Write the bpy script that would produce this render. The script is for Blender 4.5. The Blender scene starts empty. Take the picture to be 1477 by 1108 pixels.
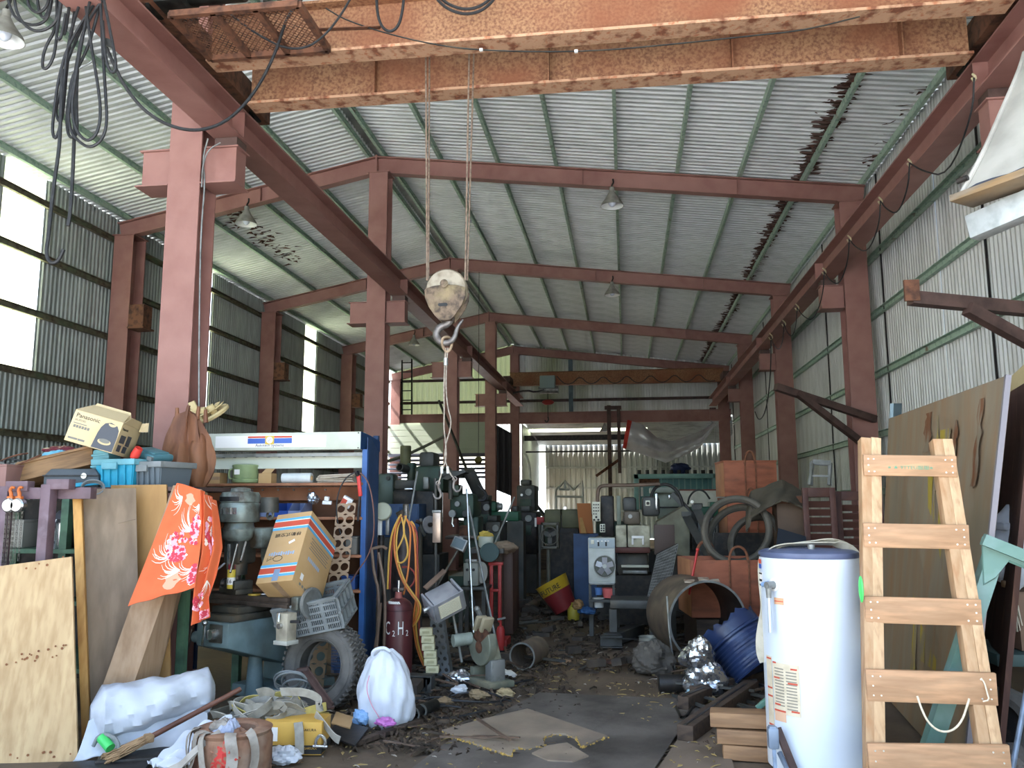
import bpy, bmesh, math, random
import numpy as np
from mathutils import Matrix, Vector, Euler
random.seed(7)
S = bpy.context.scene
COL = S.collection
PI = math.pi

# ---------------------------------------------------------------- camera, sky, sun, exposure
FPX, CX, CY, EYE = 1208.0, 738.5, 554.0, 1.5
_y, _p, _r = (math.radians(v) for v in (7.64, 8.17, -.17))
FW = Vector((-math.sin(_y)*math.cos(_p), math.cos(_y)*math.cos(_p), math.sin(_p)))
RT = Vector((math.cos(_y), math.sin(_y), 0)); UP = RT.cross(FW)
RT, UP = RT*math.cos(_r)+UP*math.sin(_r), UP*math.cos(_r)-RT*math.sin(_r)
cam = bpy.data.cameras.new('camera'); camo = bpy.data.objects.new('camera', cam); COL.objects.link(camo)
cam.sensor_fit = 'HORIZONTAL'; cam.sensor_width = 36; cam.lens = 36*FPX/1477
mw = Matrix.Identity(4)
for i in range(3):
    mw[i][0], mw[i][1], mw[i][2] = RT[i], UP[i], -FW[i]
mw[2][3] = EYE
camo.matrix_world = mw; S.camera = camo
cam.clip_start = .05; cam.clip_end = 200

W = bpy.data.worlds.new('sky'); S.world = W; W.use_nodes = True
nt = W.node_tree; bg = nt.nodes['Background']
sky = nt.nodes.new('ShaderNodeTexSky'); sky.sky_type = 'NISHITA'; sky.sun_disc = False
sky.sun_elevation = math.radians(52); sky.sun_rotation = math.radians(-80); sky.air_density = 1.2; sky.dust_density = 3.0
nt.links.new(sky.outputs[0], bg.inputs[0]); bg.inputs[1].default_value = .34
sun = bpy.data.lights.new('sun', 'SUN'); suno = bpy.data.objects.new('sun', sun); COL.objects.link(suno)
sun.energy = 12.0; sun.angle = math.radians(1.0); sun.color = (1, .98, .94)
sd = Vector((-.75, -.12, .95)).normalized()            # towards the sun
suno.rotation_euler = sd.to_track_quat('Z', 'Y').to_euler(); suno.location = sd*40
S.view_settings.view_transform = 'Standard'; S.view_settings.look = 'None'
S.view_settings.gamma = 1; S.view_settings.use_curve_mapping = False
S.view_settings.exposure = 1.65
S.cycles.max_bounces = 10; S.cycles.diffuse_bounces = 6; S.cycles.use_denoising = True
S.cycles.sample_clamp_indirect = 8

def at(px, py, X=None, Y=None, Z=None):
    """world point where the sight line of photo pixel (px,py) meets the plane X=, Y= or Z="""
    d = FW + RT*((px-CX)/FPX) - UP*((py-CY)/FPX)
    t = X/d.x if X is not None else Y/d.y if Y is not None else (Z-EYE)/d.z
    return Vector((0, 0, EYE)) + d*t

# ---------------------------------------------------------------- materials
def lin(h):
    if not isinstance(h, str): return (*h, 1) if len(h) == 3 else h
    h = h.lstrip('#'); o = []
    for i in (0, 2, 4):
        c = int(h[i:i+2], 16)/255; o.append(c/12.92 if c <= .04045 else ((c+.055)/1.055)**2.4)
    return (*o, 1)
def mat(n, c, c2=None, s=6, t=.55, w=.12, r=.6, m=0, b=0, bs=60, c3=None, s3=1.5, t3=.62, st=(1, 1, 1), spec=.4, det=5):
    M_ = bpy.data.materials.new(n); M_.use_nodes = True; N = M_.node_tree.nodes; L = M_.node_tree.links
    B = N['Principled BSDF']; B.inputs['Roughness'].default_value = r; B.inputs['Metallic'].default_value = m
    B.inputs['Specular IOR Level'].default_value = spec; B.inputs['Base Color'].default_value = lin(c)
    tc = N.new('ShaderNodeTexCoord'); mp = N.new('ShaderNodeMapping'); mp.inputs['Scale'].default_value = st
    L.new(tc.outputs['Object'], mp.inputs[0])
    def noise(sc, d=det):
        z = N.new('ShaderNodeTexNoise'); z.inputs['Scale'].default_value = sc; z.inputs['Detail'].default_value = d
        L.new(mp.outputs[0], z.inputs['Vector']); return z
    last = None
    for cc, sc, th in ((c2, s, t), (c3, s3, t3)):
        if cc is None: continue
        z = noise(sc); mr = N.new('ShaderNodeMapRange'); mr.inputs['From Min'].default_value = th-w; mr.inputs['From Max'].default_value = th+w
        L.new(z.outputs['Fac'], mr.inputs[0]); mx = N.new('ShaderNodeMix'); mx.data_type = 'RGBA'
        mx.inputs[6].default_value = lin(c); mx.inputs[7].default_value = lin(cc)
        if last: L.new(last, mx.inputs[6])
        L.new(mr.outputs[0], mx.inputs[0]); last = mx.outputs[2]
    if last: L.new(last, B.inputs['Base Color'])
    if b:
        z = noise(bs, 3); bp = N.new('ShaderNodeBump'); bp.inputs['Strength'].default_value = b; bp.inputs['Distance'].default_value = .01
        L.new(z.outputs['Fac'], bp.inputs['Height']); L.new(bp.outputs[0], B.inputs['Normal'])
    return M_

# ---------------------------------------------------------------- mesh builder
class M:
    def __init__(s): s.v = []; s.f = []; s.mi = []; s.k = 0
    def add(s, vs, fs):
        o = len(s.v); s.v += [tuple(v) for v in vs]; s.f += [tuple(i+o for i in f) for f in fs]; s.mi += [s.k]*len(fs); return s
    def box(s, c, d, r=None, taper=None):
        x, y, z = (q/2 for q in d); tx, ty = taper or (1, 1)
        P = [Vector((a*x*(tx if e > 0 else 1), b_*y*(ty if e > 0 else 1), e*z)) for e in (-1, 1) for a, b_ in ((-1, -1), (1, -1), (1, 1), (-1, 1))]
        if r is not None:
            R = r if isinstance(r, Matrix) else Euler(r).to_matrix(); P = [R @ p for p in P]
        c = Vector(c)
        return s.add([p+c for p in P], [(3, 2, 1, 0), (4, 5, 6, 7), (0, 1, 5, 4), (1, 2, 6, 5), (2, 3, 7, 6), (3, 0, 4, 7)])
    def bar(s, p, q, w, h=None, up=(0, 0, 1)):
        p, q = Vector(p), Vector(q); h = h or w; d = (q-p); L = d.length; d.normalize(); u = Vector(up)
        if abs(d.dot(u)) > .98: u = Vector((0, 1, 0))
        x = d.cross(u).normalized(); u = x.cross(d)
        R = Matrix((x, d, u)).transposed()
        return s.box((p+q)/2, (w, L, h), R)
    def prof(s, poly, p, q, up=(0, 0, 1), cap=True):
        """extrude a closed 2D outline (right, up) from p to q"""
        p, q = Vector(p), Vector(q); d = (q-p).normalized(); u = Vector(up)
        if abs(d.dot(u)) > .98: u = Vector((0, 1, 0))
        x = d.cross(u).normalized(); u = x.cross(d); n = len(poly)
        V = [e+x*a+u*b_ for e in (p, q) for a, b_ in poly]
        F = [(i, (i+1) % n, n+(i+1) % n, n+i) for i in range(n)]
        if cap: F += [tuple(range(n))[::-1], tuple(range(n, 2*n))]
        return s.add(V, F)
    def ibeam(s, p, q, w, h, tf=.016, tw=.012, up=(0, 0, 1)):
        a, b_, c = w/2, h/2, tw/2
        s.prof([(-a, -b_), (a, -b_), (a, -b_+tf), (-a, -b_+tf)], p, q, up); s.prof([(-a, b_-tf), (a, b_-tf), (a, b_), (-a, b_)], p, q, up)
        return s.prof([(-c, -b_+tf), (c, -b_+tf), (c, b_-tf), (-c, b_-tf)], p, q, up)
    def cyl(s, p, q, r, r2=None, n=16, cap=True):
        p, q = Vector(p), Vector(q); r2 = r if r2 is None else r2; d = (q-p).normalized()
        x = d.cross(Vector((0, 0, 1)) if abs(d.z) < .9 else Vector((1, 0, 0))).normalized(); y = d.cross(x)
        V = []
        for e, rr in ((p, r), (q, r2)): V += [e+x*(rr*math.cos(2*PI*i/n))+y*(rr*math.sin(2*PI*i/n)) for i in range(n)]
        F = [(i, (i+1) % n, n+(i+1) % n, n+i) for i in range(n)]
        if cap: F += [tuple(range(n))[::-1], tuple(range(n, 2*n))]
        return s.add(V, F)
    def lathe(s, prof, p=(0, 0, 0), ax=(0, 0, 1), n=20, closed=False, a0=0, a1=2*PI):
        """prof: list of (radius, height) along axis ax from p"""
        d = Vector(ax).normalized(); x = d.cross(Vector((0, 0, 1)) if abs(d.z) < .9 else Vector((0, -1, 0))).normalized(); y = d.cross(x); p = Vector(p)
        full = abs(a1-a0-2*PI) < 1e-6; nn = n if full else n+1; V = []; F = []
        for rr, h in prof:
            V += [p+d*h+x*(rr*math.cos(a0+(a1-a0)*i/n))+y*(rr*math.sin(a0+(a1-a0)*i/n)) for i in range(nn)]
        K = len(prof)
        for k in range(K if closed else K-1):
            k2 = (k+1) % K
            for i in range(n):
                j = (i+1) % nn; F.append((k*nn+i, k*nn+j, k2*nn+j, k2*nn+i))
        return s.add(V, F)
    def tube(s, pts, r, n=8, closed=False, smooth=0):
        P = [Vector(p) for p in pts]
        for _ in range(smooth):                                   # Chaikin corner cutting
            Q = [] if closed else [P[0]]
            for i in range(len(P) if closed else len(P)-1):
                a, b_ = P[i], P[(i+1) % len(P)]; Q += [a*.75+b_*.25, a*.25+b_*.75]
            if not closed: Q.append(P[-1])
            P = Q
        K = len(P); V = []; F = []; x = None
        for i in range(K):
            a = P[i-1] if (i or closed) else P[i]; b_ = P[(i+1) % K] if (i < K-1 or closed) else P[i]
            d = (b_-a).normalized()
            if x is None: x = d.cross(Vector((.1, .3, 1)).normalized()).normalized()
            x = (x-d*x.dot(d)).normalized(); y = d.cross(x)
            rr = r(i/(K-1)) if callable(r) else r
            V += [P[i]+x*(rr*math.cos(2*PI*j/n))+y*(rr*math.sin(2*PI*j/n)) for j in range(n)]
        for i in range(K if closed else K-1):
            for j in range(n):
                a, b_ = i*n, ((i+1) % K)*n; F.append((a+j, a+(j+1) % n, b_+(j+1) % n, b_+j))
        if not closed: F += [tuple(range(n))[::-1], tuple(range((K-1)*n, K*n))]
        return s.add(V, F)
    def ribbon(s, pts, w, t, side=(0, 0, 1), smooth=1):
        """flat strap: width w along side, thickness t"""
        P = [Vector(p) for p in pts]
        for _ in range(smooth):
            Q = [P[0]]
            for a, b_ in zip(P, P[1:]): Q += [a*.75+b_*.25, a*.25+b_*.75]
            P = Q+[P[-1]]
        K = len(P); V = []; F = []
        for i in range(K):
            d = (P[min(i+1, K-1)]-P[max(i-1, 0)]).normalized()
            u = Vector(side(i/(K-1)) if callable(side) else side); u = (u-d*u.dot(d)).normalized(); x = d.cross(u)
            V += [P[i]+u*(a*w/2)+x*(b_*t/2) for a, b_ in ((-1, -1), (1, -1), (1, 1), (-1, 1))]
        for i in range(K-1):
            for j in range(4): F.append((i*4+j, i*4+(j+1) % 4, i*4+4+(j+1) % 4, i*4+4+j))
        F += [(3, 2, 1, 0), tuple((K-1)*4+j for j in range(4))]
        return s.add(V, F)
    def plate(s, poly, o, u, v, t):
        """slab: 2D outline poly in axes u,v from origin o, thickness t along u x v"""
        o, u, v = Vector(o), Vector(u).normalized(), Vector(v).normalized(); w = u.cross(v)*t; n = len(poly)
        V = [o+u*a+v*b_ for a, b_ in poly]+[o+u*a+v*b_+w for a, b_ in poly]
        return s.add(V, [tuple(range(n))[::-1], tuple(range(n, 2*n))]+[(i, (i+1) % n, n+(i+1) % n, n+i) for i in range(n)])
    def grid(s, fn, nu, nv, thick=0):
        """surface fn(u,v), u,v in 0..1; thick>0 gives it a back"""
        P = [[Vector(fn(i/nu, j/nv)) for j in range(nv+1)] for i in range(nu+1)]; N = (nv+1)
        V = [p for row in P for p in row]; F = [(i*N+j, (i+1)*N+j, (i+1)*N+j+1, i*N+j+1) for i in range(nu) for j in range(nv)]
        if thick:
            nr = []
            for i in range(nu+1):
                for j in range(nv+1):
                    a = P[min(i+1, nu)][j]-P[max(i-1, 0)][j]; b_ = P[i][min(j+1, nv)]-P[i][max(j-1, 0)]; c = a.cross(b_)
                    nr.append(c.normalized() if c.length > 1e-9 else Vector((0, 0, 1)))
            o = len(V); V += [p-n_*thick for p, n_ in zip(V[:o], nr)]; F += [tuple(o+q for q in f[::-1]) for f in F[:]]
            rim = [i*N for i in range(nu+1)]+[nu*N+j for j in range(1, N)]+[i*N+nv for i in range(nu-1, -1, -1)]+[j for j in range(nv-1, 0, -1)]
            F += [(rim[(i+1) % len(rim)], rim[i], o+rim[i], o+rim[(i+1) % len(rim)]) for i in range(len(rim))]
        return s.add(V, F)
    def ball(s, c, r, n=12, m=8, fn=None):
        c = Vector(c); r = Vector(r) if not isinstance(r, (int, float)) else Vector((r, r, r)); V = []; F = []
        for j in range(m+1):
            a = PI*j/m
            for i in range(n):
                d = Vector((math.sin(a)*math.cos(2*PI*i/n), math.sin(a)*math.sin(2*PI*i/n), math.cos(a)))
                k = fn(d) if fn else 1; V.append(c+Vector((d.x*r.x, d.y*r.y, d.z*r.z))*k)
        for j in range(m):
            for i in range(n): F.append((j*n+i, (j+1)*n+i, (j+1)*n+(i+1) % n, j*n+(i+1) % n))
        return s.add(V, F)
    def mesh(s, name, mats, bev=0, seg=2, ang=35, weld=True):
        me = bpy.data.meshes.new(name); me.from_pydata(s.v, [], s.f)
        for m_ in (mats if isinstance(mats, (list, tuple)) else [mats]): me.materials.append(m_)
        if any(s.mi): me.polygons.foreach_set('material_index', s.mi)
        bm = bmesh.new(); bm.from_mesh(me)
        if weld: bmesh.ops.remove_doubles(bm, verts=bm.verts, dist=1e-5)
        bmesh.ops.recalc_face_normals(bm, faces=bm.faces)
        if bev:
            es = [e for e in bm.edges if len(e.link_faces) == 2 and e.calc_face_angle(0) > .6]
            bmesh.ops.bevel(bm, geom=es, offset=bev, segments=seg, affect='EDGES', profile=.5, clamp_overlap=True)
        lim = math.radians(ang)
        for f in bm.faces: f.smooth = True
        for e in bm.edges: e.smooth = not (len(e.link_faces) != 2 or e.calc_face_angle(0) > lim)
        bm.to_mesh(me); bm.free(); return me
    def ob(s, name, mats, parent=None, bev=0, seg=2, ang=35, world=False, weld=True):
        if world and parent is not None:
            I = MW[parent].inverted(); s.v = [tuple(I @ Vector(v)) for v in s.v]
        return link(name, s.mesh(name, mats, bev, seg, ang, weld), parent)
MW = {}
def link(name, me, parent=None, loc=None, rot=None):
    o = bpy.data.objects.new(name, me); COL.objects.link(o)
    if parent is not None: o.parent = parent
    if loc is not None: o.location = loc
    if rot is not None: o.rotation_euler = rot
    MW[o] = (MW[parent] if parent is not None and parent in MW else Matrix.Identity(4)) @ Matrix.LocRotScale(o.location, o.rotation_euler, None)
    return o
def tag(o, label=None, cat=None, group=None, kind=None):
    for k, v in (('label', label), ('category', cat), ('group', group), ('kind', kind)):
        if v: o[k] = v
    return o
def thing(name, label, cat, loc=(0, 0, 0), rot=(0, 0, 0), group=None):
    o = bpy.data.objects.new(name, None); COL.objects.link(o); o.location = loc; o.empty_display_size = .1
    R = rot if isinstance(rot, Matrix) else Euler(rot).to_matrix(); o.rotation_euler = R.to_euler()
    MW[o] = Matrix.LocRotScale(Vector(loc), R, None)
    return tag(o, label, cat, group)
def dup(root, loc, rot=None, label=None, group=None):
    def cp(o, par):
        c = o.copy(); COL.objects.link(c)
        if par is not None: c.parent = par
        for ch in [q for q in list(COL.objects) if q.parent == o]: cp(ch, c)
        return c
    r = cp(root, None); r.location = loc
    if rot is not None: r.rotation_euler = rot if not isinstance(rot, Matrix) else rot.to_euler()
    MW[r] = Matrix.LocRotScale(r.location, r.rotation_euler, None)
    if label: r['label'] = label
    if group: r['group'] = group
    return r
def text(s, size, m_, parent, loc, rot=(0, 0, 0), ext=.0006, name='lettering', ax='CENTER', sx=1):
    """flat printed lettering as a thin mesh; rot: Euler or matrix with x along the line and z out of the surface"""
    cu = bpy.data.curves.new('lettering', 'FONT'); cu.body = s; cu.size = size; cu.extrude = ext; cu.align_x = ax; cu.align_y = 'CENTER'; cu.resolution_u = 2
    t = bpy.data.objects.new('t', cu); COL.objects.link(t); bpy.context.view_layer.update()
    me = bpy.data.meshes.new_from_object(t.evaluated_get(bpy.context.evaluated_depsgraph_get())); bpy.data.objects.remove(t)
    me.materials.clear(); me.materials.append(m_)
    if sx != 1: me.transform(Matrix.Diagonal((sx, 1, 1, 1)))
    o = link(name, me, parent, loc, rot.to_euler() if isinstance(rot, Matrix) else rot); return o
def basis(x, z):
    """rotation matrix with local x along x and local z along z"""
    x = Vector(x).normalized(); z = Vector(z); z = (z-x*z.dot(x)).normalized(); y = z.cross(x)
    return Matrix((x, y, z)).transposed()
def rnd(a, b): return random.uniform(a, b)
# ---------------------------------------------------------------- shared materials
steel_red = mat('red_oxide_steel', '#92685f', '#835a51', s=5, t=.5, w=.2, r=.55, b=.08, bs=40, c3='#9f776d', s3=1.2)
steel_dark = mat('dark_red_steel', '#54403a', '#3c2d29', s=6, r=.6, b=.1)
rust = mat('rusty_orange_steel', '#966f50', '#6b4632', s=42, t=.53, w=.13, r=.75, b=.35, bs=45, c3='#7d4a31', s3=1.3, t3=.58, det=8)
rust_peel = mat('peeling_rust_flange', '#b58e70', '#784a34', s=9, t=.56, w=.07, r=.8, b=.5, bs=50, c3='#a3694a', s3=22, det=8)
rust_brown = mat('rusty_brown', '#6b4632', '#3e281e', s=12, r=.8, b=.3)
galv = mat('galvanised_sheet', '#dadddd', '#cacecd', s=3, r=.42, m=.1, b=.03, c3='#bfc3c0', s3=.7, t3=.62)
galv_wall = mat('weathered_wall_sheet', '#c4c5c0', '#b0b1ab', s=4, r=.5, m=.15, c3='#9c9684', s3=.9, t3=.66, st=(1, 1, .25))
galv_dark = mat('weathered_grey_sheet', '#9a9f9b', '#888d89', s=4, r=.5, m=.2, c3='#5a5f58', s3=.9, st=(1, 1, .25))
green_paint = mat('flaking_green_paint', '#a9bfad', '#86a090', s=14, t=.58, w=.08, r=.6, c3='#6a4a32', s3=5, t3=.7)
black = mat('black_rubber', '#1c1c1d', '#2a2a2b', s=20, r=.55)
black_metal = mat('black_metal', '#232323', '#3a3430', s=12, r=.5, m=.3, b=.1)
oily = mat('oily_dark_metal', '#2f312f', '#1d1c1a', s=9, r=.45, m=.5, b=.15, c3='#4a4338', s3=3)
chrome = mat('bright_metal', '#c4c6c6', '#9b9c9a', s=10, r=.25, m=.9)
grey_metal = mat('grey_metal', '#8b8d8a', '#6c6d69', s=9, r=.45, m=.5, b=.05)
white_paint = mat('white_paint', '#e4e6e2', '#cfd0cb', s=4, r=.5)
ropem = mat('wire_rope', '#8a7767', '#5d4c3f', s=40, r=.6, m=.3)
sheave_m = mat('worn_brown_casting', '#756350', '#463a30', s=14, t=.5, w=.08, r=.6, m=.2, b=.3, c3='#93815f', s3=4)

def skylight_mat():
    m_ = bpy.data.materials.new('translucent_sheet'); m_.use_nodes = True; N = m_.node_tree.nodes; L = m_.node_tree.links
    N.remove(N['Principled BSDF']); o = N['Material Output']
    a = N.new('ShaderNodeBsdfTranslucent'); a.inputs[0].default_value = (.86, .93, .62, 1); d = N.new('ShaderNodeBsdfDiffuse'); d.inputs[0].default_value = (.75, .78, .65, 1)
    x = N.new('ShaderNodeMixShader'); x.inputs[0].default_value = .25; L.new(a.outputs[0], x.inputs[1]); L.new(d.outputs[0], x.inputs[2]); L.new(x.outputs[0], o.inputs[0]); return m_
skym = skylight_mat(); gtrans = skylight_mat(); gtrans.name = 'greenish_gable_sheet'
gtrans.node_tree.nodes['Translucent BSDF'].inputs[0].default_value = (.2, .225, .1, 1); gtrans.node_tree.nodes['Mix Shader'].inputs[0].default_value = .72

# roof sheet: galvanised with rust stains along one purlin line and a torn rusty patch on the left slope
def roof_mat():
    m_ = galv.copy(); m_.name = 'roof_sheet'; N = m_.node_tree.nodes; L = m_.node_tree.links; B = N['Principled BSDF']
    src = B.inputs['Base Color'].links[0].from_socket
    g = N.new('ShaderNodeNewGeometry'); sp = N.new('ShaderNodeSeparateXYZ'); L.new(g.outputs['Position'], sp.inputs[0])
    z = N.new('ShaderNodeTexNoise'); z.inputs['Scale'].default_value = 5; z.inputs['Detail'].default_value = 6
    mp = N.new('ShaderNodeMapping'); mp.inputs['Scale'].default_value = (.8, 3, 1); L.new(g.outputs['Position'], mp.inputs[0]); L.new(mp.outputs[0], z.inputs['Vector'])
    def math_(op, a, b):
        n = N.new('ShaderNodeMath'); n.operation = op
        for i, q in enumerate((a, b)):
            if isinstance(q, (int, float)): n.inputs[i].default_value = q
            else: L.new(q, n.inputs[i])
        return n.outputs[0]
    d = math_('ABSOLUTE', math_('SUBTRACT', sp.outputs['X'], 2.9), 0)
    lim = math_('MULTIPLY', math_('SUBTRACT', z.outputs['Fac'], .38), .75)
    k = math_('LESS_THAN', d, lim)
    mx = N.new('ShaderNodeMix'); mx.data_type = 'RGBA'; L.new(k, mx.inputs[0]); L.new(src, mx.inputs[6]); mx.inputs[7].default_value = lin('#4a3128')
    L.new(mx.outputs[2], B.inputs['Base Color']); return m_
roofm = roof_mat()

# ---------------------------------------------------------------- the shell
F = [1.2, 7.2, 13.34, 19.4, 25.3, 31.0]             # frame positions along the hall
XA, ZA, XL, XR, ZE = -4.12, 7.44, -8.82, 3.84, 6.48  # ridge, eaves (rafter tops)
SL, SR = (ZA-ZE)/(XA-XL), (ZA-ZE)/(XR-XA)
def zroof(x): return ZA-(XA-x)*SL if x < XA else ZA-(x-XA)*SR

def corr(n, pitch, amp):
    """trapezoid corrugation outline: (along, height)"""
    o = []
    for i in range(n):
        for a, h in ((0, 0), (.42, 0), (.55, 1), (.87, 1)): o.append(((i+a)*pitch, h*amp))
    return o+[(n*pitch, 0)]
# floor
def floor_fn(u, v):
    x, y = -9.4+u*13.8, .6+v*36.4
    h = .012*math.sin(x*2.1+y)*math.sin(y*1.3)-.006
    return (x, y, h-.006)
floor_m = mat('oily_concrete', '#625649', '#463d34', s=1.3, t=.5, w=.15, r=.75, b=.5, bs=18, c3='#79664f', s3=.45, t3=.55, det=9)
fl = M().grid(floor_fn, 46, 90).ob('floor', floor_m); tag(fl, kind='structure')
gm = mat('yard_concrete', '#c6c8c9', '#b4b6b7', s=.8, r=.8)
g = M().add([(-60, -60, -.05), (60, -60, -.05), (60, 80, -.05), (-60, 80, -.05)], [(0, 1, 2, 3)]).ob('ground', gm); tag(g, kind='structure')

# ceiling: corrugated roof sheets laid across the purlins, one object per sheet
ce = bpy.data.objects.new('ceiling', None); COL.objects.link(ce); MW[ce] = Matrix.Identity(4); tag(ce, kind='structure')
sheet_w = .762
def roof_sheet(x0, x1):
    pr = corr(6, .127, .026); b = M(); o = []
    for x in (x0, x1): o += [(x, y, zroof(x)+.105+h) for y, h in pr]
    n = len(pr)
    b.add(o, [(i, i+1, n+i+1, n+i) for i in range(n-1)]); return b.mesh('roof_sheet', roofm, ang=20)
mR, mL = roof_sheet(XA+.1, XR+.3), roof_sheet(XA-.1, XL-.35)
y = .9
while y < 31.2:
    link('roof_sheet', mR, ce, (0, y, 0)); link('roof_sheet', mL, ce, (0, y, 0)); y += sheet_w
b = M()
rp = [(XA-.28, zroof(XA-.28)+.13), (XA, ZA+.135), (XA+.28, zroof(XA+.28)+.13)]
b.add([(x, yy, z+d) for yy in (.9, 31.4) for d in (0, .004) for x, z in rp], [(0, 1, 7, 6), (1, 2, 8, 7), (3, 4, 10, 9), (4, 5, 11, 10)]); b.ob('ridge_cap', galv_dark, ce)
# purlins: pale green C sections
def cee(x, z, w=.05, h=.1, t=.006, sg=1):
    return [(sg*a, c) for a, c in ((0, 0), (w, 0), (w, t), (t, t), (t, h-t), (w, h-t), (w, h), (0, h))]
xs = [XA+.12+.99*i for i in range(8)]+[XR-.02]+[XA-.14-1.1*i for i in range(5)]
for x in xs:
    b = M(); z = zroof(x); b.prof([(a, c) for a, c in cee(0, 0)], (x-.025, .9, z), (x-.025, 31.2, z)); b.ob('purlin', green_paint, ce)
# torn rusty flakes under the sheets
fm = mat('rust_flakes', '#3d2a24', '#5e3b2c', s=20, r=.9)
b = M()
for i in range(520):
    yy = rnd(2, 30); x = 2.93+random.choice((-1, 1))*abs(random.gauss(0, .07)); z = zroof(x)+.1
    if i > 400: x = random.gauss(-7.2, .14)+(yy-16)*.0; yy = rnd(13.9, 17.5); z = zroof(x)+.1
    if 360 < i <= 400: x = XR-.1+random.gauss(0, .08); yy = rnd(7, 13); z = zroof(x)+.1
    s_ = rnd(.02, .07); a = rnd(0, 6.28)
    P = [Vector((math.cos(a+k*2.1)*s_*rnd(.5, 1.5)*1.6, math.sin(a+k*2.1)*s_*rnd(.3, .8), rnd(-.05, 0)*(k == 1))) for k in range(3)]
    b.add([Vector((x, yy, z))+p for p in P]+[Vector((x, yy, z+.004))+p for p in P], [(0, 1, 2), (5, 4, 3), (0, 1, 4, 3), (1, 2, 5, 4), (2, 0, 3, 5)])
tag(b.ob('rust_flakes', fm, ce), kind='stuff')

# side walls of vertical corrugated sheets
def wall_sheet(z0, z1, m_, nm, n=9, pitch=.1):
    pr = corr(n, pitch, .024); k = len(pr)
    return M().add([(h, y_, z) for z in (z0, z1) for y_, h in pr], [(i, i+1, k+i+1, k+i) for i in range(k-1)]).mesh(nm, m_, ang=20)
def strut(kind, x, zs, root, m_, y0=.9, y1=31):
    for z in zs:
        b = M(); s_ = 1 if x < 0 else -1
        b.prof([(s_*a, c) for a, c in cee(0, 0, .06, .1)], (x, y0, z-.05), (x, y1, z-.05)); b.ob('girt', m_, root)
GZ = (.8, 1.68, 2.55, 3.47, 4.4, 5.3, 6.15)
wl = bpy.data.objects.new('wall_left', None); COL.objects.link(wl); MW[wl] = Matrix.Identity(4); tag(wl, kind='structure')
wr = bpy.data.objects.new('wall_right', None); COL.objects.link(wr); MW[wr] = Matrix.Identity(4); tag(wr, kind='structure')
dull_girt = mat('rusty_girt', '#6e6a55', '#4a3f33', s=10, r=.7, c3='#5d6f55', s3=3)
XW = -8.92
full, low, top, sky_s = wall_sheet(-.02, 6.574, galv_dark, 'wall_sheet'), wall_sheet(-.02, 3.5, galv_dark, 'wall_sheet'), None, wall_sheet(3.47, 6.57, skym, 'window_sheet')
wins = {11: 1, 17: 2, 24: 3}
off = 1.0
i = 0
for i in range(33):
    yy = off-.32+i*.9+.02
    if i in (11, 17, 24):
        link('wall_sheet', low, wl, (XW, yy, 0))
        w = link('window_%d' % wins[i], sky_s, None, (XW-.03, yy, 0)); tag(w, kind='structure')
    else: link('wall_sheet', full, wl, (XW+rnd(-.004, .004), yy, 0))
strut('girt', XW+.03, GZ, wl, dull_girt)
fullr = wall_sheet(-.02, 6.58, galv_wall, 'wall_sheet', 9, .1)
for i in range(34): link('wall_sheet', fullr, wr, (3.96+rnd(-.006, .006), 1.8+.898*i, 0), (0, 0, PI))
strut('girt', 3.93, GZ, wr, green_paint)
for k in range(9): M().box((3.925, 2.2+3.59*k, 3.28), (.02, .022, 6.5)).ob('joint_strip', black_metal, wr)

# far end: gable above a beam, lower extension behind
wb = bpy.data.objects.new('wall_back', None); COL.objects.link(wb); MW[wb] = Matrix.Identity(4); tag(wb, kind='structure')
gable_m = mat('pale_gable_sheet', '#d6dad8', '#c6cac6', s=3, r=.5, m=.1, c3='#8d9476', s3=.5, t3=.6, st=(1, 1, .3))
def vsheet(x0, x1, z0, ztop, y, m_, root, nm='wall_sheet', pitch=.2, amp=.03):
    n = max(1, round((x1-x0)/pitch)); pr = corr(n, (x1-x0)/n, amp); k = len(pr)
    b = M(); b.add([(x0+a, y-h, z0) for a, h in pr]+[(x0+a, y-h, ztop(x0+a)) for a, h in pr], [(i, i+1, k+i+1, k+i) for i in range(k-1)]); return b.ob(nm, m_, root, ang=20)
x = XL-.1
while x < XR+.1:
    x1 = min(x+.95, XR+.1); vsheet(x, x1, 4.7, lambda q: zroof(q)+.12, 31.25, gable_m if x > -4.6 else gtrans, wb); x = x1
for z in (5.35, 6.2):
    b = M(); b.prof(cee(0, 0, .06, .1), (XL, 31.15, z-.05), (XR if z < 6 else 3.6, 31.15, z-.05), up=(0, 0, 1)); b.ob('girt', steel_dark, wb)
blue_grey = mat('blue_grey_steel', '#5b6e78', '#4a5a62', s=5, r=.6)
b = M(); b.ibeam((-1.95, 31.12, 4.85), (-1.95, 31.12, zroof(-1.95)-.3), .16, .12, up=(0, 1, 0)); b.ob('mullion', blue_grey, wb)
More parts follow.
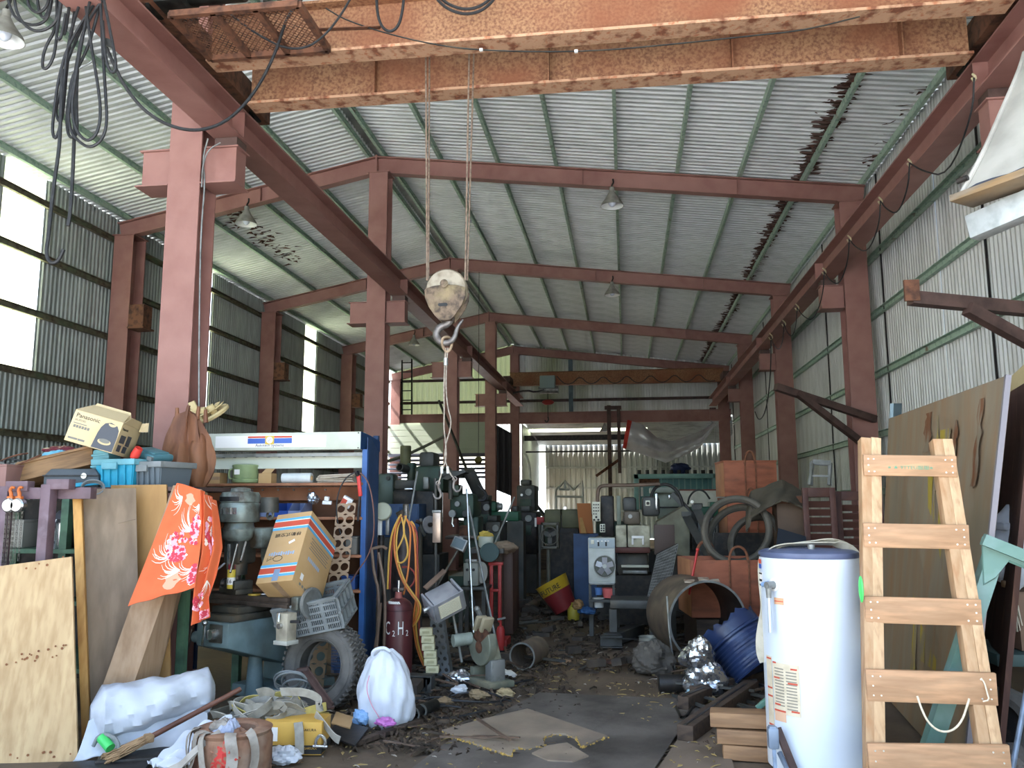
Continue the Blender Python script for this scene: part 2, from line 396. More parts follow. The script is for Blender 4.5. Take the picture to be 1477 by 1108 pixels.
# extension: back wall and low roof behind the opening
YB = 37.5
we = bpy.data.objects.new('wall_extension', None); COL.objects.link(we); MW[we] = Matrix.Identity(4); tag(we, kind='structure')
far_m = mat('far_wall_sheet', '#a9aba6', '#8c8e88', s=2, r=.5, c3='#7c7b72', s3=.8, st=(1, 1, .3))
x = XA+.6
while x < 4.4: vsheet(x, x+.9, 0, lambda q: 4.2, YB, far_m if x < -.4 else galv_dark, we, pitch=.225); x += .9
for z in (1.2, 2.2, 3.1): b = M().bar((XA+.6, YB-.06, z), (4.4, YB-.06, z), .05, .07); b.ob('girt', galv_dark, we)
fence_m = mat('white_fence_sheet', '#eceee9', '#d8dad4', s=2, r=.5)
fe = thing('site_fence', 'bright white corrugated fence outdoors, seen below the half open shutter', 'fence', (-6.8, 41, 0))
x = -12.5
while x < -3.2:
    o_ = vsheet(x, x+.9, -.02, lambda q: 3.4, 42, fence_m, None, 'fence_sheet', pitch=.3, amp=.04); o_.parent = fe; o_.matrix_parent_inverse = MW[fe].inverted(); x += .9
for i in range(9):                                                  # roof sheets of the lean-to; two are translucent
    z0, z1 = 4.66, 4.1; y0 = 31.3+i*.68
    pr = corr(3, .227, .02); x0, x1 = XA+.3, 4.4
    b = M(); k = len(pr); f_ = lambda yy: 4.66-(yy-31.3)*.09
    b.add([(x, y0+a, f_(y0+a)+h) for x in (x0, .9) for a, h in pr], [(q, q+1, k+q+1, k+q) for q in range(k-1)])
    b.ob('roof_sheet', skym if i == 3 else galv_dark, we, ang=20)
    b = M(); b.add([(x, y0+a, f_(y0+a)+h) for x in (.9, x1) for a, h in pr], [(q, q+1, k+q+1, k+q) for q in range(k-1)]); b.ob('roof_sheet', galv_dark, we, ang=20)
for x, z0 in ((4.4, 0), (XA+.3, 2.1)): M().box((x, 34.4, (4.5+z0)/2), (.04, 6.2, 4.5-z0)).ob('side_sheet', galv_dark, we)  # upper left sheet is added to block sun from the extension back wall
b = M().bar((XA+.3, 31.9, 4.0), (.95, 31.9, 4.0), .1, .2); b.ob('lintel', black_metal, we)
b = M().bar((XA+.3, 32.3, 3.5), (.95, 32.3, 3.5), .06, .06); b.ob('rail', black_metal, we)

# ---------------------------------------------------------------- steel frames
ORD = ['', 'nearest', 'second', 'third', 'fourth', 'last']
def rafter(i):
    y = F[i]
    t = thing('roof_rafter', 'red brown steel roof rafter, %s from the front, spanning from eave to ridge to eave' % ORD[i], 'rafter', (XA, y, ZA-.3), group='red brown roof rafters')
    hh = .15; w_, h_ = .16, .29
    M().ibeam((XA, y, ZA-hh), (XL, y, ZE-hh), w_, h_).ob('left_slope', steel_red, t, world=True)
    M().ibeam((XA, y, ZA-hh), (XR, y, ZE-hh), w_, h_).ob('right_slope', steel_red, t, world=True)
    b = M(); b.box((XA, y, ZA-.16), (.03, .18, .34)); b.ob('ridge_plate', steel_red, t, world=True)
    for x in (-6.2, -.6, 1.9): b = M(); b.box((x, y-.0, zroof(x)-.16), (.012, .15, .26)); b.ob('stiffener', steel_red, t, world=True)
def column(x, i, label, h, w=.32, d=.32, corb=(), z=None):
    y = F[i]
    t = thing('steel_column', label, 'column', (x, y, 0), group='red brown H section columns')
    M().ibeam((0, 0, 0), (0, 0, h), w, d, .02, .014, up=(0, 1, 0)).ob('shaft', steel_red, t)
    M().box((0, 0, .015), (w+.12, d+.12, .03)).ob('base_plate', steel_red, t)
    M().box((0, 0, h-.01), (w+.06, d+.04, .02)).ob('cap_plate', steel_red, t)
    for s_, L in corb:
        b = M(); zt = 4.86; x0, x1 = s_*w/2, s_*(w/2+L); yy = -.08
        b.box(((x0+x1)/2, 0, zt-.19), (abs(x1-x0), .2, .355)); b.box(((x0+x1)/2+s_*.012, 0, zt-.006), (abs(x1-x0)+.025, .25, .014)); b.box(((x0+x1)/2+s_*.015, -.02, zt-.372), (abs(x1-x0)+.03, .3, .014)); b.ob('corbel', steel_red, t)
        if s_*x < 0: M().box(((x0+x1)/2+s_*.05, 0, zt+.045), (.22, .2, .09)).ob('bearing_block', steel_dark, t)
    return t
for i in range(1, 6):
    rafter(i)
    column(-4.05, i, 'red brown interior column under the ridge, %s in the middle row' % ORD[i], zroof(-4.05)-.31 if i < 5 else zroof(-4.05)-.31, corb=((-1, .3), (1, .32)) if i < 5 else ())
    column(3.6, i, 'red brown column against the pale right wall, %s from the front' % ORD[i], zroof(3.6)-.31, .36, .34, corb=((-1, .33),))
    if i > 1: column(-8.62, i, 'red brown column against the left wall beside the glowing sheets, %s from the front' % ORD[i], zroof(-8.62)-.31, .36, .4)
    if i in (2, 3, 4):
        b = M(); b.box((0, 0, 0), (.28, .26, .42)); b.box((.02, 0, -.2), (.3, .34, .03))
        t = thing('wooden_corbel_box', 'brown boxed bracket on the left wall column, %s frame' % ORD[i], 'bracket', (-8.285, F[i]-.1, 4.72), group='boxed brackets on the left columns')
        b.ob('box', rust_brown, t)
# crane runway beams
def runway(x, nm, y0, y1):
    t = thing('runway_beam', nm, 'beam', (x, 12, 4.95))
    M().ibeam((x, y0, 5.12), (x, y1, 5.12), .27, .3, .018, .012).ob('beam', steel_red, t, world=True)
    M().box((x, (y0+y1)/2, 5.305), (.06, y1-y0, .07)).ob('crane_rail', steel_dark, t, world=True)
    for y in F[1:5]: M().box((x, y+.02, 5.12), (.26, .012, .27)).ob('splice_plate', steel_red, t, world=True)
    return t
runway(-3.69, 'long red brown crane runway beam on the left, on the corbels of the middle columns', 1.0, 29.6)
runway(3.17, 'long red brown crane runway beam on the right with cable ties along it', 1.0, 30.6)
# beam across the far end
t = thing('cross_beam', 'red brown steel beam across the whole far end below the gable', 'beam', (0, 31, 4.5))
M().ibeam((XL, 30.98, 4.68), (XR, 30.98, 4.68), .2, .42).ob('beam', steel_red, t, world=True)
# ---------------------------------------------------------------- overhead crane
cr = thing('overhead_crane', 'rusty orange twin girder overhead crane spanning the hall near the front', 'crane', (-.25, 6.7, 5.2))
zb = 5.2
for y, nm in ((6.28, 'girder'), (7.05, 'girder')):
    b = M(); x0, x1 = -3.42, 2.95; w = .2
    b.prof([(-.006, .02), (.006, .02), (.006, .44), (-.006, .44)], (x0, y, zb), (x1, y, zb)); g_ = b.ob(nm, rust, cr, world=True)
    for k, z in enumerate((zb, zb+.44)):
        M().box(((x0+x1)/2, y, z+.01), (x1-x0, w, .024)).ob('flange', rust_peel if k == 0 else rust, g_, world=True)
    for x in (-2.2, -.6, 1.0, 2.4): M().box((x, y-.05, zb+.23), (.012, .08, .41)).ob('stiffener', rust, g_, world=True) if y > 6.5 else None
for x in (-3.69, 3.17):
    b = M(); b.box((x, 6.66, 5.52), (.24, 2.3, .24)); e_ = b.ob('end_carriage', rust_brown, cr, world=True, bev=.01)
    for y in (5.75, 7.6): M().lathe([(.02, -.07), (.14, -.07), (.14, -.04), (.11, -.04), (.11, .04), (.14, .04), (.14, .07), (.02, .07)], (x, y, 5.482), (1, 0, 0), 20).ob('wheel', oily, e_, world=True)
b = M()                                                       # motor and gearbox on the left end
b.cyl((-3.35, 5.75, 5.55), (-2.9, 5.75, 5.55), .12, n=18); b.box((-3.45, 5.75, 5.53), (.22, .3, .3)); b.ob('drive_motor', oily, cr, world=True, bev=.006)
# access walkway of expanded metal beside the near girder
wk = M()
xa, xb, ya, yb, zz = -3.36, -2.34, 5.52, 6.16, 5.2
for p, q in (((xa, ya), (xb, ya)), ((xa, yb), (xb, yb)), ((xa, ya), (xa, yb)), ((xb, ya), (xb, yb)), ((xa+.34, ya), (xa+.34, yb)), ((xa+.68, ya), (xa+.68, yb))):
    wk.bar((*p, zz), (*q, zz), .045, .05)
wko = wk.ob('walkway', rust_brown, cr, world=True)
b = M(); n = 26
for i in range(n+14):
    for sg in (1, -1):
        x0 = xa-.6+i*.045 if sg > 0 else xa+i*.045
        p, q = Vector((x0, ya, zz+.02)), Vector((x0+sg*.55, yb, zz+.02))
        # clip to the frame
        def cl(p, q, X):
            t_ = (X-p.x)/(q.x-p.x); return p.lerp(q, min(1, max(0, t_)))
        a, c = (p, q) if p.x < q.x else (q, p)
        if c.x <= xa or a.x >= xb: continue
        if a.x < xa: a = cl(a, c, xa)
        if c.x > xb: c = cl(a, c, xb)
        if (c-a).length > .03: b.bar(a, c, .006, .004)
tag(b.ob('expanded_mesh', rust_brown, wko, world=True), kind='stuff')
M().bar((-2.33, 5.9, 5.22), (-1.9, 6.16, 5.36), .05, .006).ob('brace', rust_brown, cr, world=True)
cl_ = thing('conductor_cable', 'thin grey cable sagging along the face of the rusty crane girder', 'cable', (0, 6.1, 5.3))
M().tube([at(x, y, Y=6.1) for x, y in ((470, 12), (500, 30), (570, 52), (640, 67), (700, 73), (790, 75), (870, 73), (980, 63), (1080, 52), (1160, 44), (1240, 24))], .006, 6, smooth=2).ob('cable', oily, cl_, world=True)
for q in ((694, 72), (831, 74)): M().box(at(*q, Y=6.09), (.025, .02, .02)).ob('clamp', white_paint, cl_, world=True)

# ---------------------------------------------------------------- hook block on its ropes
YH = 6.68; o = at(645, 425, Y=YH)
hb = thing('hook_block', 'big round worn brown crane hook block hanging on four wire ropes', 'hook block', o)
def H(px, py, dy=0): return at(px, py, Y=YH+dy)
for (x0, x1, dy) in ((614, 616, -.03), (619.5, 618, .03), (677, 671, -.03), (684, 674, .03)):
    b = M(); b.cyl(H(x0, 60, dy), H(x1, 405, dy), .008, n=8); b.ob('wire_rope', ropem, hb, world=True)
px = YH/1208/.985
b = M()
b.lathe([(.03, -.05), (29*px, -.05), (31*px, -.035), (28*px, 0), (31*px, .035), (29*px, .05), (.03, .05)], H(645, 419), (0, 1, 0), 36); b.ob('sheave', mat('sheave', '#9c917e', '#796c5a', s=12, r=.5, m=.3), hb, world=True)
out = [(-31, 4), (-29, 7), (-18, 10), (0, 12), (18, 10), (29, 7), (31, 4), (30, -8), (24, -22), (15, -35), (8, -42), (-8, -42), (-15, -35), (-24, -22), (-30, -8)]
for dy in (-.085, .07):
    b = M(); b.plate([(a*px, c*px) for a, c in out], H(645, 425)+Vector((0, dy+(.015), 0)), (1, 0, 0), (0, 0, 1), .016); b.ob('cheek_plate', sheave_m, hb, bev=.004, world=True)
    b = M(); s_ = -1 if dy < 0 else 1; yy = dy+(-.003 if dy < 0 else .018)
    b.lathe([(0, 0), (.03, 0), (.034, -.012), (0, -.016)], H(644, 413)+Vector((0, yy, 0)), (0, s_*-1, 0), 18); b.ob('axle_cap', sheave_m, hb, world=True)
b = M(); b.plate([(math.cos(a)*.014+(.026 if math.cos(a) > 0 else -.026), math.sin(a)*.014) for a in [i*PI/6 for i in range(12)]], H(642, 443)+Vector((0, -.0875, 0)), (1, 0, 0), (0, 0, 1), .004); b.ob('slot', black, hb, world=True)
b = M(); b.box(H(645, 460), (.1, .15, .05)); b.ob('trunnion', sheave_m, hb, bev=.006, world=True)
hookm = mat('worn_steel_hook', '#7d7874', '#58504b', s=14, r=.45, m=.5, b=.06)
def hook(pts, r, root, m_, nm='hook', Y=YH):
    M().tube([at(x, y, Y=Y) for x, y in pts], r, 12, smooth=2).ob(nm, m_, root, world=True)
hook(((650, 453), (651, 461), (645, 468), (634, 472), (629, 480), (630, 488), (638, 495), (649, 494), (656, 487), (658, 478), (661, 470), (668, 461)), lambda t: .03*(1-.7*max(0, t-.5)/.5) if t > .2 else .024+.03*t, hb, hookm)
# wire rope sling hanging in the hook
sl = thing('wire_sling', 'two legged wire rope sling with small hooks hanging from the crane hook', 'sling', H(645, 495))
M().tube([H(640, 486, -.03), H(637, 492, -.03), H(639, 502), (H(645, 509)), H(651, 502), H(652, 492, .03), H(648, 486, .03)], .011, 10, closed=True, smooth=2).ob('link', mat('tan_link', '#a48e74', '#7d6650', s=14, r=.5), sl, world=True)
for pts in (((643, 502), (642, 520), (640, 560), (641, 595), (640, 615), (643, 640), (644, 662), (638, 678), (635, 690), (632, 699)), ((646, 502), (644, 525), (643, 560), (646, 590), (651, 605), (649, 622), (643, 640), (641, 662), (647, 678), (651, 686), (656, 692))):
    M().tube([H(*q) for q in pts], .006, 7, smooth=2).ob('rope_leg', mat('pale_rope', '#a99d8e', '#84786a', s=40, r=.5), sl, world=True)
b = M(); b.cyl(H(643, 517), H(643, 527), .02); b.ob('ferrule', chrome, sl, world=True)
for q in ((637, 677), (645.5, 677)): b = M(); b.cyl(H(q[0], 673), H(q[0]+.5, 683), .011); b.ob('ferrule', white_paint, sl, world=True)
for x, y in ((632, 700), (656, 694)):
    hk = M().tube([H(x+a, y+c) for a, c in ((0, -2), (1, 5), (4, 11), (4, 17), (0, 20), (-5, 18), (-7, 12))] if x < 640 else [H(x+a, y+c) for a, c in ((0, -2), (-2, 4), (-2, 11), (3, 16), (8, 13), (10, 6))], lambda t: .013-.007*t, 8, smooth=2).ob('hook', hookm, sl, world=True)
    M().lathe([(.013, -.005), (.02, -.005), (.02, .005), (.013, .005)], H(x, y-3), (0, 1, 0), 14, closed=True).ob('eye', hookm, hk, world=True)

# ---------------------------------------------------------------- black cables in the top left corner
YC = 5.0
cb = thing('cable_bundle', 'bundle of black cables hanging in long loops from the left crane beam', 'cables', at(140, 10, Y=YC))
def C_(q, dy=0): return at(q[0], q[1], Y=YC+dy)
loops = [[(150, -15), (100, 60), (85, 110), (78, 160), (75, 190), (80, 203), (88, 180), (92, 120), (100, 50), (120, -10)],
         [(140, -10), (95, 90), (88, 130), (82, 150), (80, 165), (88, 180), (92, 150), (97, 90), (110, 0)],
         [(155, -10), (120, 40), (110, 95), (98, 165), (102, 190), (112, 203), (128, 214), (146, 205), (155, 180), (152, 130), (148, 70), (145, 0)],
         [(130, 0), (118, 60), (108, 120), (103, 160), (110, 190), (125, 205), (140, 195), (146, 165), (141, 120), (132, 70), (124, 10)],
         [(145, 5), (130, 60), (116, 92), (104, 110), (98, 150), (96, 180), (100, 200), (112, 195), (110, 150), (112, 90)],
         [(10, -10), (14, 10), (25, 30), (50, 38), (70, 28), (76, -10)], [(20, -10), (24, 20), (40, 42), (62, 46), (84, 30), (90, -10)], [(38, -10), (42, 12), (55, 20), (68, 10), (72, -10)],
         [(53, -10), (56, 15), (62, 28), (70, 18), (72, -10)], [(82, -10), (82, 40), (64, 70), (60, 98), (68, 100), (78, 82), (82, 50), (88, -10)],
         [(148, -10), (158, 40), (166, 80), (168, 102), (160, 106), (152, 85), (148, 30)], [(90, 100), (88, 150), (86, 210), (80, 250), (75, 290), (70, 340), (66, 366), (72, 380), (84, 378), (92, 360)],
         [(112, 90), (109, 150), (106, 220), (104, 270), (101, 310), (98, 326)], [(102, -10), (96, 40), (92, 50)], [(90, -10), (85, 30), (80, 55), (88, 58), (95, 20)]]
for k, L_ in enumerate(loops):
    M().tube([C_(q, .05*math.sin(k*1.7)) for q in L_], .0105 if k not in (11, 12) else .0125, 7, smooth=2).ob('cable', black, cb, world=True)
M().tube([C_(q) for q in ((100, 104), (108, 102), (118, 97), (128, 92), (133, 88))], .006, 6, smooth=1).ob('binding', grey_metal, cb, world=True)
M().box(C_((157, 62)), (.05, .03, .05), (.3, .2, .4)).ob('clamp', oily, cb, world=True)
fc = thing('festoon_cable', 'long thick black cable drooping from the cable bundle across to the crane', 'cable', at(270, 188, Y=5.3))
M().tube([at(x, y, Y=5.05+.9*i/13) for i, (x, y) in enumerate(((150, 60), (165, 95), (180, 125), (203, 155), (230, 175), (262, 187), (292, 188), (322, 178), (350, 155), (376, 120), (398, 75), (412, 30), (425, 8), (440, -6)))], .012, 8, smooth=2).ob('cable', black, fc, world=True)
fc = thing('cable_loop', 'narrow black cable loop hanging over the girder above the hook ropes', 'cable', at(563, 45, Y=6.1))
M().tube([at(x, y, Y=6.1) for x, y in ((543, -12), (544, 20), (551, 40), (563, 47), (575, 38), (581, 15), (583, -12))], .012, 8, smooth=2).ob('cable', black, fc, world=True)
fc = thing('cable_loop', 'wide double black cable loop hanging at the top edge of the girder', 'cable', at(670, 18, Y=6.1))
for d in (0, 7): M().tube([at(x, y+d, Y=6.1-d*.004) for x, y in ((625, -14), (640, 2), (655, 10), (672, 14), (692, 10), (708, -2), (716, -14))], .012, 8, smooth=2).ob('cable', black, fc, world=True)
fc = thing('cable_loop', 'black cable sagging below the mesh walkway of the crane', 'cable', at(420, 70, Y=5.9))
M().tube([at(x, y, Y=5.85) for x, y in ((318, 6), (340, 28), (375, 52), (410, 70), (440, 70), (465, 55), (490, 25), (510, -10))], .009, 7, smooth=2).ob('cable', black, fc, world=True)
# cable ties along the right crane beam
rc = thing('tied_cable', 'dark cable looping between pale ties along the right crane beam', 'cable', at(1270, 290, X=3.0))
ties = [(1405, 112), (1312, 235), (1270, 290), (1225, 345), (1189, 392), (1150, 444), (1131, 467), (1112, 486)]
tie_m = mat('pale_tie', '#c9bd9a', r=.6)
for q in ties: M().tube([at(q[0]+a, q[1]+c, X=3.0) for a, c in ((-2, -5), (3, 0), (0, 5), (-3, 1))], .011, 6, smooth=1).ob('tie', tie_m, rc, world=True)
for (a, c), (d, e) in zip(ties, ties[1:]):
    L_ = [(a, c), (a-2, c+(e-c)*.25+22), (a*.6+d*.4, e+20), (d+(a-d)*.2, e+12), (d, e)]
    M().tube([at(x, y, X=3.0-.02) for x, y in L_], .008, 6, smooth=2).ob('cable', black, rc, world=True)
M().tube([at(x, y, X=3.0) for x, y in ((1112, 488), (1112, 530), (1108, 575), (1102, 600), (1094, 607), (1089, 594))], .012, 6, smooth=2).ob('cable', black, rc, world=True)

# ---------------------------------------------------------------- high bay lamps
lamp_g = mat('grey_lamp_shade', '#9b9a92', '#85847c', s=10, r=.45, m=.3)
lamp_in = mat('lamp_reflector', '#f2f2ee', r=.3, m=.2); bulb_m = mat('pearl_bulb', '#dfe6f2', r=.2)
def lamp(px_, py_, Y, label, s_=1, tilt=0):
    p = at(px_, py_, Y=Y)
    t = thing('high_bay_lamp', label, 'lamp', p, (0, tilt, 0), 'grey high bay lamps')
    b = M(); b.lathe([(.05*s_, .22*s_), (.075*s_, .17*s_), (.1*s_, .13*s_), (.17*s_, .03*s_), (.19*s_, -.02*s_), (.185*s_, -.02*s_), (.16*s_, .03*s_), (.09*s_, .12*s_), (.06*s_, .16*s_), (0, .165*s_)], n=28); b.k = 0; sh = b.ob('shade', lamp_g, t)
    M().lathe([(.182*s_, -.018*s_), (.158*s_, .03*s_), (.09*s_, .115*s_), (.03*s_, .15*s_)], n=28).ob('reflector', lamp_in, sh)
    M().cyl((0, 0, .2*s_), (0, 0, .3*s_), .045*s_, .04*s_).ob('socket', lamp_g, t)
    M().ball((0, 0, .06*s_), (.065*s_, .065*s_, .09*s_), 14, 10).ob('bulb', bulb_m, t)
    M().tube([(0, 0, .3*s_), (0, 0, .34*s_), (.03, 0, .38*s_), (.02, .02, .45*s_)], .014, 8, smooth=1).ob('hanger', oily, t)
    return t
lamp(883, 296, 13.2, 'grey high bay lamp nearest in the right half, hung under the second rafter')
lamp(355, 322, 13.2, 'grey high bay lamp under the second rafter on the left slope')
lamp(883, 425, 19.25, 'grey high bay lamp under the third rafter, right half')
lamp(597, 497, 25.1, 'small distant lamp hanging under the left slope near the ladder')
lamp(872, 622, 31.6, 'small pale lamp beside the dark post at the far opening')
lamp(6, 55, 7.1, 'grey lamp cut off by the top left corner of the picture')

# ---------------------------------------------------------------- upper right: rack with folded tarpaulin
rk = thing('overhead_rack', 'galvanised box beam of a rack jutting in at the upper right edge', 'rack', (2.9, 4.8, 0))
pA, pB = at(1402, 330, Y=5.6), at(1560, 262, Y=5.1)
M().bar(pA, pB, .12, .16).ob('box_beam', mat('galvanised_beam', '#c3c9c9', '#aab1b1', s=12, r=.4, m=.4), rk, world=True, bev=.006)
M().bar((pB.x+.02, pB.y, 0), (pB.x+.02, pB.y, pB.z+.1), .1, .1).ob('post', grey_metal, rk, world=True)
wd = thing('rack_plank', 'weathered grey brown plank lying on the galvanised beam at the upper right', 'plank', at(1390, 290, Y=5.5))
M().bar(at(1386, 291, Y=5.55), at(1580, 222, Y=4.9), .24, .045).ob('plank', mat('grey_plank', '#8b7d6b', '#6d6050', s=5, r=.8, st=(1, 1, 6), c3='#98794f', s3=2), wd, world=True, bev=.004)
tp = thing('folded_tarpaulin', 'pale grey tarpaulin draped in a slope above the plank at the upper right', 'tarpaulin', at(1440, 200, Y=5.2))
q00, q10, q01, q11 = at(1389, 278, Y=5.5), at(1580, 196, Y=4.8), at(1478, 78, Y=5.9), at(1600, -40, Y=5.4)
def tarp_fn(u, v):
    p = q00*(1-u)*(1-v)+q10*u*(1-v)+q01*(1-u)*v+q11*u*v
    return p+Vector((0, -.02*math.sin(v*9+u*3)-.12*math.sin(PI*v), .015*math.sin(u*11)))
tarp_grey = mat('grey_tarpaulin', '#b0aea6', '#9d9b93', s=4, r=.6, b=.05)
M().grid(tarp_fn, 14, 14, .012).ob('sheet', tarp_grey, tp, world=True)
M().tube([tarp_fn(0, j/12)+Vector((-.01, -.01, 0)) for j in range(13)], .016, 8).ob('hem', tarp_grey, tp, world=True)
M().tube([tarp_fn(i/8, 0)+Vector((0, 0, -.015)) for i in range(9)], .02, 8).ob('hem', mat('dark_hem', '#3c4250', r=.6), tp, world=True)
M().cyl(at(1381, 262, Y=5.5), at(1396, 256, Y=5.45), .018).ob('buckle', black_metal, tp, world=True); M().cyl(at(1383, 289, Y=5.5), at(1392, 281, Y=5.5), .02).ob('buckle', black_metal, tp, world=True)

# jib brackets on the right columns
def jib(lab, a, c, d, e, up):
    t = thing('jib_bracket', lab, 'bracket', a)
    M().bar(a, c, .1, .1).ob('arm', steel_dark, t, world=True); M().bar(d, e, .09, .09).ob('brace', steel_dark, t, world=True)
    if up: M().bar(*up, .11, .03).ob('upright', rust_brown, t, world=True)
jib('dark steel jib bracket jutting in at the right edge above the boards', at(1540, 452, Y=7.0), at(1313, 430, Y=6.7), at(1395, 445, Y=6.75), at(1540, 525, Y=7.0), (at(1316, 434, Y=6.66), at(1314, 404, Y=6.66)))
jib('dark steel jib bracket on the second right column', at(1262, 605, Y=13.1), at(1119, 558, Y=12.4), at(1150, 567, Y=12.5), at(1258, 650, Y=13.1), None)

# ---------------------------------------------------------------- far end: shutter, curtain, small crane, tarp
sh = thing('shutter_door', 'pale green white roller door half raised at the far left opening', 'door', at(565, 655, Y=30.8))
zt, zl = at(600, 612, Y=30.8).z, at(600, 655, Y=30.8).z; x0, x1 = at(560, 640, Y=30.8).x, at(701, 640, Y=30.8).x
glowp = skylight_mat(); glowp.name = 'pale_translucent_panel'; glowp.node_tree.nodes['Translucent BSDF'].inputs[0].default_value = (.42, .46, .36, 1); glowp.node_tree.nodes['Diffuse BSDF'].inputs[0].default_value = (.7, .76, .62, 1); glowp.node_tree.nodes['Mix Shader'].inputs[0].default_value = .6
cream_green = mat('pale_green_panel', '#e3ecd6', '#d4dec6', s=3, r=.5)
M().box(((x0+x1)/2, 30.83, (zl+zt)/2), (x1-x0, .01, zt-zl+.1)).ob('backing', glowp, sh, world=True)
for i in range(5): M().box(((x0+x1)/2, 30.8, zl+(zt-zl)*(i+.5)/5), (x1-x0, .03, (zt-zl)/5-.015)).ob('panel', glowp, sh, world=True)
slatm = mat('grey_slat', '#565863', r=.5)
for i in range(6):
    z = zl-.08-i*.16; M().box(((x0+x1)/2, 30.8, z), (x1-x0, .03, .085), (.5, 0, 0)).ob('slat', slatm, sh, world=True)
M().box(((x0+x1)/2, 30.78, zl-.02), (x1-x0, .08, .06)).ob('bottom_rail', slatm, sh, world=True)
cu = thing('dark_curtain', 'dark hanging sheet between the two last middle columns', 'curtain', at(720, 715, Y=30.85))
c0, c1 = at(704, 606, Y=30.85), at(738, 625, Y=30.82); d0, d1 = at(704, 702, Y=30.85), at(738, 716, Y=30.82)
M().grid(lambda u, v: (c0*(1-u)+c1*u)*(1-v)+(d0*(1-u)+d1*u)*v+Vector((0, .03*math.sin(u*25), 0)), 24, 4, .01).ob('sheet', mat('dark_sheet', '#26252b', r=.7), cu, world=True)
for i in range(6): M().tube([Vector(((c0.x*(5-i)+c1.x*i)/5, 30.9, 4.5)), c0*(1-i/5)+c1*i/5], .012, 6).ob('ring', grey_metal, cu, world=True)
# small second crane
YK = 27.0
sc = thing('small_crane', 'distant red brown single girder crane with grey hoist box under the gable', 'crane', at(890, 565, Y=YK))
ga, gb = at(742, 556, Y=YK), at(1036, 556, Y=YK); ga.z = gb.z = 5.36+.2; ga.x = -3.69; gb.x = 3.17
M().ibeam(ga, gb, .2, .44).ob('girder', rust, sc, world=True)
for x in (ga.x, gb.x): M().box((x, YK, 5.46), (.22, 1.6, .2)).ob('end_carriage', steel_dark, sc, world=True)
hx = at(790, 553, Y=YK-.2)
M().box(hx+Vector((0, 0, .03)), (.5, .3, .42)).ob('hoist_motor', mat('grey_green_hoist', '#7d9190', r=.5), sc, bev=.03, world=True)
M().cyl(hx+Vector((-.3, 0, -.22)), hx+Vector((.35, 0, -.22)), .12).ob('rope_drum', grey_metal, sc, world=True)
M().cyl(hx+Vector((0, 0, -.3)), hx+Vector((0, 0, -1.1)), .012).ob('hoist_chain', oily, sc, world=True)
M().ball(hx+Vector((0, 0, -.62)), (.2, .1, .09)).ob('hook_block', mat('red_hoist', '#8d2b26', r=.5), sc, world=True)
M().tube([hx+Vector((a, 0, c)) for a, c in ((0, -1.1), (.02, -1.2), (-.05, -1.28), (-.1, -1.2))], .02, 6, smooth=1).ob('hook', oily, sc, world=True)
pts = []
for k in range(7):
    xx = hx.x+.3+k*.75; pts += [Vector((xx, YK-.25, 5.6)), Vector((xx+.25, YK-.25, 5.32)), Vector((xx+.5, YK-.25, 5.34))]
M().tube(pts, .014, 6, smooth=2).ob('festoon', black, sc, world=True)
pts = [at(x, y, Y=YK-.3) for x, y in ((740, 567), (760, 563), (772, 566), (785, 562))]
M().tube(pts, .03, 6, smooth=1).ob('cable', black, sc, world=True)
# post and hanging tarp in the far right opening
pt = thing('door_post', 'dark steel door post with a foot bracket in the far opening', 'post', at(885, 740, Y=30.6))
p0 = at(878, 585, Y=30.7); M().bar((p0.x, 30.7, 0), (p0.x, 30.7, p0.z), .14, .14).ob('post', steel_dark, pt, world=True)
p1 = at(892, 588, Y=30.7); M().bar((p1.x, 30.7, 2.6), (p1.x, 30.7, p1.z), .12, .12).ob('post', steel_dark, pt, world=True)
M().box((p0.x+.15, 30.7, p1.z), (.6, .18, .12)).ob('cap', steel_dark, pt, world=True)
M().bar((p0.x-.5, 30.6, 2.5), (p1.x, 30.7, 3.1), .1, .1).ob('bracket', rust_brown, pt, world=True)
tk = [at(910, 605, Y=30.4), at(1031, 618, Y=30.4)]
ht = thing('hanging_tarp', 'silver grey tarpaulin slung in a sagging fold with a red edge at the far opening', 'tarpaulin', at(965, 665, Y=30.4))
def topc(u):
    P_ = [(905, 606), (926, 612), (948, 632), (968, 637), (990, 630), (1012, 622), (1030, 610)]; k = min(int(u*6), 5); f_ = u*6-k
    return at(P_[k][0]*(1-f_)+P_[k+1][0]*f_, P_[k][1]*(1-f_)+P_[k+1][1]*f_, Y=30.3)
def botc(u):
    P_ = [(898, 646), (915, 652), (940, 660), (960, 668), (985, 658), (1010, 645), (1031, 615)]; k = min(int(u*6), 5); f_ = u*6-k
    return at(P_[k][0]*(1-f_)+P_[k+1][0]*f_, P_[k][1]*(1-f_)+P_[k+1][1]*f_, Y=30.0)
def tfn(u, v):
    p = topc(u)*(1-v)+botc(u)*v; return p+Vector((0, -.35*math.sin(PI*v)+.05*math.sin(v*14+u*6)+.03*math.sin(u*30-v*8), .0))
silver = mat('silver_tarp', '#d6d7dd', '#c0c1c9', s=3, r=.35, m=.3)
M().grid(lambda u, v: tfn(u*.96+.04, v), 40, 16, .01).ob('sheet', silver, ht, world=True)
M().grid(lambda u, v: tfn(u*.05, v)+Vector((0, -.05, 0)), 4, 10, .01).ob('red_edge', mat('red_fabric', '#c4392f', r=.6), ht, world=True)
for u_ in (.02, .98): q = topc(u_); M().tube([q, Vector((q.x, 30.9, 4.5))], .012, 6).ob('tie', grey_metal, ht, world=True)
M().tube([at(1031, 612, Y=30.3), at(1031, 660, Y=30.3), at(1034, 735, Y=30.3)], .012, 6).ob('rope', grey_metal, ht, world=True)
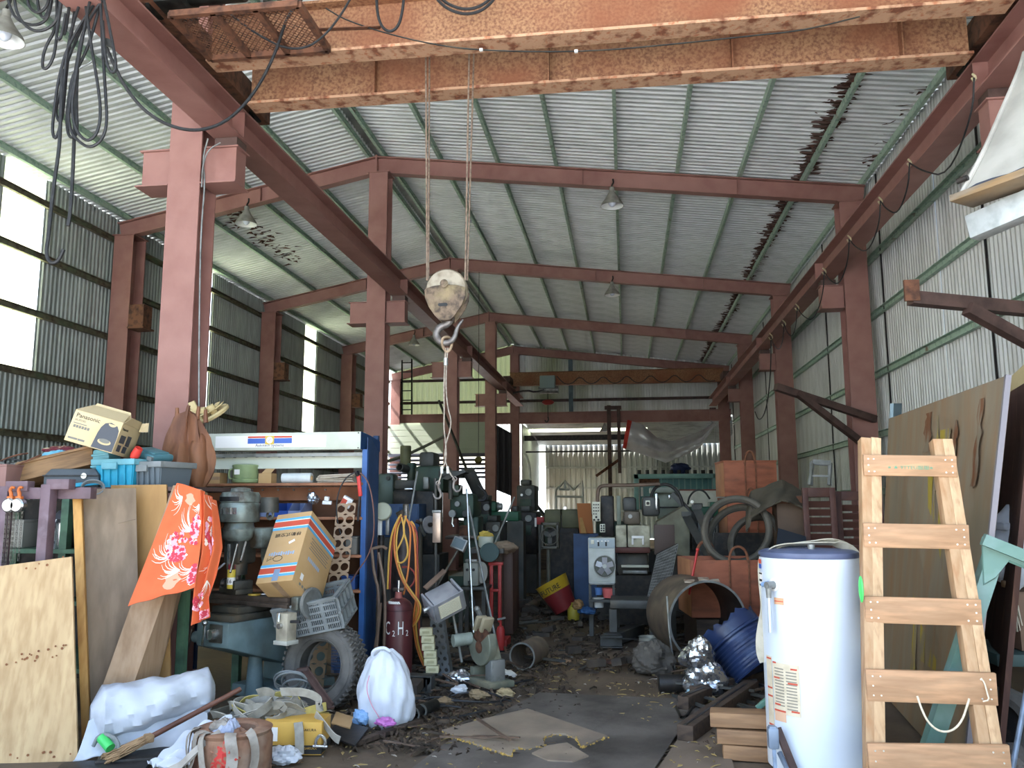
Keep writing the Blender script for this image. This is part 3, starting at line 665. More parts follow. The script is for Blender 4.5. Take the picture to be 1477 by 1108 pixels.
# ladder rungs on the far left wall
ld = thing('fixed_ladder', 'thin dark fixed ladder far off beside the greenish gable wall', 'ladder', at(588, 598, Y=29.5))
l0, l1, r0, r1 = (at(580, 490, Y=29.5), at(580, 598, Y=29.5), at(594, 500, Y=29.5), at(594, 598, Y=29.5))
for p, q in ((l0, l1), (r0, r1)): M().bar(p, q, .05).ob('stile', oily, ld, world=True)
for i in range(8):
    f_ = (i+.5)/8; M().bar(l0.lerp(l1, f_), Vector((r0.x, r0.y, l0.lerp(l1, f_).z)), .035).ob('rung', oily, ld, world=True)
# leaning pole and wires near the third middle column
t = thing('curved_pipe', 'long pale pipe curving up towards the third middle column', 'pipe', at(545, 668, Y=15.5))
M().tube([at(x, y, Y=16+i*.8) for i, (x, y) in enumerate(((545, 669), (575, 661), (600, 650), (625, 638), (643, 628)))], .035, 8, smooth=2).ob('pipe', mat('pale_pipe', '#8d8f80', r=.6), t, world=True)
t = thing('slanted_bar', 'dark steel bar leaning down to the right from the third column', 'bar', at(675, 692, Y=17))
M().tube([at(633, 578, Y=18.9), at(655, 632, Y=18.6), at(690, 720, Y=18)], .03, 8).ob('bar', oily, t, world=True)
# ================================================================ left foreground
def slab(self, pts, t):
    P = [Vector(p) for p in pts]; n = (P[1]-P[0]).cross(P[2]-P[0]).normalized()*t; k = len(P)
    return self.add(P+[p+n for p in P], [tuple(range(k))[::-1], tuple(range(k, 2*k))]+[(i, (i+1) % k, k+(i+1) % k, k+i) for i in range(k)])
M.slab = slab
FRONT = basis((1, 0, 0), (0, -1, 0)); SIDE = basis((0, 1, 0), (1, 0, 0)); TOPF = basis((1, 0, 0), (0, 0, 1))
ply = mat('pale_plywood', '#c3a67c', '#b0926a', s=2.5, t=.5, w=.2, r=.7, st=(6, 6, .8), c3='#a5855c', s3=5, t3=.64)
ply_grey = mat('grey_brown_plywood', '#8f7c67', '#7d6b57', s=3, w=.2, r=.8, st=(5, 5, .8), c3='#6b5a49', s3=2, t3=.65)
ply_yel = mat('yellow_plywood', '#a9824f', '#987243', s=3, w=.2, r=.7, st=(5, 5, .8))
pine = mat('pine_timber', '#c99a58', '#b78546', s=4, w=.2, r=.65, st=(8, 8, 1), c3='#9a6834', s3=3, t3=.68)
plank_m = mat('brown_plank', '#a98d70', '#987a5c', s=3, w=.2, r=.7, st=(9, 9, 1), c3='#86694c', s3=2, t3=.66)
card = mat('cardboard', '#bd9b6e', '#b3905f', s=3, r=.8)
card_pale = mat('pale_cardboard', '#cdb88f', '#c2ac82', s=3, r=.75)
ink = mat('black_print', '#2b2a28', r=.7); ink_grey = mat('grey_print', '#77756c', r=.7); white_print = mat('white_print', '#ebe9e4', r=.6)
blue_print = mat('blue_print', '#5aa6d0', r=.6); red_print = mat('red_print', '#c5513c', r=.6)

# plywood sheets
t = thing('plywood_sheet', 'pale nail stained plywood sheet standing at the left edge in front', 'board', at(50, 1100, Y=4.85))
c4 = [at(-70, 1108, Y=4.72), at(112, 1098, Y=4.88), at(103, 803, Y=5.05), at(-70, 826, Y=4.9)]
M().slab(c4, -.02).ob('sheet', ply, t, world=True)
nm_ = mat('rust_stain_spot', '#8a5a38', '#6a4028', s=30, r=.8)
nn = (c4[1]-c4[0]).cross(c4[2]-c4[0]).normalized()
for fv in (.035, .5, .53, .97):
    for i in range(10):
        u = rnd(.42, .98); p = (c4[0]*(1-u)+c4[1]*u)*(1-fv)+(c4[3]*(1-u)+c4[2]*u)*fv
        if fv > .9 and i > 5: continue
        p = p+Vector((0, 0, rnd(-.02, .02)+(u-.7)*.1*(fv > .1)))
        q = p+nn*.0008; M().cyl(q, q+nn*.0012, rnd(.005, .009), n=8).ob('nail_stain', nm_, t, world=True)
t = thing('plywood_sheet', 'grey brown plywood sheet with a pine batten along its left edge', 'board', at(150, 1060, Y=5.3))
M().slab([at(126, 1062, Y=5.3), at(203, 1050, Y=5.45), at(196, 704, Y=5.75), at(115, 706, Y=5.55)], -.018).ob('sheet', ply_grey, t, world=True)
M().slab([at(118, 1075, Y=5.2), at(130, 1072, Y=5.22), at(117, 706, Y=5.48), at(104, 707, Y=5.46)], -.06).ob('batten', pine, t, world=True, bev=.003)
a, b_ = at(120, 767, Y=5.6), at(196, 749, Y=5.66); M().bar(a, b_, .006, .003).ob('crack', ply_grey, t, world=True)
t = thing('plywood_sheet', 'yellowish plywood sheet standing behind the grey brown one', 'board', at(210, 1000, Y=5.9))
M().slab([at(170, 1030, Y=5.6), at(246, 1022, Y=5.62), at(240, 699, Y=5.86), at(160, 700, Y=5.84)], -.018).ob('sheet', ply_yel, t, world=True)
# leaning boxed plank under the cloth
t = thing('boxed_plank', 'brown boxed plank leaning back under the orange cloth', 'plank', at(170, 995, Y=5.3))
B0, B1, B2 = at(143, 1003, Y=5.22), at(193, 986, Y=5.3), at(229, 978, Y=5.55)
T0, T1, T2 = at(250, 700, Y=5.72), at(291, 706, Y=5.78), at(300, 712, Y=6.0)
M().slab([B0, B1, T1, T0], -.02).ob('front_board', plank_m, t, world=True); M().slab([B1, B2, T2, T1], -.02).ob('side_board', plank_m, t, world=True)
# orange flowered cloth
orange = mat('orange_fabric', '#d8663a', '#cf5c31', s=4, r=.75)
pinkp, whitep, redp, palep = mat('pink_petal', '#eaa9b8', r=.8), mat('cream_petal', '#f3e2cf', r=.8), mat('crimson_petal', '#c8404f', r=.8), mat('salmon_petal', '#f0a183', r=.8)
cl = thing('flowered_cloth', 'orange cloth printed with pink and cream flowers draped over the leaning plank', 'cloth', at(240, 870, Y=5.4))
def mainf(u, v):
    a = at(257-70*v, 697+177*v-2*math.sin(PI*u), Y=5.66-.36*v); c = at(294-13*v+4*math.sin(v*PI), 708+146*v+6*math.sin(v*5), Y=5.70-.3*v)
    p = a*(1-u)+c*u; return p+Vector((.003*math.sin(u*9), -.02-.016*math.sin(u*8+v*2.5)*u*(.4+v), .004*math.sin(u*14)*v))
def lobef(u, v):
    ax = [(292, 707), (292, 750), (290, 800), (280, 845), (281, 880), (279, 902)]; cx = [(314, 722), (318, 755), (321, 790), (312, 830), (302, 862), (306, 889)]
    k = min(int(v*5), 4); f_ = v*5-k
    a = [ax[k][i]*(1-f_)+ax[k+1][i]*f_ for i in (0, 1)]; c = [cx[k][i]*(1-f_)+cx[k+1][i]*f_ for i in (0, 1)]
    p = at(a[0], a[1], Y=5.66-.3*v)*(1-u)+at(c[0], c[1], Y=5.78-.36*v)*u
    return p+Vector((0, -.03+.03*math.sin(u*13+v*3), 0))
M().grid(mainf, 30, 30, -.004).ob('front_panel', orange, cl, world=True); M().grid(lobef, 26, 40, -.004).ob('hanging_fold', orange, cl, world=True)
def decal(fn, polys, m_, nm='flower_print', lift=.0035):
    b = M()
    for P in polys:
        V = []
        for u, v in P:
            u, v = min(max(u, .01), .99), min(max(v, .01), .99)
            p = fn(u, v); e = 1e-3; n = (fn(u+e, v)-p).cross(fn(u, v+e)-p).normalized()
            if n.y > 0: n = -n
            V.append(p+n*lift)
        c = sum(V, Vector())/len(V); k = len(V)
        b.add(V+[c], [(i, (i+1) % k, k) for i in range(k)])
    o_ = b.ob(nm, m_, cl, world=True, weld=False); tag(o_, kind='stuff'); return o_
def disc(u, v, r, n=7, asp=1.0, a=0): return [(u+r*(1+.25*math.cos(5*(2*PI*i/n)))*math.cos(2*PI*i/n+a), v+r*asp*math.sin(2*PI*i/n+a)) for i in range(n)]
def strokes(u, v, a0, a1, n, L, w=.012, asp=.55):
    o = []
    for i in range(n):
        a = a0+(a1-a0)*i/max(1, n-1)+rnd(-.08, .08); l = L*rnd(.7, 1.1); P = []; Q = []
        for k in range(6):
            f_ = k/5; aa = a+.5*f_*f_; x, y = u+math.cos(aa)*l*f_, v+math.sin(aa)*l*f_*asp; ww = w*(1-f_*.75)
            P.append((x-math.sin(aa)*ww, y+math.cos(aa)*ww*asp)); Q.append((x+math.sin(aa)*ww, y-math.cos(aa)*ww*asp))
        for k in range(5): o.append([P[k], P[k+1], Q[k+1], Q[k]])
    return o
white_, pink_, crim_, salm_ = [], [], [], []
for fn, cl_list, st in ((mainf, [(.5, .5, .2, .15), (.86, .36, .1, .16), (.6, .62, .16, .06), (.95, .85, .07, .1)], [(.5, .62, 2.6, 3.9, 11, .42), (.8, .36, 2.7, 3.9, 10, .42), (.35, .1, 1.5, 3.2, 7, .3), (.72, .78, 2.4, 3.6, 8, .4), (.95, .8, 1.8, 3.4, 7, .3), (.9, .12, 1.2, 2.4, 5, .2)]),
                        (lobef, [(.55, .3, .2, .14), (.45, .78, .28, .09), (.7, .95, .2, .04)], [(.6, .42, 1.0, 2.2, 6, .35), (.6, .12, 3.6, 5.4, 7, .4), (.75, .62, .8, 2.0, 5, .3)])):
    W_, P_, C_l, S_ = [], [], [], []
    for u, v, ru, rv in cl_list:
        for i in range(70):
            a, r = rnd(0, 6.28), math.sqrt(random.random()); x, y = u+ru*r*math.cos(a), v+rv*r*math.sin(a)
            (W_, P_, C_l, P_)[i % 4].append(disc(x, y, rnd(.024, .04), 10, .55, a))
    for s_ in st: W_ += strokes(*s_)
    if fn is mainf: S_ = [disc(.62, .87, .13, 14, .7), disc(.6, .1, .14, 12, .35)]
    for L_, m_, lf in ((S_, palep, .003), (W_, whitep, .0036), (P_, pinkp, .0042), (C_l, redp, .0048)):
        if L_: decal(fn, L_, m_, lift=lf)

# ---------------------------------------------------------------- blue rack with header sign
YR = 7.12
xl, xr = at(264, 640, Y=YR).x, at(522, 640, Y=YR).x
zh0, zh1 = at(390, 650, Y=YR).z, at(390, 625, Y=YR).z
blue = mat('blue_enamel', '#2f5b96', '#274c80', s=5, r=.45, b=.03); blue_d = mat('dark_blue_enamel', '#223f66', '#1b3354', s=5, r=.5)
offw = mat('off_white_enamel', '#c2c6b6', '#b5b9a8', s=4, r=.5)
rack = thing('display_rack', 'tall blue display rack with an off white header sign, full of parts', 'rack', ((xl+xr)/2, YR+.2, 0))
def R_(b, nm, m_, **k): return b.ob(nm, m_, rack, world=True, **k)
hd = R_(M().box(((xl+xr)/2-.0, YR+.04, (zh0+zh1)/2), (xr-xl, .16, zh1-zh0)), 'header', offw, bev=.004)
M().box(((xl+xr)/2+.01, YR-.042, (zh0+zh1)/2), (1.03, .004, .105)).ob('sign_panel', white_print, hd, world=True)
sx, sz = at(392, 640, Y=YR).x, (zh0+zh1)/2
M().box((sx, YR-.0455, sz+.04), (.41, .003, .016)).ob('red_stripe', red_print, hd, world=True)
M().box((sx, YR-.0455, sz+.005), (.41, .003, .045)).ob('blue_stripe', mat('royal_blue_print', '#3b5fae', r=.5), hd, world=True)
M().box((sx, YR-.0475, sz+.012), (.082, .003, .075)).ob('badge_plate', mat('gold_print', '#d3b348', r=.5), hd, world=True)
M().cyl((sx, YR-.049, sz+.012), (sx, YR-.052, sz+.012), .03, n=20).ob('badge', white_print, hd, world=True)
M().bar((sx-.012, YR-.053, sz+.0), (sx+.014, YR-.053, sz+.026), .005, .003).ob('badge_needle', mat('grey_badge', '#7c879a', r=.5), hd, world=True)
text('Autotech Systems', .036, ink, hd, tuple(MW[hd].inverted() @ Vector((sx, YR-.046, sz-.034))), FRONT, name='sign_lettering')
for x in (xl+.02, xr-.02):
    for z in (zh0+.012, zh1-.012): M().cyl((x, YR-.04, z), (x, YR-.045, z), .006, n=8).ob('screw', black_metal, hd, world=True)
for x, s_ in ((xl+.03, 1), (xr+.03, -1)):
    R_(M().box((x, YR+.02, zh0/2), (.045, .05, zh0)), 'post', blue); R_(M().box((x, YR+.33, zh1/2), (.045, .05, zh1-.02)), 'post', blue_d)
    R_(M().box((x+.018*(1 if s_ < 0 else -1), YR+.17, zh1/2-.02), (.006, .32, zh1-.06)), 'side_panel', blue_d)
R_(M().slab([(xr+.005, YR-.04, zh0), (xr+.005, YR-.04, zh1), (xr+.06, YR+.05, zh1-.03), (xr+.06, YR+.35, zh1-.06), (xr+.06, YR+.35, zh0)], .01), 'header_cheek', blue_d)
pale_g = mat('pale_green_bar', '#c4c9b8', r=.5)
zb1, zb0 = at(400, 659, Y=YR+.1).z, at(400, 676, Y=YR+.1).z
R_(M().box(((xl+xr)/2+.04, YR+.12, (zb0+zb1)/2), (xr-xl-.1, .04, zb1-zb0)), 'cross_panel', pale_g)
R_(M().box(((xl+xr)/2+.03, YR+.06, at(400, 656, Y=YR).z), (xr-xl-.06, .03, .03)), 'light_rail', grey_metal)
for i in range(12):
    x = xl+.14+i*.106; R_(M().box((x, YR+.09, zb1+.005), (.016, .03, .024)), 'hook_clip', grey_metal)
brown_shelf = mat('brown_shelf', '#9c6a4c', '#85583d', s=6, r=.7)
zs = [at(400, y, Y=YR).z for y in (697, 746, 800, 850)]
for z in zs: R_(M().box(((xl+xr)/2+.03, YR+.16, z-.012), (xr-xl-.02, .34, .024)), 'shelf', brown_shelf, bev=.003)
R_(M().box(((xl+xr)/2+.03, YR+.36, 1.0), (xr-xl, .012, 1.25)), 'back_panel', mat('brown_back_panel', '#6f4c36', '#5d3e2c', s=4, r=.8))
R_(M().box(((xl+xr)/2+.03, YR+.3, zs[0]-.09), (xr-xl-.1, .01, .12)), 'drop_panel', brown_shelf)
for i in range(8): R_(M().cyl((xl+.2+i*.15, YR+.29, zs[0]-.055), (xl+.2+i*.15, YR+.27, zs[0]-.055), .008, n=8), 'peg', grey_metal)

# goods on the top shelf
z0 = zs[0]+.001
def on(px_, Y=YR+.14): return at(px_, 690, Y=Y).x
green_pot = mat('olive_green_enamel', '#93a578', '#84966b', s=6, r=.4)
t = thing('green_motor_housing', 'round olive green motor housing on the top rack shelf', 'motor', (on(357), YR+.1, z0))
M().lathe([(0, 0), (.1, 0), (.115, .01), (.118, .03), (.108, .04), (.112, .05), (.112, .14), (.118, .15), (.118, .165), (.1, .17), (0, .172)], n=28).ob('body', green_pot, t)
M().tube([(-.11, -.03, .13), (-.145, -.03, .12), (-.145, -.03, .05), (-.11, -.03, .04)], .008, smooth=1).ob('handle', green_pot, t)
M().box((-.03, -.113, .1), (.05, .004, .045)).ob('label_plate', white_print, t)
t = thing('small_carton', 'small open cardboard carton between green housing and plastic roll', 'box', (on(386), YR+.14, z0))
M().box((0, 0, .045), (.12, .12, .09)).ob('body', card, t); M().slab([(-.03, -.06, .09), (.06, -.06, .09), (.085, -.03, .135), (.0, -.03, .135)], .003).ob('flap', card, t)
t = thing('brown_carton', 'plain brown carton at the left end of the top rack shelf', 'box', (on(300), YR+.2, z0)); M().box((0, 0, .05), (.24, .14, .1)).ob('body', card, t); M().box((0, -.0712, .05), (.24, .001, .03)).ob('tape', plank_m, t)
t = thing('plastic_film_roll', 'milky roll of plastic film lying on the top rack shelf', 'roll', (on(430), YR+.12, z0+.045))
M().lathe([(.022, 0), (.044, 0), (.046, .005), (.046, .265), (.044, .27), (.022, .27), (.022, 0)], (-.135, 0, 0), (1, 0, 0), 24).ob('film', mat('milky_film', '#d5dad8', '#c2c8c6', s=6, r=.25), t)
M().lathe([(.018, 0), (.022, 0), (.022, .28), (.018, .28)], (-.14, 0, 0), (1, 0, 0), 16, closed=True).ob('core', card, t)
sticks = mat('pale_sticks', '#b9ad9a', '#9d907c', s=12, r=.7)
t = thing('stick_bundle', 'bundle of pale thin sticks lying at the right end of the top rack shelf', 'sticks', (on(485), YR+.12, z0))
for i in range(14):
    y, z = rnd(-.05, .05), .01+rnd(0, .075); b = M(); b.bar((-.16+rnd(-.02, .02), y+rnd(-.03, .03), z*.6+rnd(0, .02)), (.17+rnd(-.03, .02), y, z), .009); b.ob('stick', sticks, t)
# blue parts bins on the second shelf
bin_m = [mat('grey_blue_bin', '#7f8cae', '#6f7ca0', s=6, r=.5), mat('bright_blue_bin', '#2b4f9c', r=.45)]
def bin_(x, m_, lab):
    t = thing('parts_bin', lab, 'bin', (x, YR+.13, zs[1]+.001), group='parts bins on the second shelf')
    M().box((0, 0, .006), (.118, .26, .008)).ob('floor_panel', m_, t)
    for s_ in (-1, 1): M().slab([(s_*.058, -.13, .002), (s_*.058, .13, .002), (s_*.058, .13, .12), (s_*.058, -.04, .12), (s_*.058, -.13, .05)], .003).ob('side', m_, t)
    M().box((0, -.13, .028), (.118, .005, .052)).ob('front', m_, t); M().box((0, .13, .06), (.118, .005, .12)).ob('back', m_, t); return t
labs = ['grey blue parts bin, first from the left on the second shelf', 'grey blue parts bin, second from the left on the second shelf', 'bright blue parts bin under the crumpled foil', 'grey blue parts bin right of the bright blue one']
for i in range(4): bin_(on(378)+i*.125, bin_m[i == 2], labs[i])
def crumple(c, r, m_, root, nm='body', seed=1, amp=.35, sub=1, flat=.0):
    rg = random.Random(seed); vs = [Vector((rg.gauss(0, 1), rg.gauss(0, 1), rg.gauss(0, 1))).normalized() for _ in range(26)]; am = [rg.uniform(-1, 1) for _ in vs]
    def fn(d):
        k = 1
        for v_, a in zip(vs, am): k += amp*a*max(0, (d.dot(v_)-.75))*2
        return k*(1+.06*math.sin(9*d.x+7*d.z))*(1 if abs(d.z) > .995 else 1+rg.uniform(-.09, .09)/sub**.7)
    return M().ball(c, r, 24*sub, 15*sub, fn).ob(nm, m_, root, ang=14 if sub == 1 else 30)
foil = mat('crumpled_foil', '#d2d4d6', '#8f9296', s=9, r=.22, m=.85, b=.6, bs=16)
t = thing('foil_lump', 'crumpled silver foil lump on the blue parts bins', 'foil', (on(452, YR+.08), YR+.08, zs[1]+.12)); crumple((0, 0, .035), (.055, .05, .05), foil, t, 'foil', 3, .5)
t = thing('white_packet', 'small white packet on the right blue bins', 'packet', (on(473, YR+.08), YR+.08, zs[1]+.11)); M().box((0, 0, .015), (.08, .05, .03), (.1, .05, .2)).ob('body', white_print, t, bev=.004); M().box((0, -.01, .05), (.04, .03, .035), (.2, .2, 0)).ob('lid', white_print, t, bev=.003)
t = thing('red_white_packet', 'red and white packet at the right end of the second shelf', 'packet', (on(501, YR+.07), YR+.07, zs[1]+.1)); M().box((0, 0, .03), (.09, .04, .09), (.2, .5, .2)).ob('body', white_print, t, bev=.003); M().box((-.02, -.022, .03), (.045, .006, .06), (.2, .5, .2)).ob('red_panel', red_print, t)
# holed strip leaning on the rack
strip_m = mat('brown_holed_plate', '#9c8266', '#87705a', s=8, r=.6)
def holed(name, lab, p, q, wdir, w, n, r, m_, thick=.006):
    """flat strip with round holes in two staggered rows: strip built from ring cells"""
    p, q, wv = Vector(p), Vector(q), Vector(wdir).normalized(); d = (q-p); L = d.length; d.normalize(); nv = wv.cross(d).normalized()
    t = thing(name, lab, 'plate', p); b = M(); h = L/n
    for i in range(n):
        for s_ in (-1, 1):
            c = p+d*(h*(i+.5+(.0)))+wv*(s_*w/4); K = 16; inn, outr = [], []
            for k in range(K):
                a = 2*PI*k/K; ca, sa = math.cos(a), math.sin(a); inn.append(c+wv*(r*ca)+d*(r*sa)); f_ = 1/max(abs(ca)/(w/4), abs(sa)/(h/2)); outr.append(c+wv*(ca*f_)+d*(sa*f_))
            V = [v+nv*e for e in (0, thick) for v in inn+outr]
            for k in range(K):
                j = (k+1) % K; b.f += [tuple(len(b.v)+x for x in f_) for f_ in ((k, K+k, K+j, j), (2*K+k, 2*K+j, 3*K+j, 3*K+k), (k, j, 2*K+j, 2*K+k), (K+k, 3*K+k, 3*K+j, K+j))]; b.mi += [0]*4
            b.v += [tuple(v) for v in V]
    b.ob('plate', m_, t, world=True, weld=True); return t
holed('holed_strip', 'brown metal strip full of round holes leaning upright on the rack', at(483, 880, Y=6.8), at(500, 726, Y=7.03), (1, .25, .05), .16, 9, .032, strip_m)
# red handled tool and cables on the right post
t = thing('red_handled_tool', 'red handled tool hanging on the right post of the blue rack', 'tool', at(519, 700, Y=7.05))
M().bar(at(517, 686, Y=7.05), at(520, 716, Y=7.05), .032, .026).ob('handle', mat('red_plastic', '#c8322c', r=.4), t, world=True, bev=.006); M().bar(at(514, 680, Y=7.06), at(517, 688, Y=7.05), .03).ob('jaw', black_metal, t, world=True, bev=.004); M().bar(at(519, 716, Y=7.05), at(516, 752, Y=7.06), .014).ob('shank', black_metal, t, world=True)
t = thing('hanging_wire', 'brown black wire looping down the right post of the blue rack', 'wire', at(540, 760, Y=7.0))
M().tube([at(x, y, Y=6.98) for x, y in ((514, 680), (497, 690), (486, 715), (485, 745), (492, 775), (503, 800))], .006, 6, smooth=2).ob('wire', black, t, world=True)
M().tube([at(x, y, Y=6.98) for x, y in ((520, 682), (532, 695), (539, 730), (540, 770), (533, 800), (515, 825), (506, 840))], .006, 6, smooth=2).ob('wire', mat('brown_wire', '#6e4c40', r=.5), t, world=True)
# lower shelves: dim boxes of stock
stock = [mat('dusty_blue', '#2f4f88', r=.6), mat('dusty_green', '#3f6b58', r=.6), mat('dusty_grey', '#6d6a62', r=.7), card]
for k, (x, z, w, h, mi, lab) in enumerate(((278, 3, .2, .12, 0, 'blue plastic box low on the left side of the rack'), (283, 2, .22, .1, 1, 'green plastic box low in the rack behind the mill'), (515, 2, .1, .14, 2, 'grey tin on the third rack shelf by the right post'), (512, 3, .12, .1, 0, 'blue tin on the lowest rack shelf by the right post'))):
    t = thing('stock_box', lab, 'box', (on(x), YR+.12, zs[z]+.001)); M().box((0, 0, h/2), (w, .2, h)).ob('body', stock[mi], t, bev=.006); M().box((0, 0, h+.006), (w+.01, .21, .014)).ob('lid', stock[mi], t, bev=.004)

# ---------------------------------------------------------------- milling machine
mg = mat('blue_grey_machine', '#6d8184', '#5c7073', s=4, r=.5, b=.05, c3='#47504e', s3=2.5, t3=.64)
mg_d = mat('dark_machine', '#4c4b45', '#36352f', s=7, r=.5, m=.4, b=.12, c3='#6a5c48', s3=4, t3=.66)
mg_l = mat('grey_green_head', '#8b968e', '#6a7169', s=6, r=.4, m=.3, b=.1, c3='#463a2c', s3=7, t3=.54)
iron = mat('oily_iron', '#5b5048', '#3f3833', s=8, r=.4, m=.6, b=.08)
a0 = math.radians(-22); ml = thing('milling_machine', 'oily grey green milling machine with knee and cross table in front of the blue rack', 'machine', (-2.74, 6.85, 0), (0, 0, a0))
def L_(px_, py_, Y): return MW[ml].inverted() @ at(px_, py_, Y=Y)
b = M(); b.box((0, -.1, .05), (.56, .6, .1)); b.ob('base', mg, ml, bev=.02)
b = M(); b.box((0, .02, .66), (.36, .4, 1.12), taper=(.85, .8)); b.ob('column', mg, ml, bev=.03)
b = M(); b.box((.19, -.12, .5), (.03, .1, .95)); b.ob('way_rail', mat('pale_machine', '#8fa3a4', r=.4), ml, bev=.004)
b = M(); K0 = [(-.18, .32), (.2, .32), (.2, .62), (-.18, .62)]
b.add([(x, y, z) for y, zz in ((-.86, .46), (-.18, .24)) for x, z in ((-.17, zz), (.17, zz), (.17, .64), (-.17, .64))], [(0, 1, 2, 3), (7, 6, 5, 4), (0, 4, 5, 1), (1, 5, 6, 2), (2, 6, 7, 3), (3, 7, 4, 0)])
kn = b.ob('knee', mg, ml, bev=.015)
M().box((.05, -.866, .56), (.13, .012, .13)).ob('crank_plate', mg_d, kn, bev=.003)
M().cyl((.05, -.872, .56), (.05, -.93, .56), .042, .036, 18).ob('crank_boss', chrome, kn)
M().bar((.02, -.945, .63), (.0, -.945, .48), .022, .012).ob('crank_arm', chrome, kn, bev=.004); M().ball((.025, -.95, .645), .022).ob('crank_knob', chrome, kn)
M().cyl((-.17, -.74, .5), (-.3, -.76, .5), .05, .042, 16).ob('side_boss', mg, kn); M().bar((-.3, -.78, .56), (-.36, -.78, .4), .025, .016).ob('side_crank', iron, kn, bev=.004)
M().cyl((.03, -.45, 0), (.03, -.45, .34), .075, .05, 18).ob('knee_screw', mg, ml)
b = M(); b.box((0, -.5, .665), (.34, .66, .05)); b.box((.0, -.5, .715), (.28, .5, .05)); b.ob('saddle', mg_d, ml, bev=.008)
b = M(); tz = .74
b.prof([(-.11, 0), (.11, 0), (.11, .03), (.1, .03), (.1, .042), (.11, .042), (.11, .075), (.06, .075), (.06, .06), (.04, .06), (.04, .075), (.01, .075), (.01, .06), (-.01, .06), (-.01, .075), (-.04, .075), (-.04, .06), (-.06, .06), (-.06, .075), (-.11, .075)], (-.42, -.52, tz), (.52, -.52, tz)); b.ob('table', iron, ml, bev=.002)
# end bracket with feed gear box at the right end of the table
g_ = M().box((.56, -.5, .775), (.07, .2, .1)).ob('table_bracket', mg_l, ml, bev=.012)
M().lathe([(.0, 0), (.03, 0), (.03, .02), (.1, .02), (.115, .03), (.115, .045), (.1, .05), (.085, .04), (.0, .04)], (.6, -.5, .775), (1, 0, 0), 28).ob('handwheel', grey_metal, ml)
fb_ = M().box((.55, -.66, .62), (.11, .1, .2)).ob('feed_box', mat('worn_pale_box', '#b3ab97', '#8f8878', s=8, r=.5, m=.2), ml, bev=.008)
M().box((.55, -.66, .51), (.135, .12, .03)).ob('feed_box_foot', mat('worn_pale_box2', '#a9a99f', r=.5), fb_, bev=.004); M().cyl((.545, -.71, .63), (.545, -.735, .63), .02, n=14).ob('knob', chrome, fb_); M().bar((.53, -.715, .72), (.545, -.735, .66), .012).ob('lever', chrome, fb_, bev=.003); M().bar((.61, -.68, .66), (.7, -.68, .665), .02).ob('grip', black, fb_, bev=.005)
# head
hx, hy = -.1, -.55
M().cyl((hx, hy, .96), (hx, hy, 1.22), .075, .085, 20).ob('quill_housing', mg_d, ml)
M().box((hx-.01, hy-.075, 1.1), (.03, .03, .2)).ob('quill_scale', chrome, ml, bev=.004)
M().cyl((hx, hy, .86), (hx, hy, .99), .026, .034, 16).ob('spindle', iron, ml)
M().box((hx, hy+.02, 1.14), (.17, .2, .2)).ob('head_casting', mg_d, ml, bev=.03)
M().lathe([(0, 1.22), (.1, 1.22), (.125, 1.25), (.13, 1.31), (.115, 1.33), (.11, 1.36), (.15, 1.37), (.155, 1.4), (.155, 1.5), (.145, 1.52), (.155, 1.525), (.155, 1.57), (.14, 1.6), (.08, 1.605), (.075, 1.63), (.03, 1.64), (0, 1.64)], (hx, hy, 0), n=32).ob('belt_housing', mg_l, ml)
b = M(); b.lathe([(.158, 1.43), (.158, 1.48)], (hx, hy, 0), n=12, a0=-2.6, a1=-.9); b.ob('name_band', chrome, ml); b = M(); b.lathe([(.158, 1.53), (.158, 1.565)], (hx, hy, 0), n=12, a0=-2.7, a1=-.8); b.ob('dark_band', black_metal, ml)
M().cyl((hx+.2, hy+.12, 1.44), (hx+.2, hy+.12, 1.56), .075, .07, 20).ob('motor', mg_d, ml)
b = M(); b.box((.0, -.16, 1.24), (.22, .7, .16)); b.ob('ram', mg_l, ml, bev=.02)
b = M(); b.lathe([(0, 0), (.15, 0), (.17, .02), (.17, .1), (.15, .12), (0, .12)], (.1, -.36, 1.12), (0, 1, 0), 28); b.ob('swivel_flange', mg_l, ml)
M().lathe([(.012, -.008), (.022, 0), (.012, .008)], (.1, -.42, 1.4), (0, 1, 0), 16).ob('eye_bolt_root', mg_d, ml); M().tube([(.1+.032*math.cos(a), -.42, 1.42+.032*math.sin(a)) for a in [i*PI/8 for i in range(16)]], .01, 8, closed=True).ob('eye_bolt', mg_l, ml)
for p, q in (((.03, -.68, 1.2), (.1, -.8, 1.0)), ((.1, -.66, 1.22), (.16, -.76, 1.08)), ((hx-.07, hy-.06, 1.05), (hx-.14, hy-.14, .96))): M().tube([p, q], .009, 8).ob('lever', chrome, ml)
b = M(); b.box((.06, -.1, .93), (.3, .4, .3)); b.ob('turret', mg, ml, bev=.03)
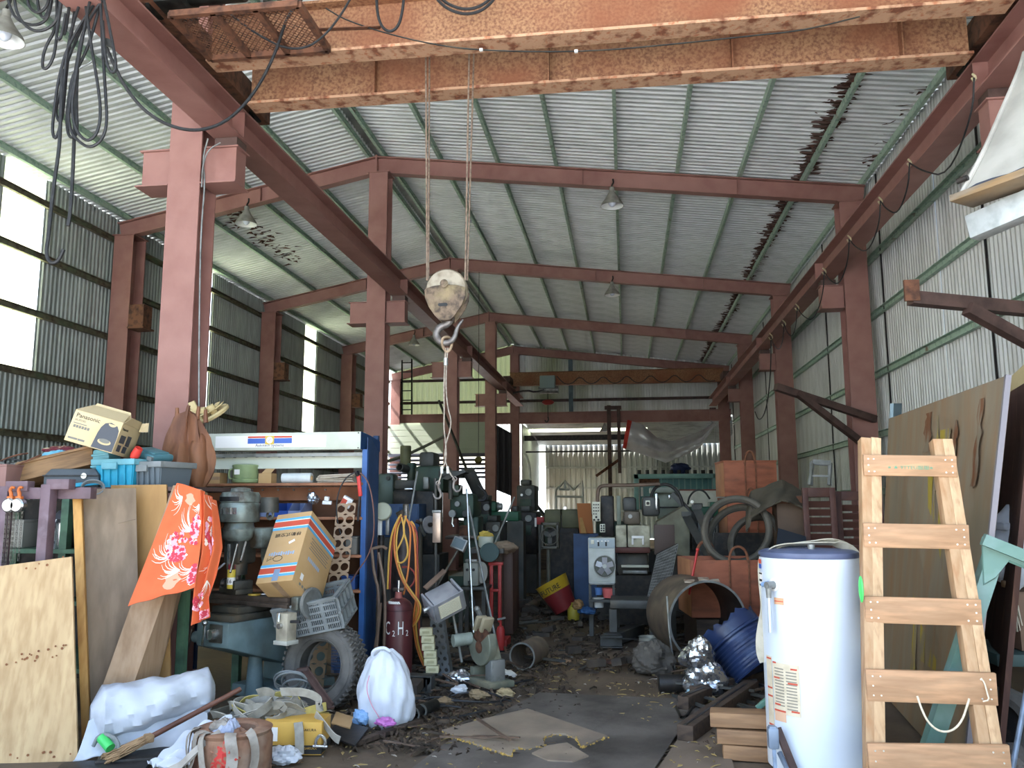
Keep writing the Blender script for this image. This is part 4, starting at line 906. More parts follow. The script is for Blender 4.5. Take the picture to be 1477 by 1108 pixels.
# vise, wrenches on the table
vt = MW[ml] @ Vector((-.12, -.54, tz+.077)); va = Euler((0, 0, a0-.35))
t = thing('machine_vise', 'dark oily machine vise clamped on the left half of the mill table', 'vise', vt, va)
b = M(); b.box((0, 0, .02), (.34, .14, .04)); b.ob('base', mg_d, t, bev=.006)
b = M(); b.box((.12, 0, .07), (.07, .15, .07)); b.ob('fixed_jaw', mg_d, t, bev=.008); M().box((-.02, 0, .07), (.08, .15, .07)).ob('moving_jaw', mg_d, t, bev=.012)
M().cyl((-.06, 0, .06), (-.22, 0, .06), .028, .034, 14).ob('screw', iron, t); M().lathe([(.03, 0), (.045, .0), (.045, .02), (.03, .02)], (-.2, 0, .06), (-1, 0, 0), 18, closed=True).ob('dial', chrome, t)
def wrench(px_, x, y, ang, lab, m_):
    p = MW[ml] @ Vector((x, y, tz+.077)); t = thing('wrench', lab, 'tool', p, (0, 0, ang))
    M().box((0, 0, .006), (.16, .018, .01)).ob('shank', m_, t, bev=.002); M().lathe([(.012, 0), (.022, 0), (.022, .012), (.012, .012)], (.085, 0, 0), (0, 0, 1), 12, closed=True).ob('ring', m_, t); return t
wrench(0, .2, -.55, .2, 'steel wrench lying near the right end of the mill table', chrome); wrench(0, .33, -.5, -.5, 'brassy spanner on the mill table below the carton', mat('brassy', '#a98f45', r=.35, m=.6))
t = thing('brass_disc', 'small brass coloured dial lying on the mill table', 'dial', MW[ml] @ Vector((.15, -.6, tz+.076))); M().lathe([(0, 0), (.045, 0), (.05, .006), (.045, .014), (0, .016)], n=20).ob('dial', mat('brass', '#c2a84e', r=.3, m=.5), t)
# spray can with sticks on the vise
p = at(333, 849, Y=6.28)
t = thing('yellow_can', 'yellow and white can holding red tipped sticks on the mill vise', 'can', p)
M().lathe([(0, 0), (.03, 0), (.032, .004), (.032, .14), (.029, .144), (.029, .02), (0, .02)], n=20).ob('can', mat('yellow_can_paint', '#d8c04a', r=.35), t); M().lathe([(.0325, .03), (.0325, .085)], n=20).ob('white_band', white_print, t)
text('16', .04, ink, t, (0, -.034, .055), FRONT)
for i in range(9): a = rnd(0, 6.28); M().tube([(.012*math.cos(a), .012*math.sin(a), .03), (.024*math.cos(a+.4), .024*math.sin(a+.4), .165+rnd(0, .025))], .003, 5).ob('stick', mat('red_stick', '#8e2b3a', r=.5) if i == 0 else bpy.data.materials['red_stick'], t)

# ---------------------------------------------------------------- striped carton, grey crate, tyre
t = thing('striped_carton', 'upside down tan carton with blue and red stripes tilted above the mill table', 'box', (-2.524, 6.155, .812), (-.624, -.109, -.142))
w, d, h = .304, .444, .616
M().box((0, 0, h/2), (w, d, h)).ob('body', card, t, bev=.004)
def stripes(x0, x1, face, z):
    for dz, hh, m_ in ((.042, .022, blue_print), (0, .045, red_print), (-.042, .022, blue_print), (.03, .008, white_print), (-.03, .008, white_print)):
        b = M()
        if face == 'f': b.box(((x0+x1)/2, -d/2-.0012, z+dz), (x1-x0, .001, hh))
        else: b.box((w/2+.0012, (x0+x1)/2, z+dz), (.001, x1-x0, hh))
        b.ob('stripe', m_, t)
stripes(-w/2, w/2, 'f', h-.1); stripes(-w/2, w/2, 'f', .1); stripes(-d/2, d/2, 's', h-.1)
text('移動式空調', .036, ink, t, (0, -d/2-.0015, h-.2), FRONT @ Euler((0, 0, PI)).to_matrix(), sx=1.25)
M().box((.05, -d/2-.0015, h-.27), (.05, .001, .02), (0, -.5, 0)).ob('sticker', white_print, t)
pb = mat('pale_blue_print', '#93a8c0', r=.7)
for i in range(11): M().box((-.11+i*.02, -d/2-.0012, h-.37), (.013, .001, .02+.008*(i % 3))).ob('print_mark', pb, t)
M().tube([(-.03+.038*math.cos(a), -d/2-.001, .205+.024*math.sin(a)) for a in [i*PI/10 for i in range(20)]], .0022, 5, closed=True).ob('oval_mark', ink, t)
for x in (-.11, -.085): M().tube([(x+.014*math.cos(a), -d/2-.001, .2+.014*math.sin(a)+.01*(x > -.1)) for a in (0, 2.1, 4.2)], .002, 4, closed=True).ob('triangle_mark', ink, t)
for i in range(5): M().box((w/2+.0012, .02+.0*i, h-.19-i*.022), (.001, .3-.03*(i % 2), .006)).ob('print_line', ink_grey, t)
for i in range(8): M().box((w/2+.0012, -.1+i*.024, .26), (.001, .016, .03)).ob('print_mark', pb, t)
M().box((w/2+.0015, -.12, .09), (.001, .04, .05)).ob('sticker', white_print, t)
for i in range(3): M().box((w/2+.0012, -.12+i*.04, .03), (.001, .025, .02)).ob('print_mark', ink_grey, t)
M().box((0, 0, -.001), (.05, d, .001)).ob('tape', plank_m, t); M().box((-.0, -d/2-.0018, .06), (.05, .001, .1)).ob('tape', mat('clear_tape', '#7c8fa6', r=.3), t)
grey_pl = mat('grey_plastic', '#7d8180', '#6d7170', s=8, r=.55); dark_slot = mat('slot_shadow', '#191a1a', r=.9)
t = thing('grey_crate', 'grey perforated plastic crate tipped over on top of the tyre', 'crate', (-2.353, 6.365, .588), (.239, -.202, .026))
w, d, h = .476, .40, .245
for s_ in (-1, 1):                                              # slotted long sides: bars between open slots
    y = s_*d/2; b = M()
    for z in (0.012, .06, .108, .156, .204, h-.01): b.box((0, y, z), (w, .012, .014 if z < .21 else .022))
    for i in range(32): b.box((-w/2+.008+i*(w-.016)/31, y, h/2), (.0062 if i % 8 else .02, .01, h-.02))
    tag(b.ob('slotted_side', grey_pl, t), kind='stuff')
for s_ in (-1, 1):
    x = s_*w/2; M().box((x, 0, h/2), (.008, d-.02, h)).ob('end_panel', grey_pl, t)
    b = M()
    for i in range(5): b.box((x+s_*.012, -d/2+.02+i*(d-.04)/4, h/2), (.022, .012, h))
    for z in (.01, h*.5, h-.012): b.box((x+s_*.012, 0, z), (.022, d, .016))
    tag(b.ob('end_ribs', grey_pl, t), kind='stuff')
M().box((0, 0, .006), (w, d, .01)).ob('bottom', grey_pl, t)
b = M(); z = h; b.box((0, -d/2, z), (w+.03, .03, .014)); b.box((0, d/2, z), (w+.03, .03, .014)); b.box((-w/2, 0, z), (.03, d, .014)); b.box((w/2, 0, z), (.03, d, .014)); tag(b.ob('rim', grey_pl, t), kind='stuff')
# tyre
rubber = mat('dusty_rubber', '#605d58', '#4e4b47', s=9, r=.85, b=.2, c3='#77726a', s3=3)
ax = Vector((-.2, -.97, .12)).normalized(); tc_ = at(463, 966, Y=6.2)
t = thing('large_tyre', 'big dusty truck tyre with a blocky tread leaning upright below the grey crate', 'tyre', (tc_.x, tc_.y, 0))
R0 = .31; c0 = Vector((tc_.x, tc_.y+.08, R0-.005))
prof = [(.185, -.085), (.175, -.07), (.18, -.075), (.2, -.095), (.225, -.105), (.255, -.108), (.285, -.1), (.3, -.085), (.305, -.05), (.305, .05), (.3, .085), (.285, .1), (.255, .108), (.225, .105), (.2, .095), (.18, .075), (.175, .07), (.19, .06), (.21, .085), (.25, .095), (.28, .085), (.29, .04), (.29, -.04), (.28, -.085), (.25, -.095), (.21, -.085), (.19, -.06)]
M().lathe(prof, c0, -ax, 56, closed=True).ob('carcass', rubber, t, world=True, ang=50)
for rr in (.198, .27): M().lathe([(rr-.004, -.0), (rr, -.004), (rr+.004, 0)], c0+ax*(.1 if rr < .2 else .105), -ax, 48).ob('sidewall_ring', rubber, t, world=True)
xx = ax.cross(Vector((0, 0, 1))).normalized(); yy = ax.cross(xx)
blk = M().box((0, 0, 0), (.052, .026, .014)).mesh('tread_block', rubber, .003, 1)
I_ = MW[t].inverted()
for k in range(46):
    a = 2*PI*k/46; rad = xx*math.cos(a)+yy*math.sin(a); tan = ax.cross(rad)
    for j, off_ in enumerate((-.078, -.026, .026, .078)):
        rot = Matrix((ax, tan, rad)).transposed() @ Euler((0, 0, (.35, -.5, .5, -.35)[j])).to_matrix()
        p = c0+rad*(.309 if j in (1, 2) else .304)+ax*off_+tan*(.01 if j % 2 else 0)
        link('tread_block', blk, t, I_ @ p, rot.to_euler())
text('TERRA TRAC', .03, ink_grey, t, I_ @ (c0+ax*.11-yy*.24), basis(xx*-1 if xx.x < 0 else xx, ax), name='sidewall_lettering') if False else None
# holed panel and blue mesh seen through the tyre
holed('holed_sheet', 'brown holed panel seen through the tyre opening', at(448, 1000, Y=6.7), at(458, 915, Y=6.7), (1, 0, 0), .2, 4, .036, strip_m)
t = thing('blue_basket', 'blue plastic basket glimpsed through the right of the tyre', 'basket', at(487, 985, Y=6.9))
b = M()
for i in range(9): b.box((at(478, 960, Y=6.85).x+i*.012, 6.85, .3), (.003, .006, .3))
for i in range(12): b.box((at(487, 960, Y=6.72).x, 6.72, .17+i*.024), (.11, .006, .004))
tag(b.ob('mesh_side', blue, t, world=True), kind='stuff'); M().box((at(487, 960, Y=6.72).x, 6.8, .01), (.11, .2, .02)).ob('bottom', blue, t, world=True)
t = thing('coiled_hose', 'grey coiled hose lying against the left of the tyre', 'hose', at(425, 985, Y=5.98))
for k in range(4):
    cxp, cyp, rx, ry = ((420, 985, 24, 15), (424, 982, 18, 13), (428, 990, 20, 10), (415, 980, 20, 12))[k]
    M().tube([at(cxp+rx*math.cos(a), cyp+ry*math.sin(a), Y=5.95+.06*math.sin(a)+k*.012) for a in [i*PI/7 for i in range(14)]], .008, 7, closed=True, smooth=1).ob('coil', grey_pl, t, world=True)
t = thing('dark_angle_bar', 'dark rusty angle bar leaning into the tyre opening', 'bar', at(470, 1010, Y=5.8))
M().bar(at(440, 968, Y=6.0), at(478, 1022, Y=5.75), .05, .012).ob('flange', steel_dark, t, world=True); M().bar(at(441, 965, Y=6.02), at(479, 1019, Y=5.77), .012, .05).ob('flange', steel_dark, t, world=True); M().bar(at(428, 967, Y=6.0), at(446, 964, Y=6.02), .05, .02).ob('lug', steel_dark, t, world=True)
# ---------------------------------------------------------------- purple rack, hoists and the pile on top of it
purple = mat('purple_brown_steel', '#6f5a60', '#5e4b50', s=8, r=.55, b=.05, c3='#8b7a82', s3=5)
t = thing('tube_frame', 'purple brown square tube frame at the left edge with hoists hanging on it', 'frame', at(40, 1080, Y=5.5))
zt = at(40, 706, Y=5.5).z
def post(px_, Y, z1, w=.075): x = at(px_, 800, Y=Y).x; M().box((x, Y, z1/2), (w, .08, z1)).ob('post', purple, t, world=True, bev=.006); return x
xa, xb, xc = post(2, 5.4, zt+.02), post(64, 5.35, zt+.03), post(-40, 5.5, zt)
M().box(((xa+xb)/2, 5.42, zt-.03), (xb-xa, .07, .08)).ob('top_rail', purple, t, world=True, bev=.004)
M().box((xb+.14, 5.43, zt-.03), (.28, .07, .08)).ob('top_rail', purple, t, world=True, bev=.004)
M().box((xb+.085, 5.35, zt+.03), (.17, .075, .07)).ob('foot', purple, t, world=True, bev=.004)
M().box((xa+.1, 5.4, zt+.02), (.17, .075, .07)).ob('foot', purple, t, world=True, bev=.004)
# storage bench behind the frame that carries the pile
sb = thing('storage_bench', 'dark steel storage bench with crowded shelves behind the purple frame', 'bench', (-4.2, 6.35, 0))
zt2 = 1.635
for x in (-5.3, -4.2, -3.22):
    for y in (5.92, 6.82): M().box((x, y, zt2/2), (.06, .06, zt2)).ob('leg', mat('green_leg', '#4f7058', '#3c5443', s=8, r=.6) if 'green_leg' not in bpy.data.materials else bpy.data.materials['green_leg'], sb, world=True)
for z in (zt2-.015, 1.16, .78, .3): M().box((-4.26 if z > 1.5 else -4.65, 6.37, z), (2.2 if z > 1.5 else 1.4, 1.0, .03)).ob('shelf', steel_dark if z > 1.5 else bpy.data.materials['green_leg'], sb, world=True)
M().box((-4.65, 6.84, .8), (1.4, .02, 1.5)).ob('back_panel', black_metal, sb, world=True)
# chain hoists
chain_m = mat('dull_chain', '#6f6a60', '#4d4942', s=30, r=.45, m=.5); hook_o = mat('orange_hook', '#c56a2c', '#a85420', s=9, r=.5)
for px_, lab, s_ in ((15, 'left of two silver chain hoists hanging by an orange hook', 0), (27, 'right of two silver chain hoists hanging by an orange hook', 1)):
    p = at(px_, 729, Y=5.33); t = thing('chain_hoist', lab, 'hoist', p, group='chain hoists on the purple frame')
    M().lathe([(0, -.03), (.04, -.03), (.05, -.02), (.05, .02), (.04, .03), (0, .03)], (0, 0, 0), (0, 1, 0), 22).ob('body', chrome, t, ang=30)
    M().tube([(0, 0, .045), (0, 0, .08), (-.012, 0, .1), (-.002, 0, .125), (.02, 0, .12)], lambda q: .014-.006*q, 8, smooth=2).ob('hook', hook_o, t)
    M().box((0, 0, .05), (.045, .03, .025)).ob('yoke', hook_o, t, bev=.004)
    for x, L in ((-.025, .36), (.0, .38), (.03, .34)):
        b = M()
        for k in range(int(L/.016)):
            c = Vector((x, 0, -.05-k*.016)); d = Vector((.006, 0, 0)) if k % 2 else Vector((0, .006, 0))
            b.tube([c+d+Vector((0, 0, .008)), c+d-Vector((0, 0, .008)), c-d-Vector((0, 0, .008)), c-d+Vector((0, 0, .008))], .0025, 4, closed=True)
        tag(b.ob('chain', chain_m, t), kind='stuff')
# things on the bench shelves
z16 = 1.176
p = at(45, 785, Y=5.62); t = thing('steel_flask', 'shiny steel flask with a black handle behind the purple frame', 'flask', (p.x, 5.97, z16))
M().lathe([(0, 0), (.055, 0), (.058, .005), (.058, .19), (.05, .2), (0, .2)], n=26).ob('body', chrome, t); M().cyl((0, 0, .2), (0, 0, .222), .052, n=24).ob('lid', black, t)
M().tube([(-.056, -.01, .17), (-.085, -.01, .15), (-.085, -.01, .06), (-.056, -.01, .04)], .009, smooth=1).ob('handle', black, t)
t = thing('dark_sack', 'dark sack with upside down white letters behind the boards at the left', 'bag', (at(97, 760, Y=6.1).x, 6.15, z16))
M().ball((0, 0, .14), (.2, .16, .16), 20, 12, lambda d: 1+.06*math.sin(9*d.x+5*d.z)).ob('body', mat('dark_sack', '#4a4a4c', r=.8), t)
text('GAS', .07, white_print, t, (-.02, -.17, .2), FRONT @ Euler((0, 0, PI)).to_matrix()); M().box((-.12, -.152, .205), (.07, .004, .012), (0, .1, 0)).ob('red_stripe', red_print, t); M().box((-.12, -.15, .185), (.06, .004, .012), (0, .1, 0)).ob('red_stripe', red_print, t)
t = thing('grey_bowl', 'grey bowl standing on edge low behind the left boards', 'bowl', (at(88, 765, Y=5.97).x, 5.98, z16+.05)); M().lathe([(0, 0), (.04, .005), (.075, .03), (.08, .05), (.074, .05), (.036, .012), (0, .008)], (0, 0, 0), (.1, -1, .2), 24).ob('bowl', grey_pl, t)
for k, (px_, c_, lab) in enumerate(((30, '#8f8b80', 'pale cardboard scrap box on the bench shelf behind the hoists'), (85, '#7b3d34', 'dull red tin on the lower bench shelf behind the purple frame'), (95, '#c9c4b6', 'white paint tin on the lower bench shelf behind the purple frame'), (18, '#3d6b52', 'green toolbox on the lower bench shelf behind the hoists'), (5, '#b58b52', 'tan carton on the lower bench shelf at the left edge'))):
    t = thing('shelf_box', lab, 'box', (at(px_, 800, Y=6.15).x, 6.15, .796 if k else z16)); m_ = mat('shelf_box_%s' % 'abcde'[k], c_, r=.7)
    M().box((0, 0, .1), (.16, .2, .2)).ob('body', m_, t, bev=.006); M().box((0, 0, .205), (.17, .21, .02)).ob('lid', m_, t, bev=.004)
# pile on top
zp = zt2+.002
p = at(62, 700, Y=5.6); t = thing('grey_tool_box', 'dark grey tool box with a silver latch at the front of the pile', 'tool box', (p.x, 5.98, zp), (0, 0, .12))
dkgrey = mat('dark_grey_plastic', '#4c5256', '#41474a', s=6, r=.5)
b = M(); b.add([(x, y, z) for z, k in ((0, 1), (.09, 1), (.14, .8)) for x, y in ((-.21*k, -.09*k), (.21*k, -.09*k), (.21*k, .09*k), (-.21*k, .09*k))], [(3, 2, 1, 0), (8, 9, 10, 11)]+[(4*r_+i, 4*r_+(i+1) % 4, 4*r_+4+(i+1) % 4, 4*r_+4+i) for r_ in (0, 1) for i in range(4)]); b.ob('case', dkgrey, t, bev=.006)
M().box((0, -.094, .088), (.43, .012, .01)).ob('seam', black, t); M().cyl((.1, -.088, .085), (.1, -.1, .085), .022, n=16).ob('latch', chrome, t)
p = at(95, 690, Y=6.1); t = thing('wooden_tray', 'long wooden drawer tilted up to the right on the pile', 'tray', p, (-.25, -.24, .18))
tray_m = mat('brown_wood', '#8a6a48', '#74573a', s=4, r=.7, st=(1, 8, 8), c3='#5d4630', s3=2)
b = M(); b.box((0, 0, .01), (.58, .3, .02)); b.ob('bottom', tray_m, t)
for y in (-.15, .15): M().box((0, y, .08), (.58, .02, .16)).ob('side', tray_m, t, bev=.003)
for x in (-.28, .28): M().box((x, 0, .08), (.02, .28, .16)).ob('end', tray_m, t, bev=.003)
M().box((0, -.165, .14), (.59, .012, .015)).ob('moulding', tray_m, t)
cyan = mat('cyan_plastic', '#2c9cb8', '#2489a6', s=6, r=.5); cyan_d = mat('faded_cyan_plastic', '#6ba3ae', '#5b929d', s=6, r=.55)
def crate(nm, lab, p, rot, w, d, h, m_, m2):
    t = thing(nm, lab, 'crate', p, rot)
    b = M(); b.box((0, 0, .005), (w*.88, d*.88, .01)); b.ob('bottom', m_, t)
    for s_ in (-1, 1):
        M().slab([(-w*.44, s_*d*.44, 0), (w*.44, s_*d*.44, 0), (w/2, s_*d/2, h), (-w/2, s_*d/2, h)], .008).ob('side', m_, t); M().slab([(s_*w*.44, -d*.44, 0), (s_*w*.44, d*.44, 0), (s_*w/2, d/2, h), (s_*w/2, -d/2, h)], .008).ob('end', m_, t)
    for x in (-w*.3, -w*.1, w*.1, w*.3): M().slab([(x-.006, -d*.445-.012, .01), (x+.006, -d*.445-.012, .01), (x+.008, -d/2-.012, h), (x-.008, -d/2-.012, h)], .012).ob('rib', m_, t)
    b = M(); b.box((0, -d/2-.012, h-.02), (w+.05, .03, .045)); b.ob('rim', m2, t, bev=.004); b = M(); b.box((0, d/2+.012, h-.02), (w+.05, .03, .045)); b.ob('rim', m2, t, bev=.004)
    for s_ in (-1, 1): M().box((s_*(w/2+.012), 0, h-.02), (.03, d, .045)).ob('rim', m2, t, bev=.004)
    M().box((-.02, -d/2-.03, h-.05), (w*.4, .02, .05)).ob('grip', m2, t, bev=.004)
    return t
p = at(163, 697, Y=5.9); crate('blue_crate', 'bright cyan plastic crate in the middle of the pile', (p.x, 6.1, zp), (0, 0, -.1), .33, .34, .21, cyan, cyan_d)
p = at(222, 697, Y=6.0); crate('grey_tote', 'grey plastic tote box at the right end of the pile', (p.x, 6.12, zp), (0, 0, -.22), .26, .34, .19, mat('tote_grey', '#5f686d', r=.55), grey_pl)
p = at(128, 697, Y=5.75); t = thing('crate_cover', 'loose cyan crate lid lying under the wooden tray', 'lid', (at(128, 690, Y=5.98).x, 5.98, zp), (0, -.1, .1)); M().box((0, 0, .02), (.3, .2, .03)).ob('lid', cyan, t, bev=.006); M().box((0, 0, .04), (.24, .15, .02)).ob('panel', cyan_d, t, bev=.004)
t = thing('blue_wrapped_bale', 'crinkled pale blue plastic bale between tray and cyan crate', 'bale', at(143, 690, Y=6.0)); M().box((0, .08, .1), (.14, .16, .24)).ob('bale', cyan_d, t, bev=.012)
for i in range(5): M().box((0, -.005, .0+i*.045), (.145, .02, .018), (0, rnd(-.1, .1), 0)).ob('fold', cyan_d, t, bev=.006)
t = thing('teal_case', 'flat dusty teal case lying on the grey tote', 'case', at(219, 662, Y=6.15), (.1, .26, -.3)); teal = mat('dusty_teal', '#4f7d86', '#456f77', s=6, r=.5); M().box((0, 0, .03), (.26, .2, .06)).ob('case', teal, t, bev=.02); M().box((0, 0, .066), (.2, .14, .012)).ob('lid_panel', teal, t, bev=.005); M().box((.1, -.105, .03), (.05, .02, .03)).ob('latch', grey_pl, t)
t = thing('red_scoop', 'bright red plastic scoop sticking out beside the black printed carton', 'scoop', at(192, 662, Y=5.98), (.2, .4, 0)); M().lathe([(.0, 0), (.03, .01), (.036, .04), (.03, .1), (.024, .1), (.03, .04), (.0, .015)], (0, 0, 0), (.2, 0, 1), 18).ob('scoop', mat('bright_red', '#d8443a', r=.4), t); M().box((.0, 0, -.02), (.03, .02, .06)).ob('handle', white_print, t, bev=.005)
# printed carton with handle
pn = thing('handle_carton', 'buff carton with a carry handle and a printed rice cooker atop the pile', 'box', (-3.987, 5.926, 1.921), (-.059, .282, .206))
w, d, h = .365, .391, .236
M().box((0, 0, h/2), (w, d, h)).ob('body', card_pale, pn, bev=.003)
M().slab([(-w/2, -.02, h), (w/2, -.02, h), (w/2-.05, .0, h+.1), (-w/2+.05, .0, h+.1)], .004).ob('handle_flap', card_pale, pn); M().slab([(-w/2, -d/2, h), (w/2, -d/2, h), (w/2-.04, -.03, h+.075), (-w/2+.04, -.03, h+.075)], .004).ob('roof_flap', card_pale, pn)
M().slab([(w/2, -d/2, h), (w/2, d/2, h), (w/2+.01, .1, h+.06), (w/2+.01, -.1, h+.06)], .004).ob('side_flap', card_pale, pn)
M().slab([(.02, -.026, h+.04), (.12, -.026, h+.04), (.115, -.02, h+.068), (.025, -.02, h+.068)], .006).ob('hand_hole', ink, pn)
y = -d/2-.0014
text('Panasonic', .046, ink, pn, (-w/2+.02, y, h-.034), FRONT, ax='LEFT')
text('SR-PS182', .022, ink_grey, pn, (-w/2+.02, y, h-.068), FRONT, ax='LEFT')
for i in range(3): M().box((-w/2+.07+.01*i, y, h-.092-.0*i), (.1, .001, .006)).ob('print_line', ink_grey, pn) if i == 0 else None
for i in range(6): M().box((-w/2+.035+i*.021, y, h-.115), (.016, .001, .02)).ob('print_icon', ink_grey, pn)
for x_, w_ in ((-w/2+.055, .07), (-w/2+.12, .05)): M().box((x_, y, .03), (w_, .001, .014)).ob('print_line', ink_grey, pn)
dk = mat('dark_photo_print', '#4b4d52', r=.6)
b = M(); b.plate([(.02, .006), (w/2-.004, .006), (w/2-.004, .12), (w/2-.01, .17), (w/2-.03, .2), (.1, .215), (.06, .2), (.04, .165), (.03, .12)], (0, y+.001, 0), (1, 0, 0), (0, 0, 1), .0012); b.ob('cooker_picture', dk, pn)
b = M(); b.plate([(.1+.05*math.cos(a), .065+.022*math.sin(a)) for a in [i*PI/9 for i in range(18)]], (0, y, 0), (1, 0, 0), (0, 0, 1), .0012); b.ob('bowl_picture', card_pale, pn); b = M(); b.plate([(.1+.04*math.cos(a), .072+.016*math.sin(a)) for a in [i*PI/9 for i in range(18)]], (0, y-.001, 0), (1, 0, 0), (0, 0, 1), .0012); b.ob('rice_picture', ink_grey, pn)
b = M(); b.plate([(.115+.03*math.cos(a), .205+.02*math.sin(a)) for a in [PI+i*PI/9 for i in range(10)]], (0, y-.001, 0), (1, 0, 0), (0, 0, 1), .0012); b.ob('lid_picture', card_pale, pn)
text('Panasonic', .03, ink, pn, (w/2+.0014, -.11, h-.04), SIDE, ax='CENTER')
for (a, c, e, g_) in ((-.1, .12, .1, .06), (0.02, .12, .08, .08), (-.11, .05, .07, .05), (.0, .05, .08, .05)): M().box((w/2+.001, a, c), (.0012, e, g_)).ob('print_panel', dk, pn)
M().slab([(w/2+.02, .1, h-.02), (w/2+.08, .12, h-.0), (w/2+.07, .1, h+.07), (w/2+.02, .1, h+.05)], .004).ob('torn_flap', card_pale, pn)
# clutter left of it
t = thing('maroon_bag', 'shiny maroon bag lying behind the wooden tray', 'bag', at(95, 654, Y=6.5)); crumple((0, 0, 0.0), (.17, .1, .06), mat('maroon_plastic', '#6d2c38', r=.3), t, 'bag', 9, .3)
t = thing('light_blue_rag', 'light blue plastic rag on the wooden tray', 'rag', at(82, 656, Y=6.3)); crumple((0, 0, 0), (.1, .06, .04), mat('light_blue_plastic', '#6fb3cc', r=.5), t, 'rag', 12, .5)
t = thing('wire_heap', 'dark heap of tangled wire on the pile at the left edge', 'wire', at(30, 690, Y=6.2)); b = M()
for i in range(16):
    c = at(rnd(-20, 70), rnd(668, 690), Y=rnd(5.9, 6.4)); r_ = rnd(.08, .2); ph = rnd(0, 6.28)
    o_ = M().tube([c+Vector((r_*math.cos(a+ph), .5*r_*math.sin(a+ph), r_*.45*math.sin(a*1.0+i))) for a in [k*.55 for k in range(rnd(6, 12).__int__())]], .007, 5, smooth=1).ob('wire', [black, grey_metal, rust_brown][i % 3], t, world=True)
t = thing('red_tin_box', 'dull pink box at the far left end of the pile', 'box', (at(3, 690, Y=5.8).x, 5.85, zp)); M().box((0, 0, .08), (.14, .2, .16)).ob('body', mat('dull_pink', '#8d6a62', r=.7), t, bev=.005); M().box((0, 0, .165), (.15, .21, .015)).ob('lid', bpy.data.materials['dull_pink'], t, bev=.003)
t = thing('cable_coil', 'thin grey cable coil lying on top of the grey brown plywood', 'cable', at(134, 700, Y=5.72))
for k in range(3): M().tube([at(134+(17-k)*math.cos(a), 703-(11-k*2)*math.sin(a), Y=5.66+.06*math.sin(a)+k*.02) for a in [i*PI/6 for i in range(12)]], .006, 6, closed=True, smooth=1).ob('coil', grey_pl, t, world=True)
# driftwood
dw = mat('reddish_driftwood', '#7d4f35', '#5a3826', s=5, t=.5, w=.2, r=.6, b=.3, bs=12, st=(3, 3, .7), c3='#9c6a48', s3=3)
p = at(238, 700, Y=6.35); t = thing('driftwood_stump', 'reddish brown gnarled wood stump behind the pile beside the first column', 'stump', (p.x+.02, 6.62, zp))
def stump(u, v):
    a = 2*PI*u; r_ = (.08+.05*math.sin(v*4.2)+.03*math.sin(3*a+v*3)+.02*math.sin(7*a))*(1.0 if v < .98 else .1)
    return (r_*1.45*math.cos(a), r_*.9*math.sin(a), v*.62+.04*math.sin(5*a)*(v > .6))
M().grid(lambda u, v: stump(u, v), 40, 22).ob('trunk', dw, t)
M().ball((.12, -.02, .22), (.08, .08, .24), 16, 12, lambda d: 1+.1*math.sin(6*d.z+3*d.x)).ob('limb', dw, t); M().ball((-.11, .0, .32), (.075, .08, .26), 16, 12, lambda d: 1+.12*math.sin(7*d.z+2*d.y)).ob('limb', dw, t)
for x, z in ((-.1, .62), (-.02, .64), (.08, .63), (.16, .6)): M().cyl((x, 0, z-.05), (x+rnd(-.02, .02), 0, z+.06), .022, .014, 8).ob('root_stub', dw, t)
# yellowed fan hanging at the first column
p = at(305, 598, Y=7.02); t = thing('wall_fan', 'yellowed plastic fan tilted on a bracket beside the first column', 'fan', p, Matrix.Rotation(-.45, 3, 'Y') @ Matrix.Rotation(.5, 3, 'X')); cream = mat('yellowed_plastic', '#cdb98a', '#bda877', s=5, r=.5)
M().lathe([(0, -.03), (.11, -.03), (.135, -.02), (.14, 0), (.13, .015), (.11, .0), (0, .0)], (.03, 0, 0), (0, 0, 1), 30).ob('dish', cream, t)
for k in range(5): a = k*1.26; M().bar((.03+.02*math.cos(a), .02*math.sin(a), .03), (.03+.12*math.cos(a), .12*math.sin(a), .05), .055, .008).ob('blade', cream, t, bev=.003)
M().cyl((.03, 0, 0), (.03, 0, .08), .035, n=16).ob('hub', cream, t); M().bar((-.02, .0, .06), (-.16, .02, .1), .05, .05).ob('bracket', cream, t, bev=.005); M().bar((-.12, 0, .0), (-.1, .03, .18), .06, .03).ob('clip', cream, t, bev=.005)
t = thing('column_cable', 'grey wires running down the front of the first middle column', 'cable', at(302, 230, Y=7.02))
M().tube([at(x, y, Y=7.02) for x, y in ((300, 200), (292, 230), (296, 262), (290, 330), (288, 420), (287, 520), (287, 588))], .008, 6, smooth=2).ob('wire', grey_metal, t, world=True)
M().tube([at(x, y, Y=7.0) for x, y in ((318, 206), (300, 216), (292, 240), (291, 270))], .007, 6, smooth=2).ob('wire', grey_metal, t, world=True)

# ---------------------------------------------------------------- left floor junk
white_tarp = mat('white_tarp', '#bfc4cc', '#a4aab4', s=4, r=.5, b=.6, bs=7, c3='#92918a', s3=2.2, t3=.62)
p = at(222, 1050, Y=5.15)
t = thing('tarp_bundle', 'long white plastic tarp bundle lying on the floor in front of the leaning plank', 'bundle', (p.x, 5.15, 0))
ea, eb = at(130, 1030, Y=5.0), at(308, 998, Y=5.45)
def bund(u, v):
    a = 2*PI*v; c = ea.lerp(eb, u); d = (eb-ea).normalized(); s_ = Vector((-d.y, d.x, 0)).normalized(); k = min(1, 8*u+.3, 9*(1-u)+.35)
    r_ = (.165+.012*math.sin(9*u+3*a)+.018*math.sin(2*a+4*u)+.006*math.sin(23*u-2*a)+.007*math.sin(13*a+17*u))*k
    q = c+s_*(r_*1.15*math.cos(a))+Vector((0, 0, r_*.95*math.sin(a)))
    q.z = max(q.z, .012+.004*math.sin(a*3)); return q
